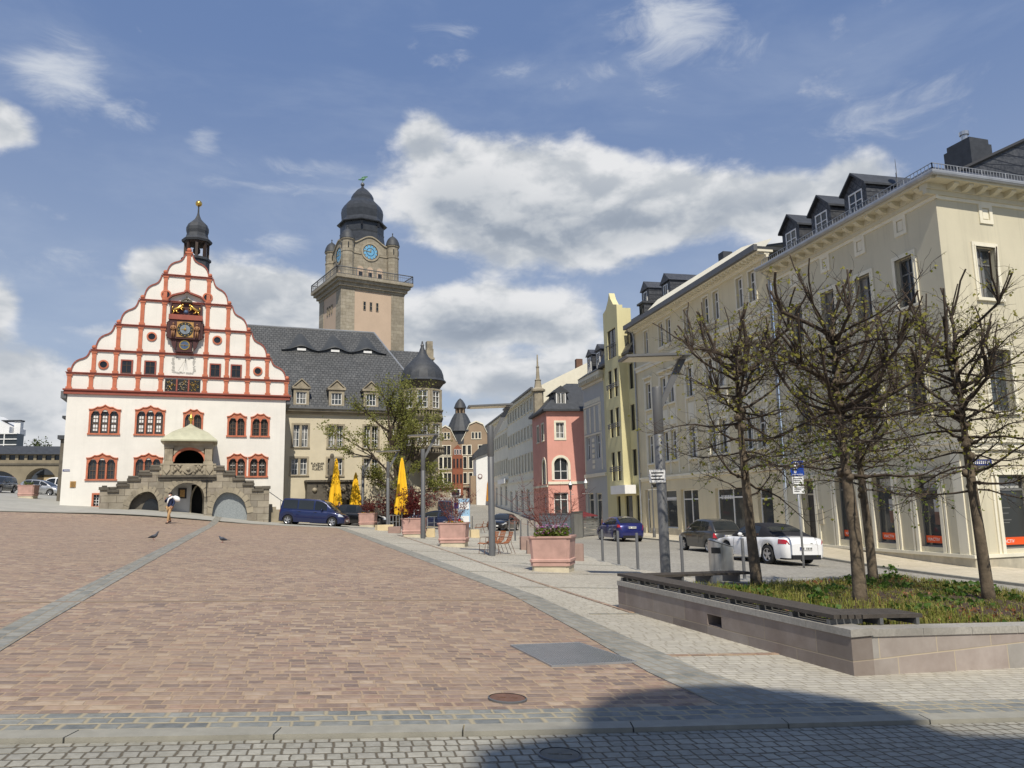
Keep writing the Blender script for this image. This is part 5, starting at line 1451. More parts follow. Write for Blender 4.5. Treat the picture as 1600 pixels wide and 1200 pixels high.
# roof: shallow hipped slate
cornr = ROW.p(0, 0, .62)+SFR.p(0, 0, .62)-ROW.p(0, 0, 0)
A_ = ROW.p(UP, 14.0, .62); B_ = Vector((cornr.x, cornr.y, 14.0)); C_ = SFR.p(SW, 14.0, .62)
dq = (-ROW.n-SFR.n)
mb = MB(); up1 = .55
A1 = ROW.p(UP, 14.0+up1, -.05); B1 = Vector((cornr.x, cornr.y, 14.0+up1))+dq*.67; C1 = SFR.p(SW, 14.0+up1, -.05)
A2 = ROW.p(UP, 16.3, -6); B2 = Vector((cornr.x, cornr.y, 16.3))+dq*6.6; C2 = SFR.p(SW, 16.3, -6)
mb.quad(A_, B_, B1, A1); mb.quad(B_, C_, C1, B1); mb.quad(A1, B1, B2, A2); mb.quad(B1, C1, C2, B2)
mb.build('roof', M['slate_s'], ch)
mb = MB(); mb.prism([SFR.p(1.0, 14.3, -1.6), SFR.p(10, 14.3, -1.6), SFR.p(10, 18.4, -1.6), SFR.p(9.2, 18.2, -1.6)], SFR.n*-7); mb.build('upper_roof', M['slate_s'], ch)
mb = MB(); mb.tube([SFR.p(1.0, 14.36, -1.55), SFR.p(9.2, 18.28, -1.55)], .1, 5); mb.build('verge', M['black'], ch)
# dormers
DR = ROW.shift(0, -.5)
for (a, b, c, e, pu_) in ((-5.95, -4.4, 14.2, 15.85, 16.55), (-8.55, -7.0, 14.2, 15.85, 16.55), (-11.15, -9.6, 14.2, 15.85, 16.55)):
    m_ = (a+b)/2; mb = MB(); wall(mb, DR, a, b, 14.0, e, [(m_-.48, m_+.48, c+.22, e-.18)], .12)
    DR.prism(mb, [(a, e), (b, e), (m_, pu_-.12)], -.12, 0)
    for s in (a, b): mb.quad(DR.p(s, 14.0, 0), DR.p(s, 14.0, -3.2), DR.p(s, e, -3.2), DR.p(s, e, 0))
    do = mb.build('dormer', M['slate_s'], ch)
    mb = MB()
    for s in (-1, 1):
        ue = m_+s*(b-a)*.5*1.16; ze = e-.14
        mb.hexa([DR.p(ue, ze, .18), DR.p(m_, pu_-.06, .18), DR.p(m_, pu_-.06, -3.6), DR.p(ue, ze, -3.6), DR.p(ue, ze+.1, .18), DR.p(m_, pu_+.05, .18), DR.p(m_, pu_+.05, -3.6), DR.p(ue, ze+.1, -3.6)][::1])
    mb.build('dormer_roof', M['slate_plain'], do)
    window(do, DR, m_-.48, m_+.48, c+.22, e-.18, -.06, M['white_frame'], M['glass'], .07, 2, (.62,), .03)
mb = MB(); q = SFR.shift(0, -4.0)
ca, cb = q.uv(1520, 262), q.uv(1549, 226)
q.box(mb, ca[0], cb[0], 14.5, cb[1], -1.5, 0); q.box(mb, ca[0]+.12, cb[0]-.05, cb[1], cb[1]+.3, -1.4, -.1)
co = mb.build('chimney', M['slate_plain'], ch)
mb = MB(); p = q.p(ca[0]+.3, cb[1]+.3, -.5); mb.lathe(p, [(.16, 0), (.16, .25), (.22, .27), (.22, .45), (.08, .5)], 10); mb.build('flue', M['steel'], co)
dd = DR.shift(0, -1.5); p = dd.uv(1400, 270); mb = MB()
mb.lathe(dd.p(p[0], 0, 0), [(.03, 15.0), (.03, p[1])], 6)
c_ = dd.p(p[0], p[1]+.2, 0); mb.add([c_+Vector((0, 0, .0))*0]+[c_+ROW.t*.02+Vector((-.45*math.cos(a*math.pi/8)*.5, -.45*math.cos(a*math.pi/8)*.86, .45*math.sin(a*math.pi/8))) for a in range(16)], [(0, i+1, (i+1) % 16+1) for i in range(16)])
mb.build('satellite_dish', M['anthra'], ch)
downpipe(ch, ROW, UP-.02, -.9, 13.8)
ss = thing('street_sign', 'blue street name plate behind the right tree on the corner house', 'street sign', SFR.p(.5, 2.8, 0))
mb = MB(); SFR.box(mb, .25, 1.25, 2.75, 2.98, .05, .075); mb.build('plate', M['blue_enamel'], ss)
mb = MB()
for k in range(9): SFR.box(mb, .33+k*.095, .38+k*.095, 2.81, 2.92, .075, .079)
mb.build('lettering', M['white'], ss)
mb = MB(); ROW.box(mb, -9.12, -8.78, .45, 1.15, 0, .05)
tb = tag(mb.build('letter_box', M['plinth'], None), 'beige letter box panel beside the doorway of the corner house', 'letter box')

# ---- cream house with tall windows
c2 = thing('cream_townhouse', 'long cream townhouse with white windows and shopfronts next to the corner house', 'house', ROW.p(-21, -.6, 0))
UL = -31.15
us = [-13.6, -15.0, -17.87, -19.2, -22.0, -24.85, -26.15, -28.85]
R1 = [(u-.36, u+.36, 12.68, 14.46) for u in us]; R2 = [(u-.46, u+.46, 8.5, 10.46) for u in us]; R3 = [(u-.46, u+.46, 4.48, 6.55) for u in us]
SH = [(-30.4, -29.6, -.55, 2.55), (-27.4, -24.95, -.15, 2.48), (-24.3, -21.75, -.5, 2.45), (-19.45, -15.75, -.1, 2.4), (-14.6, -13.1, -.5, 2.35)]
mb = MB(); wall(mb, ROW, UL, UP-.15, -1.2, 15.0, R1+R2+R3+SH, .30); mb.build('wall', M['cream2'], c2)
mb = MB(); tr = MB()
for z0, z1, d in ((3.2, 3.35, .08), (3.35, 3.5, .16), (11.55, 11.8, .10), (11.8, 11.95, .17), (14.72, 14.9, .10)): ROW.box(tr, UL, UP-.15, z0, z1, -.05, d)
for h in R1: tr.mark(); surround(tr, ROW, *h, .10, -.03, .04); ROW.box(tr, h[0]-.14, h[1]+.14, h[2]-.22, h[2]-.12, -.03, .06)
for h in R2:
    tr.mark(); surround(tr, ROW, *h, .14, -.03, .06); ROW.box(tr, h[0]-.24, h[1]+.24, h[3]+.36, h[3]+.48, -.03, .2)
for h in R3:
    tr.mark(); surround(tr, ROW, *h, .14, -.03, .06); ROW.box(tr, h[0]+.02, h[1]-.02, h[3]+.42, R2[0][2]-.42, -.02, .03)
    for s in (h[0]-.3, h[1]+.16): ROW.box(tr, s, s+.14, 3.6, 10.9, -.02, .07)
tr.build_each('trim', M['cream_trim'], c2)
mb = MB()
x = UL
for h in SH+[(UP-.15, 0, 0, 0)]:
    if x < h[0]-.15: ROW.box(mb, x, h[0]-.02, -1.3, -.2, -.05, .06)
    if h[2] > -.4 and h[1] != 0: ROW.box(mb, h[0]-.02, h[1]+.02, -1.3, -.16, -.05, .05)
    x = h[1]+.02
mb.build('plinth', M['plinth'], c2)
for h in R1+R2+R3: window(c2, ROW, *h, -.2, M['white_frame'], M['glass'], .07, 2, (.66,), .035)
for k, h in enumerate(SH):
    w = window(c2, ROW, *h, -.26, M['white_frame'], M['shopglass'], .08, 2 if k in (2, 3) else 1, (.78,), .05, name='shop_window' if k in (1, 3) else 'shop_door')
    if k in (1, 3):
        mb = MB()
        for i in range(8): ROW.box(mb, h[0]+.35+i*.2, h[0]+.48+i*.2, 1.75, 1.98, -.235, -.228)
        mb.build('pane_lettering', M['white'], w)
mb = MB(); ROW.box(mb, UL-.05, UP-.1, 15.0, 15.12, -.3, .66); ROW.box(mb, UL, UP-.15, 14.86, 15.0, -.1, .2)
mb.build('eaves', M['cream_trim'], c2)
mb = MB(); n = 48
for k in range(n): u = UL+.2+(UP-UL-.5)*k/(n-1); mb.mark(); ROW.box(mb, u-.07, u+.07, 14.88, 15.0, .2, .55)
mb.build_each('eaves_bracket', M['cream_trim'], c2)
mb = MB(); ROW.box(mb, UL-.1, UP-.05, 15.02, 15.36, .66, .88); mb.build('gutter', M['anthra'], c2)
mb = MB(); mb.poly([ROW.p(UL, 15.3, .1), ROW.p(UP-.15, 15.3, .1), ROW.p(UP-.15, 15.8, -.35), ROW.p(-17.5, 17.3, -1.8), ROW.p(UL, 17.6, -2.1)]); mb.build('attic_slope', M['cream_trim'], c2)
mb = MB(); ROW.prism(mb, [(UP-.1, 15.7), (UP-.1, 15.82), (-17.5, 17.32), (UL, 17.67), (UL, 17.55), (-17.5, 17.2)], -6.1, -2.2); ROW.box(mb, UL, UP-.15, 15.12, 15.3, -1.1, .66)
mb.build('roof_edge', M['slate_plain'], c2)
q = ROW.shift(0, -3); a = q.uv(1126, 398)
mb = MB(); q.box(mb, a[0]-.35, a[0]+.35, 16.5, a[1]+.15, -.7, 0); mb.build('chimney', M['slate_plain'], c2)
downpipe(c2, ROW, UL+.1, -.7, 15.0)
q = ROW.rect(1012, 729, 1036, 741)
hs_ = thing('shop_lettering', 'dark shop name letters half hidden behind the tall lamp post on the cream townhouse', 'sign', ROW.p(-28.5, 2.8, .05))
text_obj('lettering', 'hotel', .52, ROW, -27.75, 2.72, .05, M['dark_frame'], hs_, .02, 'RIGHT')
# dark rear dormers showing above the attic
for (px, py, w_) in ((1040, 440, .95), (1008, 452, .9)):
    q = ROW.shift(0, -6.5); a = q.uv(px, py)
    mb = MB(); q.box(mb, a[0]-w_, a[0]+w_, 15.2, a[1]-.1, -3, 0); q.prism(mb, [(a[0]-w_*1.15, a[1]-.1), (a[0]+w_*1.15, a[1]-.1), (a[0], a[1]+.8)], -3.2, .15); o = mb.build('rear_dormer', M['slate_s'], c2)
    window(o, q, a[0]-.45, a[0]+.45, a[1]-1.5, a[1]-.3, .0, M['white_frame'], M['glass'], .08, 2, (), .03)

# ---- narrow yellow house with projecting bay
yh = thing('yellow_house', 'narrow pale yellow house with a projecting bay and curved gable', 'house', ROW.p(-35, -.6, 0))
BY = ROW.shift(0, .72); b0, b1 = -36.1, -32.85; y1, y0 = -31.2, -38.6
bw = [(-35.25, -33.35, 13.4, 15.8)]+[(a, b, z, z+2.3) for z in (10.15, 6.93, 3.42) for a, b in ((-35.35, -34.6), (-34.05, -33.25))]
rw_ = [(-32.6, -31.75, z, z+2.05) for z in (10.55, 7.25, 3.72)]
mb = MB(); wall(mb, BY, b0, b1, 2.45, 17.3, bw, .22)
for u in (b0, b1): mb.quad(BY.p(u, 2.45, 0), BY.p(u, 2.45, -1.2), BY.p(u, 17.3, -1.2), BY.p(u, 17.3, 0))
mb.quad(BY.p(b0, 2.45, 0), BY.p(b1, 2.45, 0), BY.p(b1, 2.45, -1.0), BY.p(b0, 2.45, -1.0))
P = [(b0, 17.3), (b1, 17.3), (b1, 17.55), (-33.6, 17.75), (-34.2, 18.4), (-34.48, 18.95), (-34.76, 18.4), (-35.4, 17.75), (b0, 17.55)]
BY.prism(mb, P, -.5, 0)
wall(mb, ROW, y0, y1, -1.2, 13.4, rw_+[(-32.3, -31.6, -.55, 2.2), (-34.6, -33.0, -.3, 2.2), (-36.4, -35.6, -.55, 2.2)], .22)
mb.build('wall', M['yellow'], yh)
for h in bw: window(yh, BY, *h, -.15, M['dark_frame'], M['glass_dark'], .06, 2 if h[1]-h[0] > 1 else 1, (), .04)
for h in rw_: window(yh, ROW, *h, -.15, M['dark_frame'], M['glass_dark'], .06, 1, (), .04)
for h in ((-32.3, -31.6, -.55, 2.2), (-34.6, -33.0, -.3, 2.2), (-36.4, -35.6, -.55, 2.2)): window(yh, ROW, *h, -.18, M['dark_frame'], M['glass_dark'], .06, 1, (), .04, name='shop_window')
for z in (11.05, 7.8, 4.3):
    mb = MB()
    for k in range(3): BY.box(mb, -35.55, -33.05, z-.14+k*.14, z-.07+k*.14, .12, .16)
    for u in (-35.5, -34.3, -33.1): BY.box(mb, u-.03, u+.03, z-.16, z+.24, 0, .12)
    mb.build('balcony_bars', M['anthra'], yh)
mb = MB()
for k in range(9): BY.box(mb, -35.3+k*.24, -35.27+k*.24, 13.4, 14.5, .08, .11)
BY.box(mb, -35.4, -33.2, 14.5, 14.56, .06, .12); mb.build('balcony_rail', M['anthra'], yh)
mb = MB(); ROW.prism(mb, [(y0, 13.3), (y1, 13.3), (y1, 16.9), (y0, 16.9)], -8, -1.4); ROW.box(mb, y0, y1, 13.3, 13.5, -1.5, .5)
mb.prism([ROW.p(y0, 13.5, .45), ROW.p(y0, 13.5, -1.4), ROW.p(y0, 16.9, -1.41)], ROW.t*(y1-y0)); mb.build('roof', M['slate_s'], yh)
for z in (13.9, 16.2):
    u = -32.0; mb = MB(); ROW.box(mb, u-.5, u+.5, z-.2, z+1.2, -2, .05-(z-13.9)*.5); ROW.box(mb, u-.65, u+.65, z+1.2, z+1.36, -2, .2-(z-13.9)*.5); o = mb.build('roof_dormer', M['slate_s'], yh)
    window(o, ROW, u-.32, u+.32, z+.05, z+1.05, .06-(z-13.9)*.5, M['dark_frame'], M['glass_dark'], .06, 1, (), .03)
mb = MB(); ROW.box(mb, -34.55, -31.45, 2.34, 3.0, .3, 1.2)
so = tag(mb.build('shop_sign', M['white'], None), 'plain white sign box above the entrance of the yellow house', 'sign')

# ---- grey stuccoed house
gh = thing('grey_house', 'light grey house with white stucco panels left of the yellow house', 'house', ROW.p(-42, -.6, 0))
g1, g0 = -38.6, -44.3
gw = [(-43.9, -42.3, -.5, 2.6), (-41.75, -40.05, -.5, 2.55)]; gu = [(-43.7, -42.7, 5.6, 7.7), (-41.0, -40.0, 5.6, 7.7)]
mb = MB(); wall(mb, ROW, g0, g1, -1.2, 13.0, gw+gu, .3); mb.quad(ROW.p(g1, 0, 0), ROW.p(g1, 0, -5), ROW.p(g1, 13, -5), ROW.p(g1, 13, 0)); mb.build('wall', M['grey_r'], gh)
mb = MB(); ROW.box(mb, g0, g1, 4.0, 4.3, -.05, .16); ROW.box(mb, g0, g1+.05, 12.85, 13.2, -.2, .45); ROW.box(mb, g0, g1, 12.3, 12.5, -.05, .12)
for a, b, c, e in ((-44.0, -39.6, 7.95, 10.4), (-44.0, -39.6, 4.6, 7.75)):
    surround(mb, ROW, a, b, c, e, .14, -.02, .06, False)
for k in range(4): ROW.box(mb, -44.0+.15+k*1.28, -44.0+.45+k*1.28, 8.0, 10.3, -.02, .06)
for k in range(6): ROW.box(mb, -42.2+.1, -41.5, 4.75+k*.48, 5.05+k*.48, -.02, .05)
for k in range(9): ROW.box(mb, -43.9+k*.49, -43.55+k*.49, 10.6+.0, 11.0, -.02, .05)
mb.build('stucco', M['cream_trim'], gh)
mb = MB()
for k in range(12): mb.mark(); ROW.box(mb, g0+.2+k*.5, g0+.42+k*.5, 12.5, 12.85, .1, .5)
mb.build_each('bracket', M['cream'], gh)
for h in gu: window(gh, ROW, *h, -.2, M['white_frame'], M['glass'], .07, 2, (.66,), .03)
for h in gw: window(gh, ROW, *h, -.25, M['cream_trim'], M['shopglass'], .1, 1, (.8,), .05, name='shop_window')
mb = MB(); mb.prism([ROW.p(g0, 13.2, .55), ROW.p(g0, 16.2, -4), ROW.p(g0, 13.2, -9)], ROW.t*(g1-g0)); mb.build('roof', M['slate_plain'], gh)
for u in (-42.9, -40.4):
    q = ROW.shift(0, -.3); mb = MB(); q.box(mb, u-.75, u+.75, 13.3, 15.3, -3, 0); q.prism(mb, [(u-.9, 15.3), (u+.9, 15.3), (u, 15.9)], -3.1, .12); o = mb.build('dormer', M['slate_s'], gh)
    window(o, q, u-.42, u+.42, 13.6, 15.1, .0, M['white_frame'], M['glass'], .08, 2, (.6,), .03)

# ---- pink corner house
PC = at(855, 700, 74.2); PFR = Fr((PC.x, PC.y), 80); PLF = Fr((PC.x, PC.y), 170)
ph_ = thing('pink_house', 'salmon pink corner house with white framed arched windows and grey roof', 'house', PFR.p(1.5, 0, 0))
w1 = (.92, 1.72, 7.98, 9.5); wA = (.62, 2.0, 3.95, 5.3); wD = (.55, 1.95, .1, 2.75)
mb = MB(); wall(mb, PFR, 0, 6.5, -1.5, 10.6, [w1, (.62, 2.0, 3.95, 6.1), wD], .25)
wL = [(-4.4, -3.6, 7.9, 9.5), (-2.2, -1.4, 7.9, 9.5)]; wLA = (-2.3, -.9, 3.6, 6.0)
wall(mb, PLF, -7.0, 0, -1.5, 10.6, wL+[wLA, (-2.2, -1.0, 0, 2.6)], .25)
mb.build('wall', M['pink'], ph_)
mb = MB(); surround(mb, PFR, *w1, .2, -.2, .05, False); PFR.box(mb, w1[0]-.2, w1[1]+.2, w1[2]-.2, w1[2], -.2, .05)
def archtrim(F, a, b, c, e, w):
    um, r = (a+b)/2, (b-a)/2
    for i in range(14):
        t0, t1 = math.pi*i/14, math.pi*(i+1)/14
        F.prism(mb, [(um+r*math.cos(t0), e-r+r*math.sin(t0)), (um+(r+w)*math.cos(t0), e-r+(r+w)*math.sin(t0)), (um+(r+w)*math.cos(t1), e-r+(r+w)*math.sin(t1)), (um+r*math.cos(t1), e-r+r*math.sin(t1))], -.2, .05)
    for i in range(7):
        t0, t1 = math.pi*i/14, math.pi*(i+1)/14
        for s in (1, -1):
            q = [(um+s*r*math.cos(t0), e-r+r*math.sin(t0)), (um+s*r, e-r+r*math.sin(t0)), (um+s*r, e-r+r*math.sin(t1)), (um+s*r*math.cos(t1), e-r+r*math.sin(t1))]
            F.prism(mb, q[::s], -.24, .0)
    F.box(mb, a-w, a, c, e-r, -.2, .05); F.box(mb, b, b+w, c, e-r, -.2, .05)
archtrim(PFR, .62, 2.0, 3.95, 6.1, .24); archtrim(PLF, *wLA, .24)
for h in wL: surround(mb, PLF, *h, .16, -.2, .05)
PFR.box(mb, 0, 6.5, 3.55, 3.8, -.05, .1); PLF.box(mb, -7.0, 0, 3.3, 3.5, -.05, .1)
mb.build('trim', M['cream_trim'], ph_)
for h in (w1,): window(ph_, PFR, *h, -.2, M['white_frame'], M['glass'], .07, 2, (.35,), .035)
window(ph_, PFR, .62, 2.0, 3.95, 6.1, -.22, M['white_frame'], M['glass'], .07, 2, (.4,), .035); window(ph_, PLF, *wLA, -.22, M['white_frame'], M['glass'], .07, 2, (.4,), .035)
for h in wL: window(ph_, PLF, *h, -.2, M['white_frame'], M['glass'], .07, 2, (.6,), .035)
window(ph_, PFR, *wD, -.22, M['white_frame'], M['shopglass'], .08, 2, (.75,), .04, name='shop_door'); window(ph_, PLF, -2.2, -1.0, 0, 2.6, -.22, M['white_frame'], M['shopglass'], .08, 1, (.75,), .04, name='shop_window')
mb = MB(); PFR.box(mb, -.35, 6.5, 10.6, 10.8, -.2, .4); PLF.box(mb, -7.0, -.2, 10.6, 10.8, -.2, .4); mb.build('eaves', M['slate_plain'], ph_)
PIC = PFR.p(0, 10.8, .4)+PLF.n*.4
mb = MB(); a = PFR.p(6.5, 10.8, .4); b = PIC; c = PLF.p(-7.1, 10.8, .4)
in_ = -PFR.n*3.2-PLF.n*3.2; top_ = Vector((0, 0, 3.0))
mb.quad(a, b, b+in_+top_, a-PFR.n*3.2+top_); mb.quad(b, c, c-PLF.n*3.2+top_, b+in_+top_); mb.build('roof', M['slate_plain'], ph_)
DQ = PFR.shift(0, -.35); mb = MB(); DQ.box(mb, .95, 2.2, 10.9, 12.55, -2.5, 0); DQ.prism(mb, [(.7, 12.5), (2.45, 12.5), (1.57, 13.2)], -3, .15); o = mb.build('dormer', M['slate_plain'], ph_)
window(o, DQ, 1.08, 2.06, 11.35, 12.5, .02, M['white_frame'], M['glass'], .09, 2, (), .04)
sp2 = PLF.shift(-5.0, -.3); mb = MB(); p = sp2.p(0, 0, 0)
mb.lathe((p.x, p.y, 0), [(.55, 10.8), (.55, 13.2), (.75, 13.3), (.75, 13.5), (.4, 13.7), (.3, 14.4), (.36, 14.5), (.2, 14.6), (.14, 15.8), (.2, 15.9), (.1, 16.0), (.06, 17.2)], 8); mb.build('roof_finial', M['stone'], ph_)

# ---- long pale houses climbing the street
H4 = Fr(at(838, 700, 81.3)[:2], 170)
def street_house(name, label, u0, u1, zt, rows, mat_, gz, nwin):
    o = thing(name, label, 'house', H4.p((u0+u1)/2, gz, 0))
    hs = []
    for (z0, z1) in rows:
        for k in range(nwin):
            w = (u1-u0)/nwin; um = u0+w*(k+.5); hs.append((um-.42, um+.42, z0, z1))
    n = max(2, nwin//2); gsh = []
    for k in range(n):
        w = (u1-u0)/n; um = u0+w*(k+.5); gsh.append((um-.8, um+.8, gz+.4, gz+3.0))
    mb = MB(); wall(mb, H4, u0, u1, gz-2, zt, hs+gsh, .28); mb.quad(H4.p(u1, gz-2, 0), H4.p(u1, gz-2, -9), H4.p(u1, zt, -9), H4.p(u1, zt, 0)); mb.quad(H4.p(u1, zt, 0), H4.p(u1, zt, -9), H4.p(u1, zt+3.2, -9), H4.p(u1, zt+.01, -.01)); mb.build('wall', mat_, o)
    tr = MB()
    for h in hs: tr.mark(); surround(tr, H4, *h, .14, -.03, .07)
    tr.mark()
    for z in (rows[-1][0]-1.0, rows[0][1]+.5): H4.box(tr, u0, u1, z, z+.2, -.05, .12)
    H4.box(tr, u0, u1+.05, zt-.3, zt, -.1, .4); tr.build_each('trim', M['cream_trim'], o)
    for h in hs: window(o, H4, *h, -.2, M['white_frame'], M['glass'], .08, 2, (.66,), .04)
    for h in gsh: window(o, H4, *h, -.2, M['white_frame'], M['shopglass'], .1, 2, (.8,), .05, name='shop_window')
    mb = MB(); H4.box(mb, u0-.1, u1+.1, zt, zt+.2, .35, .6); mb.build('gutter', M['anthra'], o)
    mb = MB(); mb.prism([H4.p(u0, zt, .45), H4.p(u0, zt+4.0, -9), H4.p(u0, zt, -9)], H4.t*(u1-u0)); mb.build('roof', M['slate_plain'], o)
    return o
h4 = street_house('pale_townhouse', 'four-storey pale cream townhouse with close rows of windows beyond the pink house', -18, .6, 13.8, [(11.9, 13.2), (8.9, 10.3), (5.3, 7.3)], M['oldcream'], .4, 10)
PW = Fr(H4.p(.62, 0, 0)[:2], 80)
mb = MB(); PW.prism(mb, [(0, 10), (9, 10), (9, 18.3), (0, 13.95)], -.3, .0); mb.build('gable_wall', M['cream_trim'], h4)
mb = MB(); PW.box(mb, 4.6, 5.3, 15.5, 17.2, -1, -.35); mb.build('chimney', M['rust'], h4)
street_house('older_townhouse', 'dull cream older townhouse farther up the street with grey sills and a white lantern sign', -34.5, -18.05, 13.4, [(9.4, 11.0), (5.8, 7.6)], M['oldcream'], 1.2, 9)
ws = H4.rect(783, 749, 794, 756); mb = MB(); H4.box(mb, ws[0], ws[1], ws[2], ws[3], .3, .5); tag(mb.build('shop_sign', M['white'], None), 'small white hanging shop sign on the older townhouse up the street', 'sign')

# ---- brown house with cupola closing the street
BH = Fr(at(720, 700, 135)[:2], 86)
M['brownstone'] = mat('brown_render', lin(150, 130, 108), .9, var=.1, scale=.5)
M['redbrick'] = mat('red_brown_bay', lin(138, 84, 62), .9, var=.15, scale=1)
bh = thing('cupola_house', 'brown gabled house with dark cupola roof closing the far end of the street', 'house', BH.p(0, 3, 0))
wb = []
for z0, z1, us_ in ((10.6, 12.2, (.6, 1.5, 3.4, 4.4)), (8.2, 10.2, (.7, 1.7, 2.6)), (5.6, 7.4, (.7, 1.7, 2.6)), (10.6, 12.2, (-3.6, -2.8, -2.1)), (8.2, 10.2, (-3.5, -2.7, -2.0)), (5.6, 7.4, (-3.5, -2.7, -2.0))):
    wb += [(u-.28, u+.28, z0, z1) for u in us_]
mb = MB(); wall(mb, BH, -6.2, 6.5, 1, 12.9, wb, .25)
for uc_, hw_, zt_ in ((-2.7, 1.9, 15.6), (2.75, 2.6, 16.3)):
    BH.prism(mb, [(uc_-hw_, 12.9), (uc_+hw_, 12.9), (uc_+hw_*.85, 13.5), (uc_+hw_*.45, zt_-.5), (uc_, zt_), (uc_-hw_*.45, zt_-.5), (uc_-hw_*.85, 13.5)], -1, 0)
mb.build('wall', M['brownstone'], bh)
tr = MB()
for h in wb: tr.mark(); surround(tr, BH, *h, .12, -.02, .06)
tr.mark()
for uc_, hw_, zt_ in ((-2.7, 1.9, 15.6), (2.75, 2.6, 16.3)):
    P = [(uc_+hw_*1.02, 12.9), (uc_+hw_*.87, 13.55), (uc_+hw_*.46, zt_-.45), (uc_, zt_+.05), (uc_-hw_*.46, zt_-.45), (uc_-hw_*.87, 13.55), (uc_-hw_*1.02, 12.9)]
    for a, b in zip(P, P[1:]): BH.prism(tr, [a, b, (b[0], b[1]+.22), (a[0], a[1]+.22)], -1, .15)
    for k in (-1, 0, 1): tr.mark(); surround(tr, BH, uc_+k*.6-.18, uc_+k*.6+.18, 13.4, 14.5, .08, -.02, .05)
tr.build_each('trim', M['cream_trim'], bh)
for h in wb: window(bh, BH, *h, -.15, M['dark_frame'], M['glass_dark'], .05, 2, (.6,), .03)
for uc_ in (-2.7, 2.75):
    for k in (-1, 0, 1): window(bh, BH, uc_+k*.6-.18, uc_+k*.6+.18, 13.4, 14.5, .01, M['dark_frame'], M['glass_dark'], .04, 1, (), .03)
mb = MB(); BH.box(mb, -1.5, .35, 3.6, 10.4, 0, 1.0); BH.prism(mb, [(-1.3, 10.4), (.15, 10.4), (.15, 11.6), (-.55, 12.3), (-1.3, 11.6)], 0, .8); by_ = mb.build('bay', M['redbrick'], bh)
for z0, z1 in ((5.6, 7.2), (8.2, 9.9)):
    for u in (-1.2, -.6, 0): window(by_, BH, u-.2, u+.2, z0, z1, 1.0, M['redbrick'], M['glass_dark'], .05, 1, (), .03)
for u in (-1.0, -.55, -.1): window(by_, BH, u-.17, u+.17, 10.6, 11.5, .8, M['white_frame'], M['glass_dark'], .05, 1, (), .03)
mb = MB(); mb.prism([BH.p(-6.2, 12.9, 0), BH.p(-6.2, 15.9, -3.4), BH.p(-6.2, 12.9, -9)], BH.t*12.7); mb.build('roof', M['slate_plain'], bh)
p = BH.p(-.05, 0, -2.0)
mb = MB(); mb.lathe((p.x, p.y, 0), [(2.1, 12.5), (2.1, 14.7), (2.55, 14.8), (2.35, 15.4), (1.95, 16.3), (1.5, 17.3), (1.05, 18.05), (.95, 18.1)], 16); cp_ = mb.build('cupola', M['slate_plain'], bh)
mb = MB()
for k in range(8): a = k*math.pi/4; mb.mark(); mb.box((p.x+.8*math.cos(a), p.y+.8*math.sin(a), 18.6), (.16, .16, 1.1), a)
mb.mark(); mb.lathe((p.x, p.y, 0), [(.5, 18.05), (.5, 19.1)], 8); mb.build_each('lantern_post', M['brownstone'], cp_)
mb = MB(); mb.lathe((p.x, p.y, 0), [(1.15, 19.05), (1.1, 19.2), (.85, 19.9), (.45, 20.5), (.05, 20.85)], 16); mb.build('lantern_roof', M['slate_plain'], cp_, smooth=True, angle=40)
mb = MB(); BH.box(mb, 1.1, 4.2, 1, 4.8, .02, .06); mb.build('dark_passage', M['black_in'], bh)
mb = MB(); BH.box(mb, -6, 5.5, 4.9, 5.1, 0, .5); BH.box(mb, -5.8, .8, 2.6, 4.6, 0, .1); mb.build('shopfront', M['stone'], bh)
# white gabled annexe with dark roof in front of it
WH = Fr(at(745, 720, 112)[:2], 84)
wh = thing('white_annexe', 'small white house with a dark blue pitched roof at the bend of the street', 'house', WH.p(1, 1.5, 0))
mb = MB(); WH.prism(mb, [(-.1, .5), (4, .5), (4, 10.0), (-.1, 8.6)], -8, 0); mb.build('wall', M['white'], wh)
mb = MB(); WH.prism(mb, [(-.45, 8.45), (-.1, 8.6), (4, 10.0), (4, 10.9), (.9, 10.5), (-.45, 9.2)], -5, .3); mb.build('roof', M['slate_plain'], wh)
mb = MB(); WH.box(mb, -.9, -.1, .5, 6.0, -5, -.8); mb.build('side_wing', M['brownstone'], wh)
us = thing('orange_umbrella', 'closed orange parasol standing by the white annexe up the street', 'parasol', WH.p(1.5, 2, 1.2))
M['orange_cloth'] = mat('orange_yellow_cloth', lin(206, 138, 40), .85, var=.2, scale=3)
mb = MB(); p = WH.p(1.6, 0, 1.2); zb = G(p.x, p.y); mb.lathe((p.x, p.y, zb), [(.1, .5), (.42, .6), (.36, 1.8), (.25, 3.0), (.1, 3.6), (.03, 3.7)], 9); mb.build('canopy', M['orange_cloth'], us)
mb = MB(); mb.lathe((p.x, p.y, zb), [(.04, 0), (.04, 3.8)], 6); mb.build('pole', M['anthra'], us)
rs_ = thing('traffic_sign', 'round red-rimmed traffic sign on the white annexe wall', 'traffic sign', WH.p(.4, 6, .1))
a = WH.uv(750, 744); disc(WH, a[0], a[1], 0, .32, .12, 20).build('face', M['white'], rs_); disc(WH, a[0], a[1], .24, .33, .13, 20).build('rim', M['red_cloth'], rs_)
# ================================================================ street furniture
def gz(p): return Vector((p[0], p[1], G(p[0], p[1])))
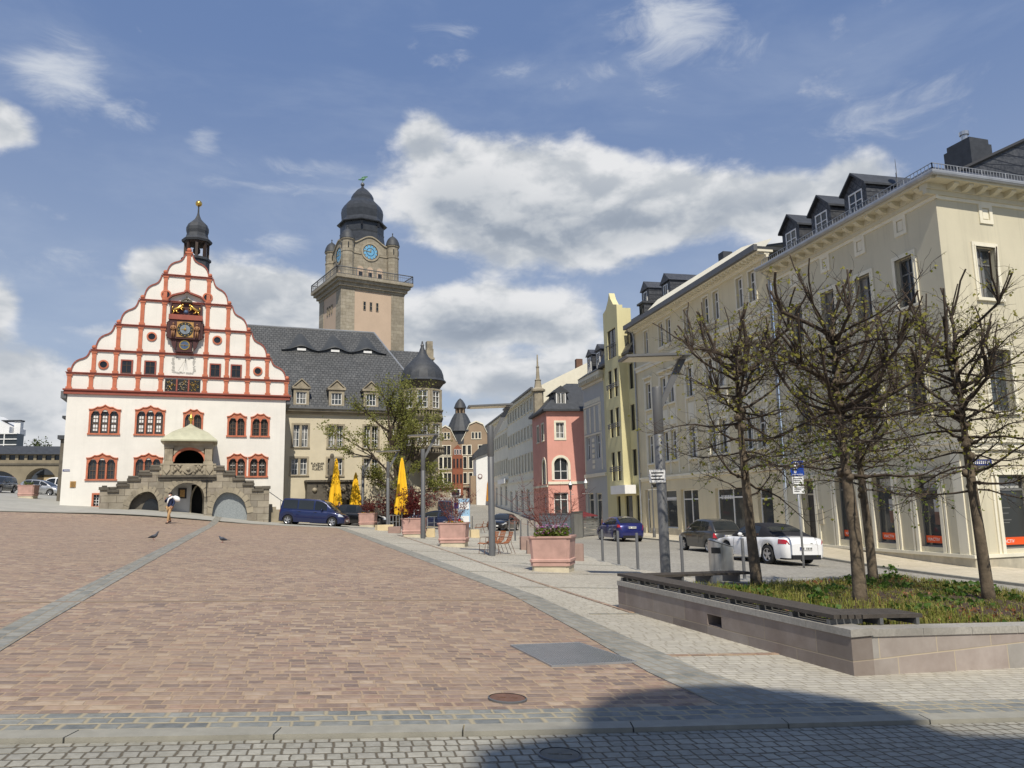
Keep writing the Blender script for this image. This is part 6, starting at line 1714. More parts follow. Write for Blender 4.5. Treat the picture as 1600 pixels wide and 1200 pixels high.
# ---- tall lamps with a flat panel head
def make_lamp():
    r = thing('street_lamp', '', 'street lamp', (0, 0, 0), 'flat-headed street lamps along the square', local=True)
    mb = MB(); mb.lathe((0, 0, 0), [(.115, -.1), (.115, 3.35), (.108, 3.36), (.108, 3.38), (.115, 3.39), (.115, 4.42), (.105, 4.46)], 14); mb.build('pole', M['anthra'], r, smooth=True, angle=40)
    mb = MB(); mb.hexa([(-.02, -.045, 3.95), (.10, -.045, 3.95), (.10, .045, 3.95), (-.02, .045, 3.95), (.56, -.045, 5.12), (.74, -.045, 5.12), (.74, .045, 5.12), (.56, .045, 5.12)]); mb.build('arm', M['anthra'], r)
    mb = MB(); mb.hexa([(-.80, -.36, 5.10), (.80, -.36, 5.16), (.80, .36, 5.16), (-.80, .36, 5.10), (-.80, -.36, 5.15), (.80, -.36, 5.22), (.80, .36, 5.22), (-.80, .36, 5.15)]); h = mb.build('lamp_head', M['anthra'], r)
    mb = MB(); mb.hexa([(-.72, -.30, 5.085), (.55, -.30, 5.13), (.55, .30, 5.13), (-.72, .30, 5.085), (-.72, -.30, 5.099), (.55, -.30, 5.147), (.55, .30, 5.147), (-.72, .30, 5.099)]); mb.build('reflector', M['cream_trim'], h)
    return r
lamp = make_lamp()
spots = [((3.52, 18.5), 'tall nearest flat-headed street lamp with a small notice, behind the bench planter'), ((-.84, 28.5), 'grey flat-headed street lamp standing right beside the row of wooden slat chairs'),
         ((-4.87, 41.5), 'grey flat-headed street lamp beside the planter with the tall dark red bush'), ((-8.95, 55), 'grey flat-headed street lamp among the low beige kerb stones before the leafing tree'), ((-12.1, 62), 'farthest flat-headed street lamp, next to the shorter yellow parasol')]
for i, (p, lb) in enumerate(spots):
    o = lamp if i == 0 else copy_tree(lamp)
    place(o, gz(p), rad(8), lb, scale=(1.04, 1.04, 1.06) if i == 0 else None)
ln = thing('pole_notice', 'small white printed notice fixed on the nearest flat-headed lamp post', 'notice', gz(spots[0][0])+Vector((0, -.12, 2.5)))
LN = Fr((3.52+.02, 18.5-.125), 88); zz = G(3.52, 18.5)
mb = MB(); LN.box(mb, -.32, .06, zz+2.42, zz+2.72, -.01, .01); mb.build('plate', M['white'], ln)
mb = MB()
for k in range(3): LN.box(mb, -.28, .02-.04*(k % 2), zz+2.63-k*.075, zz+2.66-k*.075, .01, .013)
mb.build('printed_lines', M['black'], ln)

# ---- old style lanterns
def make_lantern():
    r = thing('lantern_post', '', 'lantern', (0, 0, 0), 'old-style lanterns on the right footway', local=True)
    mb = MB(); mb.lathe((0, 0, 0), [(.10, -.1), (.10, .5), (.07, .6), (.05, .7), (.045, 3.2), (.07, 3.25), (.04, 3.35), (.03, 3.5)], 10); mb.tube([(-.3, 0, 3.1), (.3, 0, 3.1)], .02, 5); mb.build('post', M['anthra'], r)
    mb = MB(); mb.lathe((0, 0, 0), [(.11, 3.5), (.19, 3.95)], 6); mb.build('lamp_glass', M['glass'], r)
    mb = MB(); mb.lathe((0, 0, 0), [(.22, 3.95), (.20, 4.0), (.10, 4.15), (.05, 4.25), (.02, 4.4)], 6); mb.build('lamp_roof', M['zinc'], r)
    return r
l0 = make_lantern(); place(l0, gz(rwp(-23.0, 2.6)), 0, 'slim old-style lantern on the footway before the cream townhouse')
l1 = copy_tree(l0); place(l1, gz(rwp(-36, 2.8)), 0, 'slim old-style lantern on the footway before the yellow house')
l2 = copy_tree(l0); place(l2, gz((5.1, 70)), 0, 'slim old-style lantern before the pink house')

# ---- bollards
def make_bollard():
    r = thing('bollard', '', 'bollard', (0, 0, 0), 'grey steel bollards along the carriageway', local=True)
    mb = MB(); mb.lathe((0, 0, 0), [(.045, -.1), (.045, 1.08), (.038, 1.10)], 12); mb.build('post', M['anthra'], r, smooth=True, angle=40)
    mb = MB(); mb.lathe((0, 0, 0), [(.075, -.05), (.075, .012), (.05, .016)], 12); mb.build('collar', M['zinc'], r)
    return r
bl = make_bollard()
BP = [((942, 877), 'bollard left of two others, on the kerb before the dark blue hatchback'), ((967, 882.5), 'middle of the three bollards on the kerb before the dark blue hatchback'), ((997, 890), 'bollard right of two others, nearest the tall lamp post'),
      ((1067, 899), 'bollard immediately left of the stainless steel litter bin'), ((1163.5, 905), 'bollard left of the nearest left tree trunk, in front of the white convertible'),
      ((774, 846), 'bollard just right of the lamp post by the slat chairs'), ((796, 838), 'bollard in front of the black saloon, left one'), ((805, 845), 'bollard in front of the black saloon, right one'),
      ((814, 842), 'bollard leftmost of three behind the pink-grey stone cubes'), ((825, 840), 'bollard middle of three behind the pink-grey stone cubes'), ((836, 842), 'bollard rightmost of three, behind the flowering planter'),
      ((729, 821), 'far bollard left of three at the mouth of the uphill street'), ((733.5, 823), 'far bollard middle of three at the mouth of the uphill street'), ((738, 827), 'far bollard right of three at the mouth of the uphill street')]
for i, (px, lb) in enumerate(BP):
    o = bl if i == 0 else copy_tree(bl)
    place(o, gnd(*px), 0, lb)
# ---- hoop barriers near the parked cars
def rail_barrier(px0, px1, label, n):
    a, b = gnd(*px0), gnd(*px1); r = thing('barrier', label, 'barrier', a)
    mb = MB()
    for k in range(n+1):
        p = a.lerp(b, k/n); mb.mark(); mb.tube([p, p+Vector((0, 0, .95))], .028, 6)
    mb.build_each('post', M['zinc'], r)
    mb = MB(); mb.tube([a+Vector((0, 0, .95)), b+Vector((0, 0, .95))], .03, 6); mb.tube([a+Vector((0, 0, .5)), b+Vector((0, 0, .5))], .02, 6); mb.build('rails', M['zinc'], r)
rail_barrier((609, 826), (624, 826), 'grey tubular barrier between the lamp post and the planter with the dark red bush', 3)
rail_barrier((668, 828), (688, 826), 'grey tubular barrier before the dark blue parked car', 2)

# ---- stainless litter bin
bc = Vector((5.05, 19.3, 0)); bc.z = G(bc.x, bc.y)
bn = thing('litter_bin', 'stainless steel litter bin with slanted top standing behind the bench planter', 'litter bin', bc)
mb = MB(); R = []
for h in (0.04, .10, 1.0):
    R.append([(bc.x+.30*math.cos(a)*(1 if h > .05 else .95), bc.y+.24*math.sin(a)*(1 if h > .05 else .95), bc.z+h+(.16 if h > .5 else 0)*(-math.cos(a))*.6) for a in [2*math.pi*i/28 for i in range(28)]])
mb.loft(R, True, True, True); mb.build('body', M['steel'], bn, smooth=True, angle=40)
mb = MB(); mb.box((bc.x-.17, bc.y-.205, bc.z+.86), (.22, .03, .14), rad(-28)); mb.build('slot', M['black'], bn)
mb = MB(); R = []
for k, h in ((1.0, 1.012), (1.03, 1.03), (.8, 1.05)): R.append([(bc.x+.30*k*math.cos(a), bc.y+.24*k*math.sin(a), bc.z+h-.096*math.cos(a)) for a in [2*math.pi*i/28 for i in range(28)]])
mb.loft(R, True, True, True); mb.build('lid', M['zinc'], bn)

# ---- parking sign
sp_ = gnd(1256, 886); pk = thing('parking_sign', 'blue parking sign with two small plates on a thin steel pole behind the white convertible', 'traffic sign', sp_)
mb = MB(); mb.tube([sp_-Vector((0, 0, .1)), sp_+Vector((0, 0, 3.55))], .038, 10); mb.build('pole', M['zinc'], pk, smooth=True)
KF = Fr((sp_.x, sp_.y-.05), 80)
mb = MB(); KF.box(mb, -.25, .25, sp_.z+3.08, sp_.z+3.58, 0, .015); mb.build('plate', mat('signal_blue', lin(20, 62, 150), .35, var=.03), pk)
mb = MB()
z = sp_.z+3.14; KF.box(mb, -.20, .20, z-.03, z-.015, .015, .017)
KF.box(mb, -.12, -.04, z+.02, z+.40, .015, .019)
for i in range(10):
    a0, a1 = -math.pi/2+math.pi*i/10, -math.pi/2+math.pi*(i+1)/10; cz_ = z+.29
    KF.prism(mb, [(-.02+.115*math.cos(a0), cz_+.11*math.sin(a0)), (-.02+.115*math.cos(a1), cz_+.11*math.sin(a1)), (-.02+.05*math.cos(a1), cz_+.045*math.sin(a1)), (-.02+.05*math.cos(a0), cz_+.045*math.sin(a0))], .015, .018)
KF.box(mb, -.04, -.02, z+.18, z+.245, .015, .018); KF.box(mb, -.04, -.02, z+.335, z+.40, .015, .018)
mb.build('letter_p', M['white'], pk)
mb = MB(); KF.box(mb, -.21, .21, sp_.z+2.78, sp_.z+3.04, 0, .013); KF.box(mb, -.21, .21, sp_.z+2.46, sp_.z+2.72, 0, .013); mb.build('small_plate', M['white'], pk)
mb = MB()
for z0 in (2.78, 2.46):
    for k in range(3): KF.box(mb, -.17, .17-.07*k, sp_.z+z0+.18-k*.06, sp_.z+z0+.205-k*.06, .013, .016)
mb.build('printed_lines', M['black'], pk)

# ---- parking meter with solar panel, info column
a = gnd(708, 826)+Vector((0, 3, 0)); a.z = G(a.x, a.y)
pm = thing('solar_post', 'post with a tilted solar panel and blue signs behind the pansy planter', 'post', a)
mb = MB(); mb.tube([a, a+Vector((0, 0, 2.9))], .06, 8); mb.build('post', M['anthra'], pm)
mb = MB(); c = a+Vector((0, 0, 3.0)); mb.hexa([c+Vector(v) for v in ((-.42, -.1, -.3), (.42, -.1, -.3), (.42, .15, .3), (-.42, .15, .3), (-.42, -.14, -.28), (.42, -.14, -.28), (.42, .11, .32), (-.42, .11, .32))]); pf = mb.build('panel_frame', M['white'], pm)
mb = MB(); mb.hexa([c+Vector(v) for v in ((-.36, -.145, -.24), (.36, -.145, -.24), (.36, .085, .28), (-.36, .085, .28), (-.36, -.155, -.235), (.36, -.155, -.235), (.36, .075, .285), (-.36, .075, .285))]); mb.build('solar_cells', M['glass_dark'], pf)
mb = MB(); mb.box(a+Vector((.1, -.1, 1.9)), (.5, .04, .5)); mb.build('blue_sign', M['blue_enamel'], pm)
a = gnd(716, 830)+Vector((.2, 4, 0)); a.z = G(a.x, a.y)
ic = thing('advert_column', 'pale blue and white advertising panel standing right of the pansy planter', 'advert panel', a)
M['pale_blue'] = mat('pale_blue_print', lin(150, 186, 214), .5, var=.1, scale=2)
mb = MB(); mb.box(a+Vector((0, 0, 1.3)), (.9, .18, 2.3)); mb.build('panel', M['pale_blue'], ic)
mb = MB(); mb.box(a+Vector((0, -.1, 1.9)), (.8, .03, .55)); mb.box(a+Vector((0, -.1, .8)), (.8, .03, .6)); mb.build('poster', M['white'], ic)
mb = MB(); mb.box(a+Vector((0, 0, .1)), (.96, .24, .24)); mb.build('foot', M['anthra'], ic)

# ---- slat chairs
M['teak'] = mat('orange_brown_slats', lin(166, 98, 52), .6, var=.2, scale=8, obj=True)
def make_chair():
    r = thing('slat_chair', '', 'chair', (0, 0, 0), 'wooden slat chairs on the pale pavement', local=True)
    prof = [(.50, .40), (.42, .43), (.28, .41), (.14, .40), (.02, .44), (-.06, .56), (-.11, .70), (-.15, .84)]
    mb = MB()
    def cv(t):
        i = min(int(t), len(prof)-2); f = t-i; return (prof[i][0]*(1-f)+prof[i+1][0]*f, prof[i][1]*(1-f)+prof[i+1][1]*f)
    n = 15
    for k in range(n):
        x0, z0 = cv((len(prof)-1)*(k+.12)/n); x1, z1 = cv((len(prof)-1)*(k+.86)/n)
        dx, dz = x1-x0, z1-z0; L = math.hypot(dx, dz); nx, nz = -dz/L*.012, dx/L*.012
        mb.hexa([(x0, -.26, z0), (x0, .26, z0), (x1, .26, z1), (x1, -.26, z1), (x0-nx, -.26, z0-nz), (x0-nx, .26, z0-nz), (x1-nx, .26, z1-nz), (x1-nx, -.26, z1-nz)])
    mb.build('slats', M['teak'], r)
    mb = MB()
    for y in (-.24, .24):
        mb.tube([(x+.01, y, z-.02) for x, z in prof], .011, 6)
        mb.tube([(.46, y, 0), (.42, y, .40), (.40, y, .62), (.30, y, .64), (-.06, y, .62)], .010, 6)
        mb.tube([(-.22, y, 0), (-.06, y, .42), (-.06, y, .62)], .010, 6)
    mb.tube([(.44, -.24, .2), (.44, .24, .2)], .008, 5)
    mb.build('metal_frame', M['rust'], r)
    return r
chr_ = make_chair()
CP = [((770, 866), rad(208), 'nearest wooden slat chair of three, left one by the lamp post'), ((782, 863), rad(202), 'middle wooden slat chair of the three by the lamp post'), ((794, 865), rad(196), 'right wooden slat chair of the three by the lamp post'),
      ((753, 833), rad(185), 'farther wooden slat chair left of its pair, near the pale stone cube'), ((761, 832), rad(172), 'farther wooden slat chair right of its pair, near the pale stone cube')]
for i, (px, rz_, lb) in enumerate(CP):
    o = chr_ if i == 0 else copy_tree(chr_)
    place(o, gnd(*px), rz_, lb)

# ---- stone seat cubes and low kerbs
M['cube_pale'] = mat('pale_sandstone', lin(208, 190, 152), .85, var=.08, scale=3, bump=.2, bscale=30)
M['cube_pink'] = mat('pink_grey_stone', lin(150, 126, 116), .85, var=.12, scale=4, bump=.2, bscale=30)
def cube(px, w, h, m_, label, grp, rz=.2, d=None):
    c = gnd(*px); o = MB(); o.bevbox((c.x, c.y+w/2, c.z+h/2-.02), (w, d or w, h), .015, rz)
    o = o.build('stone_block', m_, None); tag(o, label, 'stone block', grp); return o
cube((672, 839), .5, .48, M['cube_pale'], 'pale sandstone seat cube between the bush planter and the pansy planter', 'sandstone seat blocks', .05)
cube((741, 840), .52, .48, M['cube_pale'], 'pale sandstone seat cube right of the pansy planter', 'sandstone seat blocks', .25)
cube((823, 859), .55, .58, M['cube_pink'], 'pink-grey stone cube left of the flowering planter, larger one', 'pink-grey stone cubes', .1)
cube((829, 865), .30, .52, M['cube_pink'], 'pink-grey stone cube half hidden by the left side of the flowering planter', 'pink-grey stone cubes', .1)
cube((904, 876), .36, .60, M['cube_pink'], 'pink-grey stone cube right of the flowering planter', 'pink-grey stone cubes', .1)
cube((598, 829), 1.1, .38, M['cube_pale'], 'low beige kerb block left of the foot of the lamp post before the tree', 'sandstone seat blocks', .5, .5)
cube((615, 833), .75, .40, M['cube_pink'], 'low brown kerb block right of the foot of the lamp post before the tree', 'pink-grey stone cubes', .1)

# ---- terrace screens by the pink house
def screen(px0, px1, h, m_, label, name='terrace_screen', slats=False):
    a, b = gnd(*px0), gnd(*px1); r = thing(name, label, 'screen', a)
    f = Fr((a.x, a.y), math.degrees(math.atan2(b.x-a.x, b.y-a.y))); L = math.dist(a[:2], b[:2])
    mb = MB()
    if slats:
        for k in range(6): f.box(mb, 0, L, min(a.z, b.z)+.05+k*h/6, min(a.z, b.z)+.05+(k+.8)*h/6, -.03, .03)
    else: f.box(mb, 0, L, min(a.z, b.z), a.z+h, -.05, .05)
    mb.build('panel', m_, r)
    mb = MB()
    for u in (0, L): mb.mark(); f.box(mb, u-.05, u+.05, min(a.z, b.z)-.1, a.z+h+.04, -.07, .07)
    mb.mark(); f.box(mb, -.05, L+.05, a.z+h, a.z+h+.06, -.08, .08); mb.build_each('frame', M['anthra'], r)
M['blue_grey'] = mat('blue_grey_paint', lin(112, 120, 126), .6, var=.06, scale=2)
screen((845, 839), (894, 842), 1.5, M['blue_grey'], 'long blue-grey terrace screen before the pink house door')
screen((896, 841), (910, 839), 1.65, M['zinc'], 'taller light grey terrace screen panel right of the blue-grey one')
screen((911, 838), (934, 836), 1.15, M['zinc'], 'low light grey slatted terrace fence beside the dark blue hatchback', 'terrace_fence', True)
a = gnd(897, 838)+Vector((.8, 2.5, 0)); a.z = G(a.x, a.y)
up_ = thing('red_parasol', 'low dark red parasol behind the terrace screens', 'parasol', a)
mb = MB(); mb.lathe(a, [(1.2, 1.35), (1.15, 1.42), (.1, 1.7)], 12); mb.build('canopy', M['red_cloth'], up_)
mb = MB(); mb.lathe(a, [(.03, 0), (.03, 1.68)], 6); mb.build('pole', M['anthra'], up_)

# ---- closed yellow parasols
M['yellow_cloth'] = mat('yellow_cloth', lin(236, 186, 34), .85, var=.1, scale=2)
def make_parasol():
    r = thing('closed_parasol', '', 'parasol', (0, 0, 0), 'closed yellow parasols before the city hall', local=True)
    mb = MB(); R = []
    for q, (rr, z) in enumerate([(.34, 1.15), (.50, 1.25), (.52, 1.6), (.44, 2.2), (.34, 3.0), (.22, 3.9), (.12, 4.6), (.05, 4.85), (.02, 4.9)]):
        R.append([(rr*(1+.20*math.cos(8*a)+.08*math.cos(3*a+q))*math.cos(a), rr*(1+.20*math.cos(8*a)+.08*math.cos(3*a+q))*math.sin(a), z-(.22*math.cos(8*a) if q < 2 else 0)) for a in [2*math.pi*i/32 for i in range(32)]])
    mb.loft(R, True, True, True); mb.build('canopy', M['yellow_cloth'], r, smooth=True, angle=60)
    mb = MB(); mb.lathe((0, 0, 0), [(.04, 0), (.04, 1.4)], 8); mb.lathe((0, 0, 0), [(.4, 0), (.4, .08), (.1, .12)], 10); mb.build('pole', M['anthra'], r)
    return r
pa = make_parasol()
for i, (px, Y, hh, lb) in enumerate([(525, 62.5, .82, 'closed yellow parasol behind the blue van, left one'), (556, 63, .72, 'shortest closed yellow parasol, above the black estate car'), (628, 57.5, .93, 'closed yellow parasol standing right of the leafing tree trunk')]):
    o = pa if i == 0 else copy_tree(pa)
    x = (px-800)/1200*Y*1.0; zt = at(px, [716, 738, 715][i], Y).z; z0 = G(x, Y)
    place(o, (at(px, 740, Y).x, Y, z0), i*.7, lb, scale=(.9, .9, (zt-z0)/4.9))

# ---- pink stone planters
M['pink_stone'] = mat('pink_sandstone', lin(184, 148, 137), .8, var=.16, scale=3, bump=.2, bscale=40, streak=.12, obj=True)
M['pale_base'] = mat('pale_concrete_foot', lin(196, 186, 162), .85, var=.12, scale=5, obj=True)
M['soil'] = mat('dark_soil', lin(66, 50, 40), .95, var=.3, scale=14)
def sqr(h, z, c=.16):
    k = h-c*h; P = [(h, -k), (h, k), (k, h), (-k, h), (-h, k), (-h, -k), (-k, -h), (k, -h)]; return [(x, y, z) for x, y in P]
def make_planter():
    r = thing('stone_planter', '', 'planter', (0, 0, 0), 'pink stone planters along the square', local=True)
    mb = MB(); mb.loft([sqr(.54, .16), sqr(.54, .26), sqr(.565, .28), sqr(.565, .34), sqr(.53, .36), sqr(.57, .92), sqr(.585, .93), sqr(.60, .95), sqr(.60, 1.0), sqr(.52, 1.0), sqr(.50, .93)], True, True, False); mb.build('box', M['pink_stone'], r)
    mb = MB(); mb.loft([sqr(.51, -.1), sqr(.51, .16)], True, False, True); mb.build('base', M['pale_base'], r)
    mb = MB(); mb.loft([sqr(.505, .90), sqr(.50, .94)], True, True, True); mb.build('soil', M['soil'], r)
    return r
pl0 = make_planter()
PLN = [((866, 893), .97, rad(-14), 'pink stone planter nearest the viewer, filled with violet and white flowers'), ((708, 854), 1.02, rad(-6), 'pink stone planter with red and yellow pansies and thin red-leaved branches'),
       ((645.5, 839), 1.02, rad(-4), 'pink stone planter holding the tall dark red bush'), ((573, 823), 1.02, rad(-4), 'pink stone planter at the rear beside the black estate car'), ((38, 778), 1.05, rad(10), 'pink stone planter far left before the silver compact car')]
PLO = []
for i, (px, sc_, rz_, lb) in enumerate(PLN):
    o = pl0 if i == 0 else copy_tree(pl0)
    p = gnd(*px); p.y += .45
    p.z = G(p.x, p.y); place(o, p, rz_, lb, scale=(sc_*1.06, sc_, sc_)); PLO.append(p)

# ---- raised bed with granite walls and slatted bench
M['granite'] = grid_mat('pinkish_granite_slabs', [lin(120, 108, 100), lin(140, 126, 116), lin(152, 140, 130), lin(130, 114, 106)], .95, .33, (-.32, .947, 0), (0, 0, 1), joint=lin(150, 138, 120), jw=.008, bump=.25, stain=.45, wob=.001, stcol=lin(116, 106, 98), shift=.37, voff=.40)
M['granite_b'] = grid_mat('grey_pink_granite_slabs', [lin(158, 154, 148), lin(160, 148, 140), lin(172, 158, 150), lin(154, 140, 132)], .85, .33, (.936, .35, 0), (0, 0, 1), joint=lin(180, 166, 142), jw=.009, bump=.25, stain=.3, wob=.001, stcol=lin(124, 116, 110), shift=.3, voff=.40)
M['coping'] = mat('light_grey_granite', lin(160, 156, 148), .75, var=.18, scale=26, bump=.2, bscale=160, dirt=lin(120, 116, 110))
M['old_wood'] = mat('weathered_dark_wood', lin(72, 66, 60), .8, var=.25, scale=9, bump=.4, bscale=50, streak=0)
A_, B_, C_, D_ = (3.62, 8.66), (1.8, 13.96), (9.6, 20.2), (11.6, 11.7)
HB = .47
bed = thing('granite_bed', 'long raised planting bed with pinkish granite slab walls and grey coping in the right foreground', 'planter', gz(A_))
def wallseg(a, b, m_, name, h=HB-.08, th=.28, hole=None, out=1):
    L = math.dist(a, b); n = max(1, int(L/.7)); mb = MB()
    d = Vector((b[0]-a[0], b[1]-a[1], 0)).normalized(); inn = Vector((d.y, -d.x, 0))*out
    for i in range(n):
        p, q = Vector((*a, 0))+d*L*i/n, Vector((*a, 0))+d*L*(i+1)/n
        p2, q2 = p+inn*th, q+inn*th
        zp, zq = G(p.x, p.y), G(q.x, q.y)
        def v(w, z): return (w.x, w.y, z)
        if hole and i == hole:
            for z0, z1 in ((-.15, .12), (.27, h)): mb.hexa([v(p, zp+z0), v(q, zq+z0), v(q2, zq+z0), v(p2, zp+z0), v(p, zp+z1), v(q, zq+z1), v(q2, zq+z1), v(p2, zp+z1)])
            r = p.lerp(q, .5); mb.hexa([v(p, zp+.12), v(r, zp+.12), v(r+inn*th, zp+.12), v(p2, zp+.12), v(p, zp+.27), v(r, zp+.27), v(r+inn*th, zp+.27), v(p2, zp+.27)])
        else: mb.hexa([v(p, zp-.15), v(q, zq-.15), v(q2, zq-.15), v(p2, zp-.15), v(p, zp+h), v(q, zq+h), v(q2, zq+h), v(p2, zp+h)])
    o = mb.build(name, m_, bed)
    mb = MB()
    for i in range(n):
        p, q = Vector((*a, 0))+d*(L*i/n+(.003 if i else -.02)), Vector((*a, 0))+d*(L*(i+1)/n-.003)
        p, q = p-inn*.015, q-inn*.015; p2, q2 = p+inn*(th+.03), q+inn*(th+.03)
        zp, zq = G(p.x, p.y)+h+.001, G(q.x, q.y)+h+.001
        mb.hexa([v(p, zp), v(q, zq), v(q2, zq), v(p2, zp), v(p, zp+.08), v(q, zq+.08), v(q2, zq+.08), v(p2, zp+.08)])
    mb.build('coping', M['coping'], bed)
wallseg(A_, B_, M['granite'], 'granite_wall', hole=3)
wallseg((A_[0]+.265, A_[1]+.10), D_, M['granite_b'], 'granite_wall', out=-1)
wallseg((B_[0]+.25, B_[1]+.17), C_, M['granite'], 'granite_wall', h=.28)
wallseg(C_, D_, M['granite'], 'granite_wall', h=.16)
mb = MB(); nn = 16; V = []
for j in range(nn+1):
    a = Vector(A_).lerp(Vector(D_), 0)
    p0 = Vector((A_[0]+.15+(B_[0]-A_[0])*j/nn, A_[1]+.15+(B_[1]-A_[1]-.1)*j/nn)); p1 = Vector((D_[0]-.1+(C_[0]-D_[0])*j/nn, D_[1]+.1+(C_[1]-D_[1]-.2)*j/nn))
    for i in range(nn+1):
        p = p0.lerp(p1, i/nn); e = min(i, nn-i, j, nn-j)/nn
        V.append((p.x, p.y, G(p.x, p.y)+.30-.12*(i/nn)*(1 if j > 0 else 1)*.6+.10*min(1, e*3)+.03*math.sin(p.x*5)*math.cos(p.y*4)))
mb.add(V, [(j*(nn+1)+i, j*(nn+1)+i+1, (j+1)*(nn+1)+i+1, (j+1)*(nn+1)+i) for j in range(nn) for i in range(nn)])
mb.build('soil', M['soil'], bed, smooth=True)
# bench of long dark slats on the coping
bench = thing('slat_bench', 'dark weathered slatted bench running along the coping of the granite bed', 'bench', gz(A_)+Vector((0, 0, HB)))
dAB = (Vector((*B_, 0))-Vector((*A_, 0))).normalized(); inn = Vector((dAB.y, -dAB.x, 0)); LAB = math.dist(A_, B_)
dBC = (Vector((*C_, 0))-Vector((*B_, 0))).normalized(); dAD = (Vector((*D_, 0))-Vector((*A_, 0))).normalized()
def slat_run(o, d, s, L0, L1, n, w, gap, trim0=0, trim1=0, seg=1.86):
    mb = MB()
    for k in range(n):
        off = .01+k*(w+gap); x = L0+trim0*off
        while x < L1+trim1*off-.05:
            x1 = min(x+seg-.006, L1+trim1*off); m0, m1 = o+d*x+s*off, o+d*x1+s*off
            n0, n1 = m0+s*w, m1+s*w
            t0 = G((m0.x), m0.y)+HB+.075; t1 = G(m1.x, m1.y)+HB+.075
            mb.hexa([(*m0[:2], t0), (*m1[:2], t1), (*n1[:2], t1), (*n0[:2], t0), (*m0[:2], t0+.045), (*m1[:2], t1+.045), (*n1[:2], t1+.045), (*n0[:2], t0+.045)])
            x = x1+.006
    return mb
oA = Vector((*A_, 0))
s1 = slat_run(oA, dAB, inn, .25, LAB+.02, 5, .080, .021, 0, .6)
s1.build('slats', M['old_wood'], bench)
s2 = slat_run(oA+dAB*.27+inn*.52, (dAD*1.0), dAB, 0.0, .82, 5, .080, .021, 0, 0, 2.0); s2.build('slats', M['old_wood'], bench)
sB = Vector((dBC.y, -dBC.x, 0))
s3 = slat_run(Vector((*B_, 0))+dBC*.1+sB*.06, dBC, sB, .2, 3.3, 4, .080, .021, 0, 0, 1.6); s3.build('slats', M['old_wood'], bench)
mb = MB()
for k in range(9):
    p = oA+dAB*(.35+k*.64)+inn*.24; z = G(p.x, p.y)+HB; mb.mark()
    mb.box((p.x, p.y, z+.037), (.05, .46, .072), math.atan2(dAB.y, dAB.x)); 
for k in range(2):
    p = oA+dAB*.5+inn*.6+dAD*(.1+.55*k); mb.mark(); mb.box((p.x, p.y, G(p.x, p.y)+HB+.037), (.05, .44, .072), math.atan2(dAD.y, dAD.x))
for k in range(4):
    p = Vector((*B_, 0))+dBC*(.4+.85*k)+sB*.25; mb.mark(); mb.box((p.x, p.y, G(p.x, p.y)+HB+.0), (.05, .38, .14), math.atan2(dBC.y, dBC.x))
mb.build_each('support', M['anthra'], bench)
# ================================================================ cars
def interp(pts, x):
    if x <= pts[0][0]: return pts[0][1]
    for (a, b), (c, d) in zip(pts, pts[1:]):
        if x <= c:
            t = (x-a)/(c-a) if c > a else 0; return b+(d-b)*t
    return pts[-1][1]
def smooth_prof(pts, n=60):
    """Catmull-Rom through the side-view points, monotone in x"""
    out_ = []
    for i in range(len(pts)-1):
        p0, p1, p2, p3 = pts[max(0, i-1)], pts[i], pts[i+1], pts[min(len(pts)-1, i+2)]
        for k in range(8):
            t = k/8
            m1 = (p2[1]-p0[1])/max(1e-6, p2[0]-p0[0])*(p2[0]-p1[0]); m2 = (p3[1]-p1[1])/max(1e-6, p3[0]-p1[0])*(p2[0]-p1[0])
            out_.append((p1[0]+(p2[0]-p1[0])*t, (2*t**3-3*t*t+1)*p1[1]+(t**3-2*t*t+t)*m1+(-2*t**3+3*t*t)*p2[1]+(t**3-t*t)*m2))
    out_.append(pts[-1]); return out_
M['headlight'] = mat('headlamp_lens', (.62, .64, .66), .08, .3, var=.1, scale=9)
M['taillight'] = mat('red_lens', (.42, .012, .018), .12, var=.1, coat=1)
M['plate_w'] = mat('number_plate_white', (.74, .74, .72), .4, var=.02)
M['alloy'] = mat('alloy_rim', (.52, .52, .53), .28, .8, var=.05)
M['softtop'] = mat('black_soft_top', (.012, .012, .016), .85, var=.1, bump=.2)
M['carglass'] = glass_mat('car_glass', (.010, .012, .014), (.030, .034, .036), .03, .0)
def paint(name, c, metal=.0, rough=.32): return mat(name, c, rough, metal, var=.02, scale=2, spec=.5, coat=1.0)
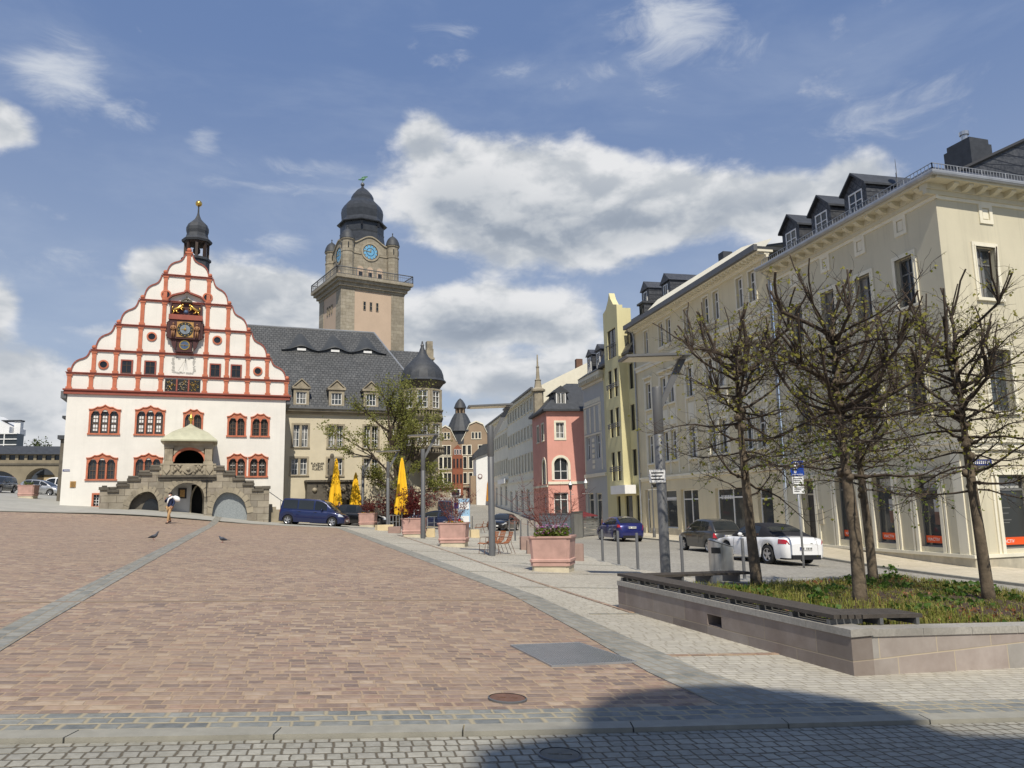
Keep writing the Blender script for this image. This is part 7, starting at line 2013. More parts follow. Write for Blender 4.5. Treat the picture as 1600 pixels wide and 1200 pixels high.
def make_car(name, label, cat, L, W, H, wb, fo, wr, belt, roof, col, glass_x, topmat=None, sillz=.22, wroof=.80, wpil=(0,), plate=None, group=None, estate=False, tail=(.80, .16, .10), head=(.66, .13, .24), ws=None, rw=None, third=True):
    """x forward from the middle of the car, y left, z up"""
    r = thing(name, label, cat, (0, 0, 0), group, local=True)
    belt, roof = smooth_prof(belt), smooth_prof(roof)
    xf = L/2-fo; xr = xf-wb; hw = W/2
    def plan(x):
        q = x/(L/2); a = 1-.10*abs(q)**3.0
        e = (1-abs(q))*L/2
        if e < .28: a *= .80+.20*math.sqrt(max(0, 1-(1-e/.28)**2))
        return a
    def sill(x):
        z = sillz+(.05 if abs(x) > L/2-.4 else 0)
        for xw in (xf, xr):
            d = abs(x-xw); R = wr*1.16
            if d < R: z = max(z, wr+math.sqrt(R*R-d*d)*.98)
        return z
    n = int(L/.05); X = [-L/2+L*i/n for i in range(n+1)]
    rings = []
    for x in X:
        w = hw*plan(x); zt = interp(belt, x); zs = min(sill(x), zt-.10); h = zt-zs
        side = [(w*.93, zs), (w*.985, zs+.22*h), (w, zs+.50*h), (w*.992, zs+.72*h), (w*.965, zt-.07*min(1, h/.4)), (w*.91, zt-.018), (w*.60, zt+.018), (w*.25, zt+.03)]
        rings.append([(x, y, z) for y, z in side]+[(x, -y, z) for y, z in side[::-1]])
    mb = MB(); mb.loft(rings, False); 
    m = len(rings[0])
    for R, fl in ((rings[0], 1), (rings[-1], -1)):
        for i in range(m//2-1):
            q = [R[i], R[i+1], R[m-2-i], R[m-1-i]]; mb.quad(*(q if fl > 0 else q[::-1]))
    body = mb.build('body', col, r, smooth=True, angle=38)
    # cabin
    x0, x1 = roof[0][0], roof[-1][0]; nn = int((x1-x0)/.05)
    def cab(x):
        w = hw*plan(x)*.90; zb = interp(belt, x)-.01; zr = max(zb+.005, interp(roof, x)); h = zr-zb
        full = H-interp(belt, 0); f = min(1, h/full)
        wr_ = w*(1-(1-wroof)*f)
        return w, zb, zr, wr_
    rings = []
    for i in range(nn+1):
        x = x0+(x1-x0)*i/nn; w, zb, zr, w2 = cab(x); h = zr-zb
        s = [(w, zb), (w-(w-w2)*.45, zb+.5*h), (w2*1.0, zb+.86*h), (w2*.93, zb+.965*h), (w2*.6, zr), (0, zr+.012)]
        rings.append([(x, y, z) for y, z in s]+[(x, -y, z) for y, z in s[-2::-1]])
    mb = MB(); mb.loft(rings, False); cabin = mb.build('cabin', topmat or col, r, smooth=True, angle=50)
    # side windows
    for (a, b) in glass_x:
        for sg in (1, -1):
            R = []; k = max(2, int((b-a)/.06))
            for i in range(k+1):
                x = a+(b-a)*i/k; w, zb, zr, w2 = cab(x); h = zr-zb
                zl, zu = zb+.05, zb+h*.86-.015
                if zu < zl+.01: zu = zl+.01
                def yat(z):
                    f = (z-zb)/max(.01, h)
                    return (w-(w-w2)*.45*(f/.5) if f < .5 else w-(w-w2)*(.45+.55*(f-.5)/.36))+.008
                R.append([(x, sg*yat(z), z) for z in [zl+(zu-zl)*j/4 for j in range(5)]])
            mb = MB(); mb.loft(R, False); mb.build('side_window', M['carglass'], r, smooth=True)
    for rng_, nm, dx in ((ws, 'windscreen', 1), (rw, 'rear_window', -1)):
        if not rng_: continue
        a, b = rng_; R = []; k = 7
        for i in range(k+1):
            x = a+(b-a)*i/k; w, zb, zr, w2 = cab(x); h = zr-zb
            s = [(w2*.90, zb+.955*h), (w2*.6, zr), (0, zr+.012), (-w2*.6, zr), (-w2*.90, zb+.955*h)]
            R.append([(x+dx*.008, y, z+.010) for y, z in s])
        mb = MB(); mb.loft(R, False); mb.build(nm, M['carglass'], r, smooth=True)
    # underside
    mb = MB(); mb.box((0, 0, .34), (L*.93, W*.80, .26)); mb.build('underbody', M['black'], r)
    # wheels
    for xw in (xf, xr):
        for sg in (1, -1):
            yo = sg*(hw*plan(xw)-.015); T = MB(); w_ = .20
            prof = [(wr*.64, -w_), (wr*.93, -w_+.01), (wr, -w_+.05), (wr, -.04), (wr*.94, -.005), (wr*.80, .004), (wr*.66, -.004), (wr*.64, -.02)]
            rg = [[(xw+q*math.cos(2*math.pi*j/26), yo+sg*d, wr+q*math.sin(2*math.pi*j/26)) for j in range(26)] for q, d in prof]
            T.loft(rg, True); wl = T.build('wheel', M['rubber'], r, smooth=True, angle=50)
            T = MB(); T.loft([[(xw+wr*.64*math.cos(2*math.pi*j/20), yo-sg*.07, wr+wr*.64*math.sin(2*math.pi*j/20)) for j in range(20)]], True, True, False); T.build('wheel_back', M['black'], wl)
            T = MB(); rg = [[(xw+q*math.cos(2*math.pi*j/26), yo+sg*d, wr+q*math.sin(2*math.pi*j/26)) for j in range(26)] for q, d in ((wr*.66, -.004), (wr*.60, -.014), (wr*.58, -.06))]
            T.loft(rg, True)
            for k in range(5):
                a = k*2*math.pi/5+.3; ca, sa = math.cos(a), math.sin(a)
                P = []
                for q, hw_ in ((wr*.08, .05), (wr*.62, .036)):
                    for s in (-1, 1): P.append((q*ca-s*hw_*sa, q*sa+s*hw_*ca))
                T.hexa([(xw+P[i][0], yo-sg*.05, wr+P[i][1]) for i in (0, 2, 3, 1)]+[(xw+P[i][0], yo-sg*.018, wr+P[i][1]) for i in (0, 2, 3, 1)])
            T.loft([[(xw+q*math.cos(2*math.pi*j/10), yo-sg*d, wr+q*math.sin(2*math.pi*j/10)) for j in range(10)] for q, d in ((wr*.2, .05), (wr*.18, .012), (.001, .010))], True)
            T.build('rim', M['alloy'], wl)
    # lights, plates, mirrors, seams
    hz, hh_, hl = head; tz_, th_, tl = tail
    for sg in (1, -1):
        def patch(xc0, xc1, zc0, zc1, off):
            R = []
            for i in range(7):
                x = xc0+(xc1-xc0)*i/6; w = hw*plan(x); zt = interp(belt, x); row = []
                for j in range(4):
                    z = zc0+(zc1-zc0)*j/3; z = min(z, zt-.01); zs = min(sill(x), zt-.1); f = (z-zs)/(zt-zs)
                    pts_ = [(0, .93), (.22, .985), (.5, 1), (.72, .992), (.93, .965), (1.0, .90)]
                    row.append((x, sg*(w*interp(pts_, f)+off), z))
                R.append(row)
            return R
        R = patch(L/2-hl*1.7, L/2-.004, hz-hh_/2, hz+hh_/2, .008)
        e = R[-1]; R.append([(L/2+.012, p[1]*.62, p[2]-.01) for p in e])
        mb = MB(); mb.loft(R, False); mb.build('headlight', M['headlight'], r, smooth=True)
        R = patch(-L/2+tl*2.3, -L/2+.004, tz_-th_/2, tz_+th_/2, .008)
        e = R[-1]; R.append([(-L/2-.012, p[1]*.66, p[2]) for p in e])
        mb = MB(); mb.loft(R, False); mb.build('taillight', M['taillight'], r, smooth=True)
        xm = (ws[0] if ws else xf-.5)-.08; xm = min(xm, x1-.5); wmir, zb, _, _ = cab(xm)
        mb = MB(); mb.ball((xm, sg*(wmir+.13), zb+.09), .085, 8, (.7, 1.25, .85)); mb.tube([(xm, sg*wmir, zb+.03), (xm, sg*(wmir+.1), zb+.06)], .025, 5); mb.build('mirror', col, r, smooth=True)
        mb = MB()
        for xs_ in wpil:
            pts = []
            for f in (.12, .3, .5, .72, .93):
                w = hw*plan(xs_); zt = interp(belt, xs_); zs = sill(xs_); pts.append((xs_, sg*(w*interp([(0, .93), (.22, .985), (.5, 1), (.72, .992), (.93, .965), (1, .9)], f)+.001), zs+(zt-zs)*f))
            mb.tube(pts, .006, 4)
        for xs_ in wpil[:-1] if len(wpil) > 1 else wpil:
            w = hw*plan(xs_); zt = interp(belt, xs_); mb.box((xs_+.16, sg*(w*.985), zt-.14), (.17, .035, .025))
        if mb.v: mb.build('door_seam', M['black'], r)
    zpl = .52 if plate is None else plate
    mb = MB(); mb.box((-L/2-.012, 0, zpl), (.02, .52, .115)); pl_ = mb.build('number_plate', M['plate_w'], r)
    mb = MB(); mb.box((-L/2-.024, .235, zpl), (.005, .045, .11)); mb.build('blue_strip', M['blue_enamel'], pl_)
    mb = MB()
    for k in range(7):
        if k != 2: mb.box((-L/2-.024, .17-k*.065, zpl), (.005, .035, .07))
    mb.build('plate_characters', M['black'], pl_)
    mb = MB(); mb.box((L/2+.012, 0, .42), (.02, .52, .115)); mb.build('number_plate', M['plate_w'], r)
    mb = MB(); mb.box((L/2+.004, 0, .36), (.02, W*.52, .16)); mb.box((L/2-.01, 0, .60), (.03, W*.34, .10)); mb.build('grille', M['black'], r)
    mb = MB(); mb.box((-L/2+.01, 0, .30), (.05, W*.66, .16)); mb.build('rear_valance', M['black'], r)
    return r
def park(o, p, h):
    """heading h in degrees from +Y towards +X; body tilts with the ground"""
    f = Vector((math.sin(rad(h)), math.cos(rad(h)), 0)); l = Vector((-f.y, f.x, 0))
    z = lambda q: G(q.x, q.y)-(.03 if True else 0)
    p = Vector((p[0], p[1], 0))
    tf = (z(p+f*1.3)-z(p-f*1.3))/2.6; tl = (z(p+l*.75)-z(p-l*.75))/1.5
    fx = Vector((f.x, f.y, tf)).normalized(); ly = Vector((l.x, l.y, tl)); ly = (ly-fx*ly.dot(fx)).normalized(); up = fx.cross(ly)
    o.rotation_euler = Matrix((fx, ly, up)).transposed().to_euler()
    o.location = (p.x, p.y, (z(p+f*1.3)+z(p-f*1.3))/2)
def from_wheel(px, h, xr_, half):
    """centre of a car whose left rear wheel touches the ground at the photo point px"""
    g = gnd(*px); f = Vector((math.sin(rad(h)), math.cos(rad(h)), 0)); rt = Vector((f.y, -f.x, 0))
    return Vector((g.x, g.y, 0))-f*xr_+rt*half
PAINT = {k: paint(k+'_car_paint', c, mt) for k, c, mt in (('white', (.80, .80, .80), 0), ('blue', (.006, .014, .075), .25), ('darkblue', (.006, .012, .05), .2), ('black', (.006, .006, .008), .1), ('grey', (.055, .055, .055), .4), ('silver', (.46, .47, .48), .6), ('royal', (.008, .014, .13), .3))}
# white convertible with a black soft top
c = make_car('convertible_car', 'white convertible with closed black soft top parked before the corner house', 'car', 4.70, 1.84, 1.44, 2.70, .98, .345,
    [(-2.35, .74), (-2.28, .90), (-2.10, .965), (-1.5, .985), (-.9, .955), (0, .925), (.75, .915), (1.2, .90), (1.8, .82), (2.2, .72), (2.35, .60)],
    [(-1.75, .97), (-1.45, 1.10), (-1.0, 1.30), (-.55, 1.415), (-.1, 1.44), (.25, 1.40), (.65, 1.20), (1.02, .92)], PAINT['white'], [(-.75, -.22), (-.16, .62)], topmat=M['softtop'], wroof=.76, wpil=(-.55, .75), ws=(.30, .92), rw=(-1.35, -.95), tail=(.83, .16, .17), head=(.66, .13, .26), plate=.60)
park(c, from_wheel((1202, 880), -17, -1.33, .80), -17)
# grey small hatchback
c = make_car('small_hatchback', 'dark grey small rounded hatchback parked between the blue hatchback and the white convertible', 'car', 3.57, 1.64, 1.49, 2.30, .70, .29,
    [(-1.785, .60), (-1.74, .78), (-1.62, .93), (-1.2, .98), (0, .95), (.8, .93), (1.25, .86), (1.6, .74), (1.785, .56)],
    [(-1.68, .94), (-1.5, 1.18), (-1.25, 1.40), (-.8, 1.47), (-.2, 1.49), (.2, 1.44), (.6, 1.22), (.98, .93)], PAINT['grey'], [(-1.15, -.5), (-.42, .62)], wroof=.80, wpil=(-.46, .72), ws=(.25, .88), rw=(-1.62, -1.30), tail=(.78, .22, .06), plate=.74)
park(c, from_wheel((1086, 862), -15, -1.08, .7), -15) if False else park(c, (gnd(1112, 863).x+.3, gnd(1112, 863).y+1.5), -15)
# blue hatchback
c = make_car('blue_hatchback', 'shiny dark blue five-door hatchback seen from behind beside the yellow house', 'car', 4.26, 1.77, 1.46, 2.63, .88, .315,
    [(-2.13, .62), (-2.08, .86), (-1.95, 1.02), (-1.3, 1.0), (-.3, .95), (.7, .93), (1.1, .90), (1.7, .78), (2.05, .62), (2.13, .52)],
    [(-2.0, 1.0), (-1.7, 1.18), (-1.2, 1.37), (-.6, 1.455), (-.1, 1.46), (.3, 1.40), (.8, 1.18), (1.3, .89)], PAINT['royal'], [(-1.35, -.95), (-.88, -.12), (-.06, .78)], wroof=.76, wpil=(-.9, -.08, .9), ws=(.35, 1.2), rw=(-1.85, -1.15), tail=(.93, .16, .16), plate=.84)
g = gnd(966, 846); park(c, (g.x+.35, g.y+2.0), -13)
# black saloon coming down the street
c = make_car('black_saloon', 'black saloon car driving towards the square at the mouth of the uphill street', 'car', 4.75, 1.83, 1.46, 2.8, .92, .335,
    [(-2.37, .70), (-2.30, .92), (-2.1, 1.0), (-1.4, 1.02), (-.6, .96), (.7, .94), (1.1, .92), (1.8, .82), (2.25, .68), (2.37, .52)],
    [(-1.75, 1.0), (-1.3, 1.22), (-.9, 1.40), (-.4, 1.46), (.0, 1.45), (.4, 1.36), (.9, 1.12), (1.2, .92)], PAINT['black'], [(-1.15, -.45), (-.38, .75)], wroof=.76, wpil=(-1.0, -.4, .8), ws=(.40, 1.12), rw=(-1.6, -1.0), tail=(.86, .16, .12), head=(.66, .14, .26))
g = gnd(786, 829); park(c, (g.x, g.y+1.6), 196)
# dark blue people carrier
c = make_car('blue_van', 'dark blue passenger van parked right of the town hall porch', 'van', 4.78, 1.90, 1.88, 3.2, .86, .335,
    [(-2.39, .55), (-2.37, .80), (-2.33, 1.05), (-1.6, 1.09), (0, 1.08), (1.3, 1.06), (1.7, 1.00), (2.1, .88), (2.32, .72), (2.39, .5)],
    [(-2.34, 1.06), (-2.27, 1.45), (-2.16, 1.78), (-1.95, 1.86), (-1.0, 1.88), (0, 1.88), (.5, 1.85), (.9, 1.72), (1.3, 1.40), (1.72, 1.02)], PAINT['blue'], [(-2.1, -1.05), (-.97, .12), (.22, 1.08)], wroof=.86, wpil=(-1.0, .16, 1.25), ws=(.85, 1.62), rw=(-2.32, -2.2), tail=(1.15, .5, .05), head=(.80, .18, .26))
VY = 56.0; park(c, (at(491, 800, VY).x, VY), 93)
# black estate behind it
c = make_car('black_estate', 'black estate car parked behind the blue van and the rear pink planter', 'car', 4.6, 1.84, 1.60, 2.75, .9, .34,
    [(-2.3, .66), (-2.27, .9), (-2.2, 1.02), (-1.0, 1.02), (.5, 1.0), (1.0, .98), (1.7, .90), (2.2, .74), (2.3, .55)],
    [(-2.22, 1.03), (-2.1, 1.30), (-1.9, 1.52), (-1.2, 1.60), (-.3, 1.60), (.2, 1.52), (.7, 1.26), (1.12, .97)], PAINT['black'], [(-2.0, -1.2), (-1.12, -.35), (-.28, .62)], wroof=.80, wpil=(-1.15, -.3, .75), ws=(.22, 1.04), rw=(-2.2, -1.95), tail=(.9, .3, .06))
park(c, (at(566, 800, 60.5).x, 60.5), 95)
est = c
c = make_car('silver_hatchback', 'silver hatchback parked behind the planter with the dark red bush', 'car', 4.1, 1.75, 1.48, 2.55, .85, .31,
    [(-2.05, .62), (-2.0, .86), (-1.9, .98), (-1.0, .97), (.6, .93), (1.1, .90), (1.7, .78), (2.05, .55)],
    [(-1.95, .97), (-1.75, 1.22), (-1.4, 1.42), (-.6, 1.48), (.0, 1.46), (.4, 1.34), (.8, 1.15), (1.2, .90)], PAINT['silver'], [(-1.6, -.85), (-.78, -.05), (.02, .75)], wroof=.78, wpil=(-.8, 0, .85), ws=(.3, 1.1), rw=(-1.9, -1.5))
park(c, (at(628, 800, 63).x, 63), 255); silver = c
c = make_car('dark_blue_saloon', 'dark blue saloon parked behind the lamp post near the stone relief pier', 'car', 4.5, 1.8, 1.46, 2.7, .9, .33,
    [(-2.25, .70), (-2.18, .90), (-2.0, .98), (-1.3, 1.0), (-.5, .95), (.7, .93), (1.1, .90), (1.7, .80), (2.15, .66), (2.25, .52)],
    [(-1.8, .98), (-1.3, 1.22), (-.9, 1.40), (-.4, 1.46), (.0, 1.45), (.4, 1.36), (.9, 1.12), (1.2, .9)], PAINT['darkblue'], [(-1.15, -.45), (-.38, .75)], wroof=.76, wpil=(-1.0, -.4, .8), ws=(.40, 1.12), rw=(-1.6, -1.0))
park(c, (at(680, 800, 62).x, 62), 280)
vanA = bpy.data.objects['blue_van']
def recolour(o, col_, label, name, roofcol=None):
    c = copy_tree(o); c.name = name; c['label'] = label
    for k in kids(c):
        if k.name.split('.')[0] in ('body', 'cabin', 'mirror'):
            k.data = k.data.copy(); k.data.materials[0] = col_
    return c
c = recolour(vanA, PAINT['black'], 'dark van parked far up the street beside the stone relief pier', 'dark_van'); park(c, (at(694, 780, 80).x, 80), 175)
c = recolour(silver, PAINT['silver'], 'silver compact car at the far left before the arcade bridge', 'silver_compact'); park(c, (at(66, 765, 79).x, 79), 88)
c = recolour(vanA, PAINT['white'], 'white van half hidden by the left edge of the town hall', 'white_van'); park(c, (at(92, 760, 84).x, 84), 262)
c = recolour(est, PAINT['grey'], 'dark estate car cut by the left edge of the picture before the arcade bridge', 'dark_estate'); park(c, (at(-4, 765, 75).x, 75), 170)
# ================================================================ trees, shrubs, flowers, ground cover
M['bark'] = mat('dark_lime_bark', lin(104, 92, 76), .9, var=.45, scale=7, bump=1.0, bscale=26, dirt=lin(70, 62, 52), dscale=4)
M['twig'] = mat('dark_twig_bark', lin(66, 55, 45), .85, var=.3, scale=6)
M['cut'] = mat('cut_wood', lin(150, 130, 104), .8, var=.1)
M['bud_leaf'] = leaf_mat('young_lime_leaf', [lin(128, 126, 56), lin(152, 146, 70), lin(166, 160, 84), lin(138, 138, 62), lin(112, 118, 50)], .5)
M['low_leaf'] = leaf_mat('green_lime_leaf', [lin(84, 100, 40), lin(108, 122, 52), lin(124, 136, 60), lin(96, 112, 46)], .45)
M['red_leaf'] = leaf_mat('dark_red_leaf', [lin(62, 22, 24), lin(88, 30, 32), lin(110, 44, 40), lin(74, 28, 30)], .3)
def leaf(mb, p, s, rng):
    a = rng.uniform(0, 6.28); t = rng.uniform(-1.0, .5)
    d = Vector((math.cos(a)*math.cos(t), math.sin(a)*math.cos(t), math.sin(t))); w = d.orthogonal().normalized()
    w = (w*math.cos(rng.uniform(0, 3))+d.cross(w)*math.sin(rng.uniform(0, 3))).normalized()
    L, h = s, s*.42
    mb.add([p, p+d*L*.45+w*h, p+d*L, p+d*L*.45-w*h], [(0, 1, 2, 3)])
def wander(p, d, L, n, rng, kink, lift=0.0):
    pts = [Vector(p)]; d = Vector(d).normalized()
    for i in range(n):
        d = (d+Vector((rng.uniform(-kink, kink), rng.uniform(-kink, kink), rng.uniform(-kink, kink)+lift))).normalized()
        pts.append(pts[-1]+d*L/n)
    return pts
def pollard(label, base, H, R, lean, seed, low=1.75, r0=.10):
    rng = random.Random(seed); base = Vector(base)
    root = thing('pollarded_tree', label, 'tree', base, 'pollarded lime trees in the granite bed')
    tr = MB(); top = min(4.75, 4.35*H/5.8)
    axis = [base+Vector((0, 0, -.15)), base+Vector((lean[0]*.05, 0, .25)), base+Vector((lean[0]*.35+rng.uniform(-.04, .04), lean[1]*.3, 1.1)), base+Vector((lean[0]*.6, lean[1]*.6, 2.0)), base+Vector((lean[0]*.85, lean[1]*.9, 3.0)), base+Vector((lean[0], lean[1], top))]
    tr.tube(axis, [r0*1.35, r0*1.1, r0*.95, r0*.85, r0*.6, r0*.36], 12)
    def on_axis(z):
        z += base.z
        for a, b in zip(axis, axis[1:]):
            if a.z <= z <= b.z: return a.lerp(b, (z-a.z)/(b.z-a.z))
        return axis[-1].copy()
    for k in range(14):
        z = rng.uniform(1.9, top); a = rng.uniform(0, 6.28); tr.ball(on_axis(z)+Vector((.08*math.cos(a), .08*math.sin(a), 0)), rng.uniform(.05, .09), 7)
    tr.build('trunk', M['bark'], root, smooth=True)
    br = MB(); ct = MB(); lf = MB(); lo_ = MB()
    def twigs(pts, r, dens, leafy):
        for i in range(1, len(pts)):
            for _ in range(dens):
                if rng.random() < .18: continue
                p = pts[i-1].lerp(pts[i], rng.random()); d0 = (pts[i]-pts[i-1]).normalized()
                side = Vector((rng.uniform(-1, 1), rng.uniform(-1, 1), rng.uniform(-.55, .65))).normalized()
                d = (d0*.7+side).normalized(); L = rng.uniform(.22, .68)
                tp = wander(p, d, L, 3, rng, .35, .03)
                br.tube(tp, [r*.45+.002, .0045, .0035, .002], 3, False)
                for _2 in range(2):
                    q = tp[rng.randint(1, 3)]; t2 = wander(q, (d+Vector((rng.uniform(-1, 1), rng.uniform(-1, 1), rng.uniform(-.6, .7)))), rng.uniform(.10, .30), 2, rng, .4)
                    br.tube(t2, [.0035, .003, .0018], 3, False)
                    if rng.random() < leafy:
                        for _3 in range(rng.randint(1, 3)): leaf(lf if q.z-base.z > low+.75 else (lo_ if rng.random() < .75 else lf), t2[-1]+Vector((rng.uniform(-.04, .04), rng.uniform(-.04, .04), rng.uniform(-.05, .02))), rng.uniform(.04, .08), rng)
                if rng.random() < leafy*.8: leaf(lf, tp[-1], rng.uniform(.03, .06), rng)
    n1 = 38
    for k in range(n1):
        q = k/(n1-1); z = low+.25+(top-low-.35)*q**.9+rng.uniform(-.08, .08)
        a = k*2.399+rng.uniform(-.3, .3)
        el = rad(rng.uniform(-12, 12)+22*q*q)
        L = R*(rng.uniform(.75, 1.15))*(1-.15*abs(q-.45))
        d = Vector((math.cos(a)*math.cos(el), math.sin(a)*math.cos(el), math.sin(el)))
        pts = wander(on_axis(z), d, L, 6, rng, .34, .02+.03*q)
        r = rng.uniform(.015, .027)
        br.tube(pts, [r*1.3, r, r*.85, r*.7, r*.5, r*.36, r*.22], 5, False)
        if k % 2 == 0: br.ball(pts[1], r*1.7, 5)
        twigs(pts[1:], r*.5, 4, .62 if z < low+1.3 else .36)
    # upward knuckled limbs, sawn off at the top
    for k in range(13):
        a = k*2.399+rng.uniform(-.4, .4); z = top-rng.uniform(.0, 1.5)
        el = rad(rng.uniform(14, 48)); d = Vector((math.cos(a)*math.cos(el), math.sin(a)*math.cos(el), math.sin(el)))
        L1 = R*rng.uniform(.4, .8); pts = wander(on_axis(z), d, L1, 4, rng, .28, .10)
        r = rng.uniform(.024, .037); br.tube(pts, [r*1.25, r, r*.92, r*.9, r*.85], 6, False); br.ball(pts[-1], r*1.15, 6)
        for m_ in range(rng.randint(3, 5)):
            dd = Vector((d.x*rng.uniform(.1, .8)+rng.uniform(-.35, .35), d.y*rng.uniform(.1, .8)+rng.uniform(-.35, .35), 1.0)).normalized()
            L2 = rng.uniform(.3, .95)*(H/5.8); p2 = wander(pts[-1], dd, L2, 4, rng, .2, .05)
            cap = min(1.0, 1.0)
            if p2[-1].z > base.z+H: continue
            r2 = r*rng.uniform(.42, .72); br.tube(p2, [r2*1.2, r2, r2*.95, r2*.9, r2*.85], 6, False)
            e = p2[-1]; dn = (p2[-1]-p2[-2]).normalized(); ct.tube([e-dn*.004, e+dn*.003], r2*.86, 6)
            twigs(p2[:3], r2*.4, 2, .45)
        twigs(pts, r*.3, 2, .5)
    br.build('branches', M['twig'], root, smooth=True)
    ct.build('cut_ends', M['cut'], root)
    lf.build('young_leaves', M['bud_leaf'], root); lo_.build('lower_leaves', M['low_leaf'], root)
    return root
def soilz(p, off=.30): return Vector((p[0], p[1], G(p[0], p[1])+off))
pollard('pollarded lime tree at the left end of the bed, in front of the white convertible', soilz((4.71, 15.46)), 6.7, 1.65, (-.12, .05), 11, 1.6)
pollard('nearest pollarded lime tree, in the middle of the bed with trunk leaning left', soilz((5.44, 12.53)), 6.0, 1.85, (-.08, .0), 23, 1.9)
pollard('pollarded lime tree standing farther back, its trunk just right of the middle one', soilz((8.12, 17.94), .26), 5.6, 1.7, (-.05, .1), 37, 1.9, .1)
pollard('pollarded lime tree nearest the right edge of the picture, in front of the house corner', soilz((8.44, 14.17), .28), 6.3, 1.8, (-.12, .0), 53, 1.7)

# spreading tree before the city hall
def crown_tree(label, base, H, R, seed, name='leafing_tree', nleaf=9000, ls=.13, mat_=None):
    rng = random.Random(seed); base = Vector(base); root = thing(name, label, 'tree', base)
    tr = MB(); fork = base+Vector((0, 0, H*.30)); tr.tube([base-Vector((0, 0, .3)), base+Vector((.05, 0, H*.12)), fork], [H*.034, H*.028, H*.026], 10)
    br = MB(); tips = []
    def grow(p, d, L, r, depth):
        pts = wander(p, d, L, 4, rng, .20, .04); br.tube(pts, [r, r*.85, r*.7, r*.6, r*.5], 6 if depth < 2 else 4, False)
        if depth >= 3: tips.extend(pts[1:]); return
        if depth >= 2: tips.extend(pts[2:])
        for k in range(3 if depth else 4):
            q = pts[rng.randint(2, 4)]; dd = ((pts[-1]-pts[-2]).normalized()+Vector((rng.uniform(-1, 1), rng.uniform(-1, 1), rng.uniform(-.45, .75)))*.85).normalized()
            grow(q, dd, L*rng.uniform(.5, .75), r*.52, depth+1)
    for k in range(9):
        a = k*2.399; el = rad(18+70*(k/9)**.8); d = Vector((math.cos(a)*math.cos(el), math.sin(a)*math.cos(el), math.sin(el)))
        L = (R*.62 if el < .8 else H*.36)
        grow(base+Vector((0, 0, H*(.22+.022*k))), d, L, H*.011, 0)
    grow(fork, Vector((-.03, 0, 1)), H*.44, H*.020, 0)
    tr.build('trunk', M['bark'], root, smooth=True); br.build('branches', M['twig'], root)
    lf = MB()
    for i in range(nleaf):
        p = tips[rng.randint(0, len(tips)-1)]; s = rng.gauss(0, 1)
        leaf(lf, p+Vector((rng.gauss(0, .20), rng.gauss(0, .20), rng.gauss(-.03, .16)))*(H/10), ls*rng.uniform(.6, 1.25), rng)
    lf.build('crown', mat_ or M['spring_leaf'], root); return root
M['spring_leaf'] = leaf_mat('fresh_green_leaf', [lin(124, 130, 62), lin(146, 148, 78), lin(160, 160, 96), lin(134, 138, 70), lin(108, 116, 54)], .55)
M['far_leaf'] = leaf_mat('far_green_leaf', [lin(60, 74, 40), lin(80, 92, 50), lin(70, 84, 44)], .3)
Yt = 61.0; xt = at(622, 760, Yt).x
crown_tree('spreading leafing tree with open yellow-green crown in front of the beige city hall turret', (xt, Yt, G(xt, Yt)), 10.2, 3.9, 71, nleaf=13000, ls=.15)
for (px, Y, H, sd, lb) in ((58, 125, 6.5, 5, 'green tree seen through the right arch of the bridge'), (10, 128, 5.0, 6, 'green tree seen through the left arch of the bridge')):
    x = at(px, 745, Y).x; crown_tree(lb, (x, Y, G(x, Y)), H, 3.5, sd, 'distant_tree', 2600, .3, M['far_leaf'])
x = at(84, 690, 100).x; 

# shrubs and flowers in the planters
def shrub(label, p, h, w, seed, stems, leaves, leafmat, stemmat, ls=.06, name='shrub', bare=False):
    rng = random.Random(seed); p = Vector(p); root = thing(name, label, 'shrub', p)
    st = MB(); tips = []
    for k in range(stems):
        a = rng.uniform(0, 6.28); d = Vector((math.cos(a)*.55, math.sin(a)*.55, 1.0))
        pts = wander(p+Vector((math.cos(a)*.10, math.sin(a)*.10, -.05)), d, h*rng.uniform(.6, 1.0), 6, rng, .22*w, .03)
        st.tube(pts, [.014, .012, .010, .008, .006, .004, .003], 4, False); tips += pts[2:]
        for i in range(2, 6):
            for _ in range(3 if bare else 2):
                t2 = wander(pts[i], Vector((rng.uniform(-1, 1)*w, rng.uniform(-1, 1)*w, rng.uniform(-.1, .9))), h*rng.uniform(.12, .34), 3, rng, .3); st.tube(t2, [.006, .005, .004, .002], 3, False); tips += t2[1:]
    st.build('stems', stemmat, root)
    lf = MB()
    for i in range(leaves):
        q = tips[rng.randint(0, len(tips)-1)]; leaf(lf, q+Vector((rng.gauss(0, .05), rng.gauss(0, .05), rng.gauss(0, .05))), ls*rng.uniform(.6, 1.3), rng)
    if lf.v: lf.build('leaves', leafmat, root)
    return root
M['red_twig'] = mat('reddish_twig', lin(112, 64, 54), .8, var=.2, scale=6)
def pt(i, dz=.95): p = PLO[i]; return Vector((p.x, p.y, p.z+dz))
shrub('thin bare reddish branches rising from the violet flowering planter', pt(0, .92), 2.1, 1.5, 3, 13, 420, M['red_leaf'], M['red_twig'], .035, 'bare_shrub', True)
shrub('upright thin red-leaved shrub in the pansy planter', pt(1), 1.95, .8, 4, 16, 700, M['red_leaf'], M['red_twig'], .06)
shrub('tall dark red bush in the planter before the city hall turret', pt(2), 2.05, 1.15, 5, 20, 2600, M['red_leaf'], M['red_twig'], .085)
shrub('small dark red bush in the rear planter beside the black estate car', pt(3), 1.3, .9, 6, 14, 900, M['red_leaf'], M['red_twig'], .08)
p = gnd(604, 826)+Vector((0, 6, 0)); p.z = G(p.x, p.y)
shrub('dense dark red bush standing behind the parked cars left of the tree', p, 3.6, .9, 7, 24, 3200, M['red_leaf'], M['red_twig'], .12)
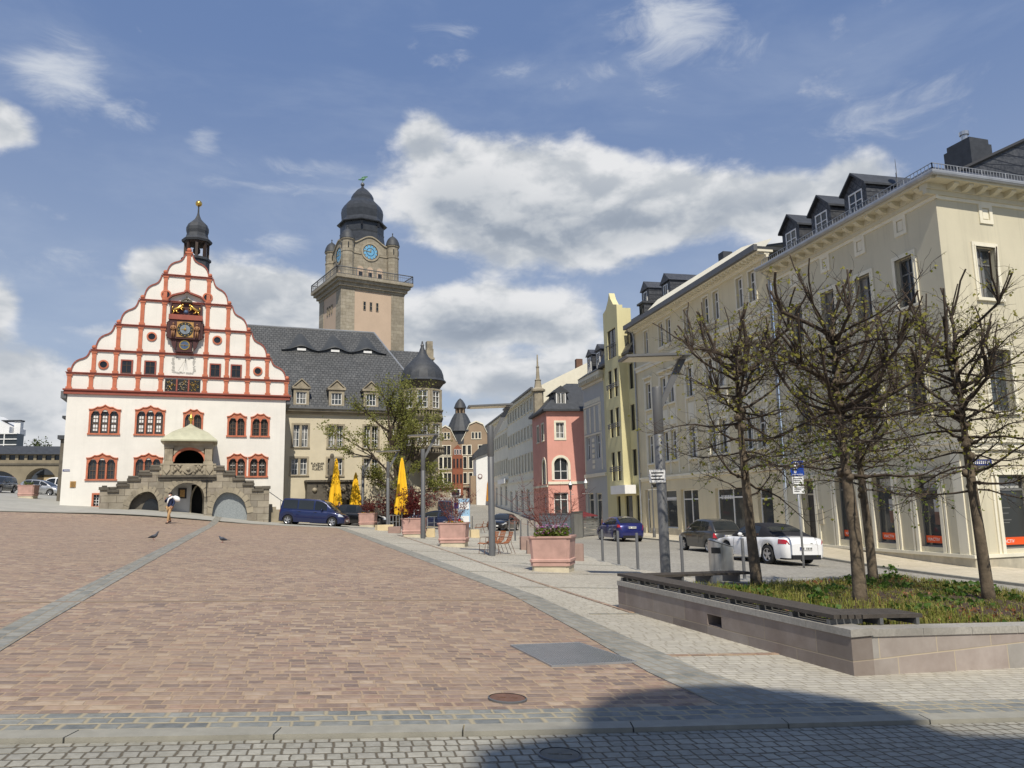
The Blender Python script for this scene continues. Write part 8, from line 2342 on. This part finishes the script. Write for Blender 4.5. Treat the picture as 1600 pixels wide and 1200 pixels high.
shrub('low leafy shrub in the far left planter', pt(4), .5, 1.0, 8, 10, 400, M['low_leaf'], M['twig'], .07)
def flowers(label, i, cols_, n, hmin, hmax, seed, r=.035):
    rng = random.Random(seed); root = thing('flowers', label, 'flowers', pt(i, .94*1.05)); lf = MB(); fl = [MB() for _ in cols_]
    for k in range(n):
        a = rng.uniform(-.46, .46), rng.uniform(-.46, .46); p = pt(i, .95)+Vector((a[0], a[1], rng.uniform(hmin, hmax)))
        lf.tube([p-Vector((0, 0, p.z-pt(i, .93).z)), p], .004, 3, False)
        j = rng.randrange(len(cols_))
        for s in range(5):
            q = s*1.2566+rng.random(); d = Vector((math.cos(q), math.sin(q), .35)); w = Vector((-d.y, d.x, .1))
            fl[j].add([p, p+d*r*.6+w*r*.5, p+d*r*1.25, p+d*r*.6-w*r*.5], [(0, 1, 2, 3)])
        fl[j].ball(p+Vector((0, 0, .006)), r*.42, 5)
        for _ in range(4): leaf(lf, pt(i, .95)+Vector((a[0]+rng.uniform(-.05, .05), a[1]+rng.uniform(-.05, .05), rng.uniform(.02, hmax*.7))), .08, rng)
    lf.build('leaves', M['low_leaf'], root)
    for f, c in zip(fl, cols_):
        if f.v: f.build('blossoms', c, root)
M['violet'] = mat('violet_petal', lin(176, 110, 168), .6, var=.15, scale=9); M['whitep'] = mat('white_petal', lin(232, 222, 226), .6, var=.05); M['pinkp'] = mat('pink_petal', lin(206, 150, 186), .6, var=.1, scale=9)
M['yellowp'] = mat('yellow_petal', lin(238, 190, 40), .6, var=.1); M['redp'] = mat('dark_red_petal', lin(150, 34, 40), .6, var=.15)
flowers('violet and pink hyacinths above small white flowers in the nearest planter', 0, [M['violet'], M['pinkp'], M['whitep'], M['violet']], 150, .05, .34, 2, .042)
flowers('yellow, red and white pansies along the rim of the planter with red-leaved branches', 1, [M['yellowp'], M['redp'], M['yellowp'], M['whitep']], 90, .03, .12, 3, .05)
flowers('small orange and red pansies in the rear planter beside the black estate car', 3, [M['yellowp'], M['redp']], 40, .03, .12, 5, .05)

# ground cover in the bed
M['grass_a'] = leaf_mat('bed_grass', [lin(98, 110, 42), lin(130, 138, 58), lin(160, 158, 84), lin(114, 124, 48), lin(150, 138, 80), lin(132, 112, 66)], .3)
M['weed'] = leaf_mat('broad_green_weed', [lin(64, 92, 36), lin(84, 112, 46), lin(72, 100, 40)], .3)
M['dead'] = leaf_mat('brown_dead_leaf', [lin(112, 70, 44), lin(132, 88, 56), lin(96, 58, 40), lin(150, 110, 70)], .15)
rng = random.Random(99); ga = MB(); we = MB(); de = MB()
def bed_pt():
    while True:
        a, b = rng.random(), rng.random()
        p0 = Vector(A_).lerp(Vector(B_), a); p1 = Vector(D_).lerp(Vector(C_), a); p = p0.lerp(p1, b)
        lo = .64/max(.1, (p1-p0).length) if a > 0 else 0
        e = (Vector((p.x, p.y))-Vector(A_)); sA = e.x*dAD.y-e.y*dAD.x
        if b < lo+.02 or b > .97 or a > .965: continue
        if a < .10: continue
        if a > .90 and b < .45: continue
        return p.x, p.y, b, a
def bz(x, y, b): return G(x, y)+.37-.075*b
def patchy(x, y, s): return .5+.5*math.sin(x*2.1*s+1.3*math.sin(y*1.7*s))*math.cos(y*1.9*s+.9*math.sin(x*1.3*s))
for k in range(7000):
    x, y, b, a = bed_pt()
    if patchy(x, y, .8) < .30 and rng.random() < .75: continue
    z = bz(x, y, b)-.03; hgt = rng.uniform(.05, .19)*(1.15 if b < .4 else .85)
    for m_ in range(rng.randint(2, 4)):
        an = rng.uniform(0, 6.28); l = rng.uniform(.02, .16); w = rng.uniform(.004, .009); d = Vector((math.cos(an), math.sin(an), 0)); s = Vector((-d.y, d.x, 0))*w
        o = Vector((x+rng.uniform(-.03, .03), y+rng.uniform(-.03, .03), z)); m1 = o+d*l*.35+Vector((0, 0, hgt*.75)); tip = o+d*l+Vector((0, 0, hgt*rng.uniform(.6, 1.0)))
        ga.add([o-s, o+s, m1+s*.7, m1-s*.7, tip], [(0, 1, 2, 3), (3, 2, 4)])
for k in range(1100):
    x, y, b, a = bed_pt()
    if patchy(x+3, y, 1.1) < .6: continue
    z = bz(x, y, b)
    for m_ in range(5): leaf(we, Vector((x+rng.uniform(-.05, .05), y+rng.uniform(-.05, .05), z+rng.uniform(.0, .10))), rng.uniform(.06, .13), rng)
for k in range(3000):
    x, y, b, a = bed_pt()
    if patchy(x, y+5, .7) < .45: continue
    leaf(de, Vector((x, y, bz(x, y, b)+rng.uniform(-.01, .06))), rng.uniform(.03, .08), rng)
for o, mt_, nm, lb in ((ga, M['grass_a'], 'grass', 'tufts of yellow-green grass covering the raised granite bed'), (we, M['weed'], 'ground_cover', 'broad-leaved green weeds scattered among the grass of the bed'), (de, M['dead'], 'dead_leaves', 'brown dead leaves lying between the grass of the bed')):
    q = o.build(nm, mt_, None, org=(5, 12, 0)); tag(q, lb, 'ground cover', None, 'stuff')
for k, (px, lb) in enumerate((((1275, 944), 'bright green leafy weed close to the bench slats'), ((1392, 900), 'upright pale green seedling by the back edge of the bed'))):
    c = gnd(*px, .38); r = thing('leafy_weed', lb, 'plant', c); o = MB(); rg = random.Random(k)
    for m_ in range(40): leaf(o, c+Vector((rg.gauss(0, .07), rg.gauss(0, .07), rg.uniform(.02, .24))), rg.uniform(.06, .12), rg)
    o.build('leaves', M['weed'], r)
    o = MB()
    for m_ in range(5): a = rg.uniform(0, 6.28); o.tube([c-Vector((0, 0, .05)), c+Vector((.08*math.cos(a), .08*math.sin(a), .22))], .004, 3)
    o.build('stems', M['weed'], r)
# ================================================================ people and birds
def skin_mesh(name, chains, mat_, parent, sub=2, M4=None):
    """one continuous surface grown with the Skin modifier over connected chains of (point, radius); joints shared by key"""
    verts, rads_, edges, key = [], [], [], {}
    for ch in chains:
        prev = None
        for k, p, r in ch:
            if k in key: i = key[k]
            else:
                i = len(verts); verts.append(Vector(p)); rads_.append(r); key[k] = i
            if prev is not None: edges.append((prev, i))
            prev = i
    me = bpy.data.meshes.new(name); me.from_pydata(verts, edges, []); o = bpy.data.objects.new('tmp', me); COL.objects.link(o)
    md = o.modifiers.new('s', 'SKIN'); sv_ = me.skin_vertices[0].data
    for i, r in enumerate(rads_): sv_[i].radius = (r, r) if not isinstance(r, tuple) else r; sv_[i].use_root = (i == 0)
    md.use_smooth_shade = True; md.branch_smoothing = .4
    ss = o.modifiers.new('u', 'SUBSURF'); ss.levels = ss.render_levels = sub
    bpy.context.view_layer.update()
    m2 = bpy.data.meshes.new_from_object(o.evaluated_get(bpy.context.evaluated_depsgraph_get()))
    bpy.data.objects.remove(o, do_unlink=True); bpy.data.meshes.remove(me)
    m2.materials.clear(); m2.materials.append(mat_); m2.name = name; m2.shade_smooth()
    q = bpy.data.objects.new(name, m2); COL.objects.link(q); q.parent = parent; return q
M['skin'] = mat('skin', lin(206, 158, 132), .55, var=.05); M['hair'] = mat('dark_hair', lin(34, 26, 22), .6, var=.15, scale=20)
def person(label, loc, rz_, jacket, trousers, shoes, stride=.22, bag=None, mask=False, hgt=1.76, carry=False):
    r = thing('person', label, 'person', loc, rz=rz_, local=True)
    s = hgt/1.76; V = lambda x, y, z: Vector((x, y, z))*s
    # faces -y ; x to its left
    hipz = .93; LA, RA = (.09, .0), (-.09, .0)
    legs = {}
    for sg, st in ((1, stride), (-1, -stride*.9)):
        hip, knee, ank = V(sg*.09, 0, hipz-.05), V(sg*.10, -st*.62-.05, .50), V(sg*.10, -st if st > 0 else -st*1.05, .085+(.05 if st < 0 else 0))
        legs[sg] = (hip, knee, ank)
    arm = {1: [V(.19, .01, 1.43), V(.245, .04, 1.16), V(.22, -.10, .94)], -1: [V(-.19, .01, 1.43), V(-.25, .05, 1.17), V(-.23, .06, .91)]}
    if carry: arm[-1] = [V(-.19, .01, 1.43), V(-.30, .0, 1.20), V(-.20, -.16, 1.38)]
    ch = [[('pel', V(0, 0, hipz), .125*s), ('waist', V(0, 0, 1.10), .115*s), ('chest', V(0, .01, 1.30), .145*s), ('neckb', V(0, .0, 1.46), .075*s), ('neck', V(0, -.01, 1.53), .052*s), ('head', V(0, -.025, 1.62), .082*s), ('crown', V(0, -.01, 1.70), .075*s)]]
    for sg in (1, -1):
        h, k, a = legs[sg]
        ch.append([('pel', None, 0), ('h%d' % sg, h, .088*s), ('k%d' % sg, k, .058*s), ('a%d' % sg, a, .038*s), ('t%d' % sg, a+V(0, -.15, -.045), .03*s)])
        sh, el, wr_ = arm[sg]; d = (wr_-el).normalized(); pal = wr_+d*.07*s
        ch.append([('chest', None, 0), ('s%d' % sg, sh, .060*s), ('e%d' % sg, el, .041*s), ('w%d' % sg, wr_, .027*s), ('p%d' % sg, pal, (.034*s, .020*s))])
        side = Vector((0, 1, 0)) if abs(d.y) < .8 else Vector((0, 0, 1)); side = (side-d*side.dot(d)).normalized(); nrm = d.cross(side)*-sg
        for f, (o, L) in enumerate(((-.028, .072), (-.010, .082), (.010, .078), (.027, .062))):
            b = pal+side*o*s; ch.append([('p%d' % sg, None, 0), ('f%d%d' % (sg, f), b+d*.02*s, .0088*s), ('g%d%d' % (sg, f), b+d*(.02+L*.5)*s+nrm*.008*s, .008*s), ('i%d%d' % (sg, f), b+d*(.02+L*.85)*s+nrm*.028*s, .0065*s)])
        tb_ = wr_+d*.03*s; ch.append([('p%d' % sg, None, 0), ('th%d' % sg, tb_-side*.036*s+d*.02*s, .010*s), ('tj%d' % sg, tb_-side*.052*s+d*.055*s+nrm*.015*s, .0085*s)])
    skin_mesh('body', ch, M['skin'], r)
    # clothing follows the same joints, a little fuller
    jc = [[('pel', V(0, .0, hipz-.06), .150*s), ('waist', V(0, 0, 1.10), .145*s), ('chest', V(0, .012, 1.30), .168*s), ('nb', V(0, .004, 1.455), .088*s), ('col', V(0, -.004, 1.50), .070*s)]]
    for sg in (1, -1):
        sh, el, wr_ = arm[sg]; jc.append([('chest', None, 0), ('s%d' % sg, sh, .076*s), ('e%d' % sg, el, .058*s), ('w%d' % sg, wr_-(wr_-el)*.04, .042*s)])
    skin_mesh('jacket', jc, jacket, r)
    tc_ = [[('pel', V(0, 0, hipz), .135*s)]]
    for sg in (1, -1):
        h, k, a = legs[sg]; tc_.append([('pel', V(0, 0, hipz), .135*s), ('h%d' % sg, h, .100*s), ('k%d' % sg, k, .073*s), ('a%d' % sg, a+V(0, 0, .03), .056*s)])
    skin_mesh('trousers', [c for c in tc_ if len(c) > 1], trousers, r)
    for sg in (1, -1):
        a = legs[sg][2]; mb = MB(); mb.ball(a+V(0, -.07, -.045), .052*s, 10, (.95, 2.45, .8)); mb.ball(a+V(0, .01, -.01), .052*s, 10, (.95, 1.1, 1.2)); mb.build('shoe', shoes, r, smooth=True)
    mb = MB(); mb.ball(V(0, .012, 1.70), .098*s, 14, (.92, 1.05, .95)); mb.ball(V(0, .045, 1.63), .085*s, 12, (.95, .8, 1.2)); mb.build('hair', M['hair'], r, smooth=True)
    mb = MB(); mb.ball(V(0, -.112, 1.615), .017*s, 7, (.8, 1.1, 1.2))
    for sg in (1, -1): mb.ball(V(sg*.085, -.015, 1.62), .024*s, 7, (.45, .8, 1.3))
    mb.build('nose_and_ears', M['skin'], r, smooth=True)
    mb = MB()
    for sg in (1, -1): mb.ball(V(sg*.032, -.097, 1.645), .011*s, 6)
    mb.build('eyes', M['black'], r, smooth=True)
    if mask:
        mb = MB(); mb.ball(V(0, -.075, 1.575), .062*s, 12, (1.0, .8, .85)); mb.build('face_mask', M['white'], r, smooth=True)
    else:
        mb = MB(); mb.ball(V(0, -.104, 1.575), .020*s, 7, (1.2, .4, .3)); mb.build('mouth', M['redp'], r, smooth=True)
    return r
M['navy'] = mat('navy_jacket', lin(36, 48, 82), .85, var=.12, scale=9); M['khaki'] = mat('khaki_trousers', lin(176, 142, 100), .9, var=.1, scale=9); M['shoe'] = mat('dark_shoes', lin(44, 32, 28), .6, var=.1)
M['dk_cloth'] = mat('dark_clothes', lin(34, 36, 44), .85, var=.15, scale=9)
pp_ = gnd(264, 818)
per = person('person walking in navy jacket and khaki trousers, carrying a white bag', pp_, rad(-14), M['navy'], M['khaki'], M['shoe'], .24, mask=True, carry=True)
bg_ = thing('white_bag', 'bulging white bag carried over the shoulder by the walking person', 'bag', pp_+Vector((.30, -.12, 1.2)))
mb = MB(); rs = random.Random(2); c0 = pp_+Vector((.36, .02, 1.40))
R = []
for i in range(9):
    th = -math.pi/2+math.pi*i/8; R.append([c0+Vector((.22*math.cos(th)*math.cos(a)*(1+.10*math.sin(5*a+i)), .15*math.cos(th)*math.sin(a)*(1+.1*math.cos(4*a)), .16*math.sin(th)*(1+.08*math.sin(3*a))+.14*math.cos(th)*math.cos(a)*-.6)) for a in [2*math.pi*j/18 for j in range(18)]])
mb.loft(R, True, True, True); mb.build('sack', M['white'], bg_, smooth=True)
mb = MB(); mb.tube([c0+Vector((-.18, -.1, .12)), pp_+Vector((.02, -.22, 1.40)), pp_+Vector((-.02, -.26, 1.22)), pp_+Vector((-.05, -.24, 1.08))], [.07, .05, .04, .02], 8); mb.build('strap', M['white'], bg_, smooth=True)
q = gnd(530, 820); person('person in dark clothes standing at the front of the blue van', q, rad(60), M['dk_cloth'], M['dk_cloth'], M['shoe'], .06, hgt=1.7)
q = gnd(611, 822)+Vector((0, 3.5, 0)); q.z = G(q.x, q.y); person('person in dark clothes behind the grey tubular barrier', q, rad(-30), M['dk_cloth'], M['navy'], M['shoe'], .08, hgt=1.7)
# pigeons
M['pigeon'] = mat('pigeon_grey', lin(70, 74, 84), .7, var=.25, scale=16); M['pig_leg'] = mat('pigeon_leg', lin(150, 70, 66), .7)
def pigeon(label, px, rz_, up):
    g = gnd(*px); r = thing('pigeon', label, 'bird', g, rz=rz_, local=True, group=None); k = .95
    mb = MB(); P = [(-.20, .10, .012), (-.13, .115, .035), (-.06, .13, .060), (.02, .145, .070), (.08, .165+up*.02, .058), (.115, .20+up*.05, .036), (.13, .225+up*.07, .030), (.155, .235+up*.07, .024), (.178, .232+up*.07, .008), (.19, .228+up*.07, .003)]
    mb.tube([(x*k, 0, z*k) for x, z, _ in P], [q*k for *_, q in P], 12); mb.build('body', M['pigeon'], r, smooth=True)
    mb = MB()
    for s in (-1, 1): mb.hexa([(.05*k, s*.062*k, .15*k), (-.05*k, s*.070*k, .13*k), (-.20*k, s*.03*k, .105*k), (-.06*k, s*.055*k, .175*k), (.05*k, s*.070*k, .15*k), (-.05*k, s*.078*k, .13*k), (-.20*k, s*.036*k, .105*k), (-.06*k, s*.063*k, .175*k)])
    mb.build('wings', M['dk_cloth'], r)
    mb = MB(); mb.hexa([(-.14*k, -.03*k, .11*k), (-.14*k, .03*k, .11*k), (-.30*k, .045*k, .085*k), (-.30*k, -.045*k, .085*k), (-.14*k, -.03*k, .12*k), (-.14*k, .03*k, .12*k), (-.30*k, .045*k, .092*k), (-.30*k, -.045*k, .092*k)]); mb.build('tail', M['dk_cloth'], r)
    mb = MB()
    for s in (-1, 1):
        mb.tube([(.0, s*.03*k, .09*k), (.01*k, s*.03*k, .0)], .006*k, 5)
        for a in (-.5, 0, .5): mb.tube([(.01*k, s*.03*k, .006), (.01*k+.045*k*math.cos(a), s*.03*k+.045*k*math.sin(a), .004)], .004*k, 4)
    mb.build('legs', M['pig_leg'], r)
pigeon('left pigeon with raised head standing on the brown setts', (240, 844), rad(20), 1); pigeon('right pigeon leaning forward beside the grey paving band', (348, 848), rad(170), 0)

# ================================================================ building behind the viewer that throws the curved shadow
OUT = [(739, 1200), (745, 1167), (905, 1138), (908, 1110), (935, 1094), (970, 1081), (1037, 1073), (1139, 1071), (1234, 1076), (1335, 1090), (1403, 1112), (1448, 1129), (1487, 1143), (1600, 1147)]
DB = 10.0; pts = []
for px in OUT:
    g = gnd(*px); k = (g.y+DB)/-sv.y; q = g+sv*k; pts.append((q.x, q.z))
x0 = pts[0][0]; zb = -.5
mb = MB(); poly_ = [(x0, zb)]+pts+[(pts[-1][0]+9, pts[-1][1]), (pts[-1][0]+9, zb)]
mb.prism([Vector((x, -DB, z)) for x, z in poly_][::-1], Vector((0, -7, 0)))
bb = thing('round_gabled_building', 'building behind the viewer whose round gable casts the foreground shadow', 'building', (x0+6, -DB-3, -.3))
mb.build('wall', M['cream'], bb)
FB = Fr((x0+13, -DB), -90)
for i in range(4):
    for j in range(4):
        window(bb, FB, 1.2+i*3.0, 2.5+i*3.0, 2+j*3.6, 4+j*3.6, .0, M['white_frame'], M['glass'], .08, 2, (.66,), .03)
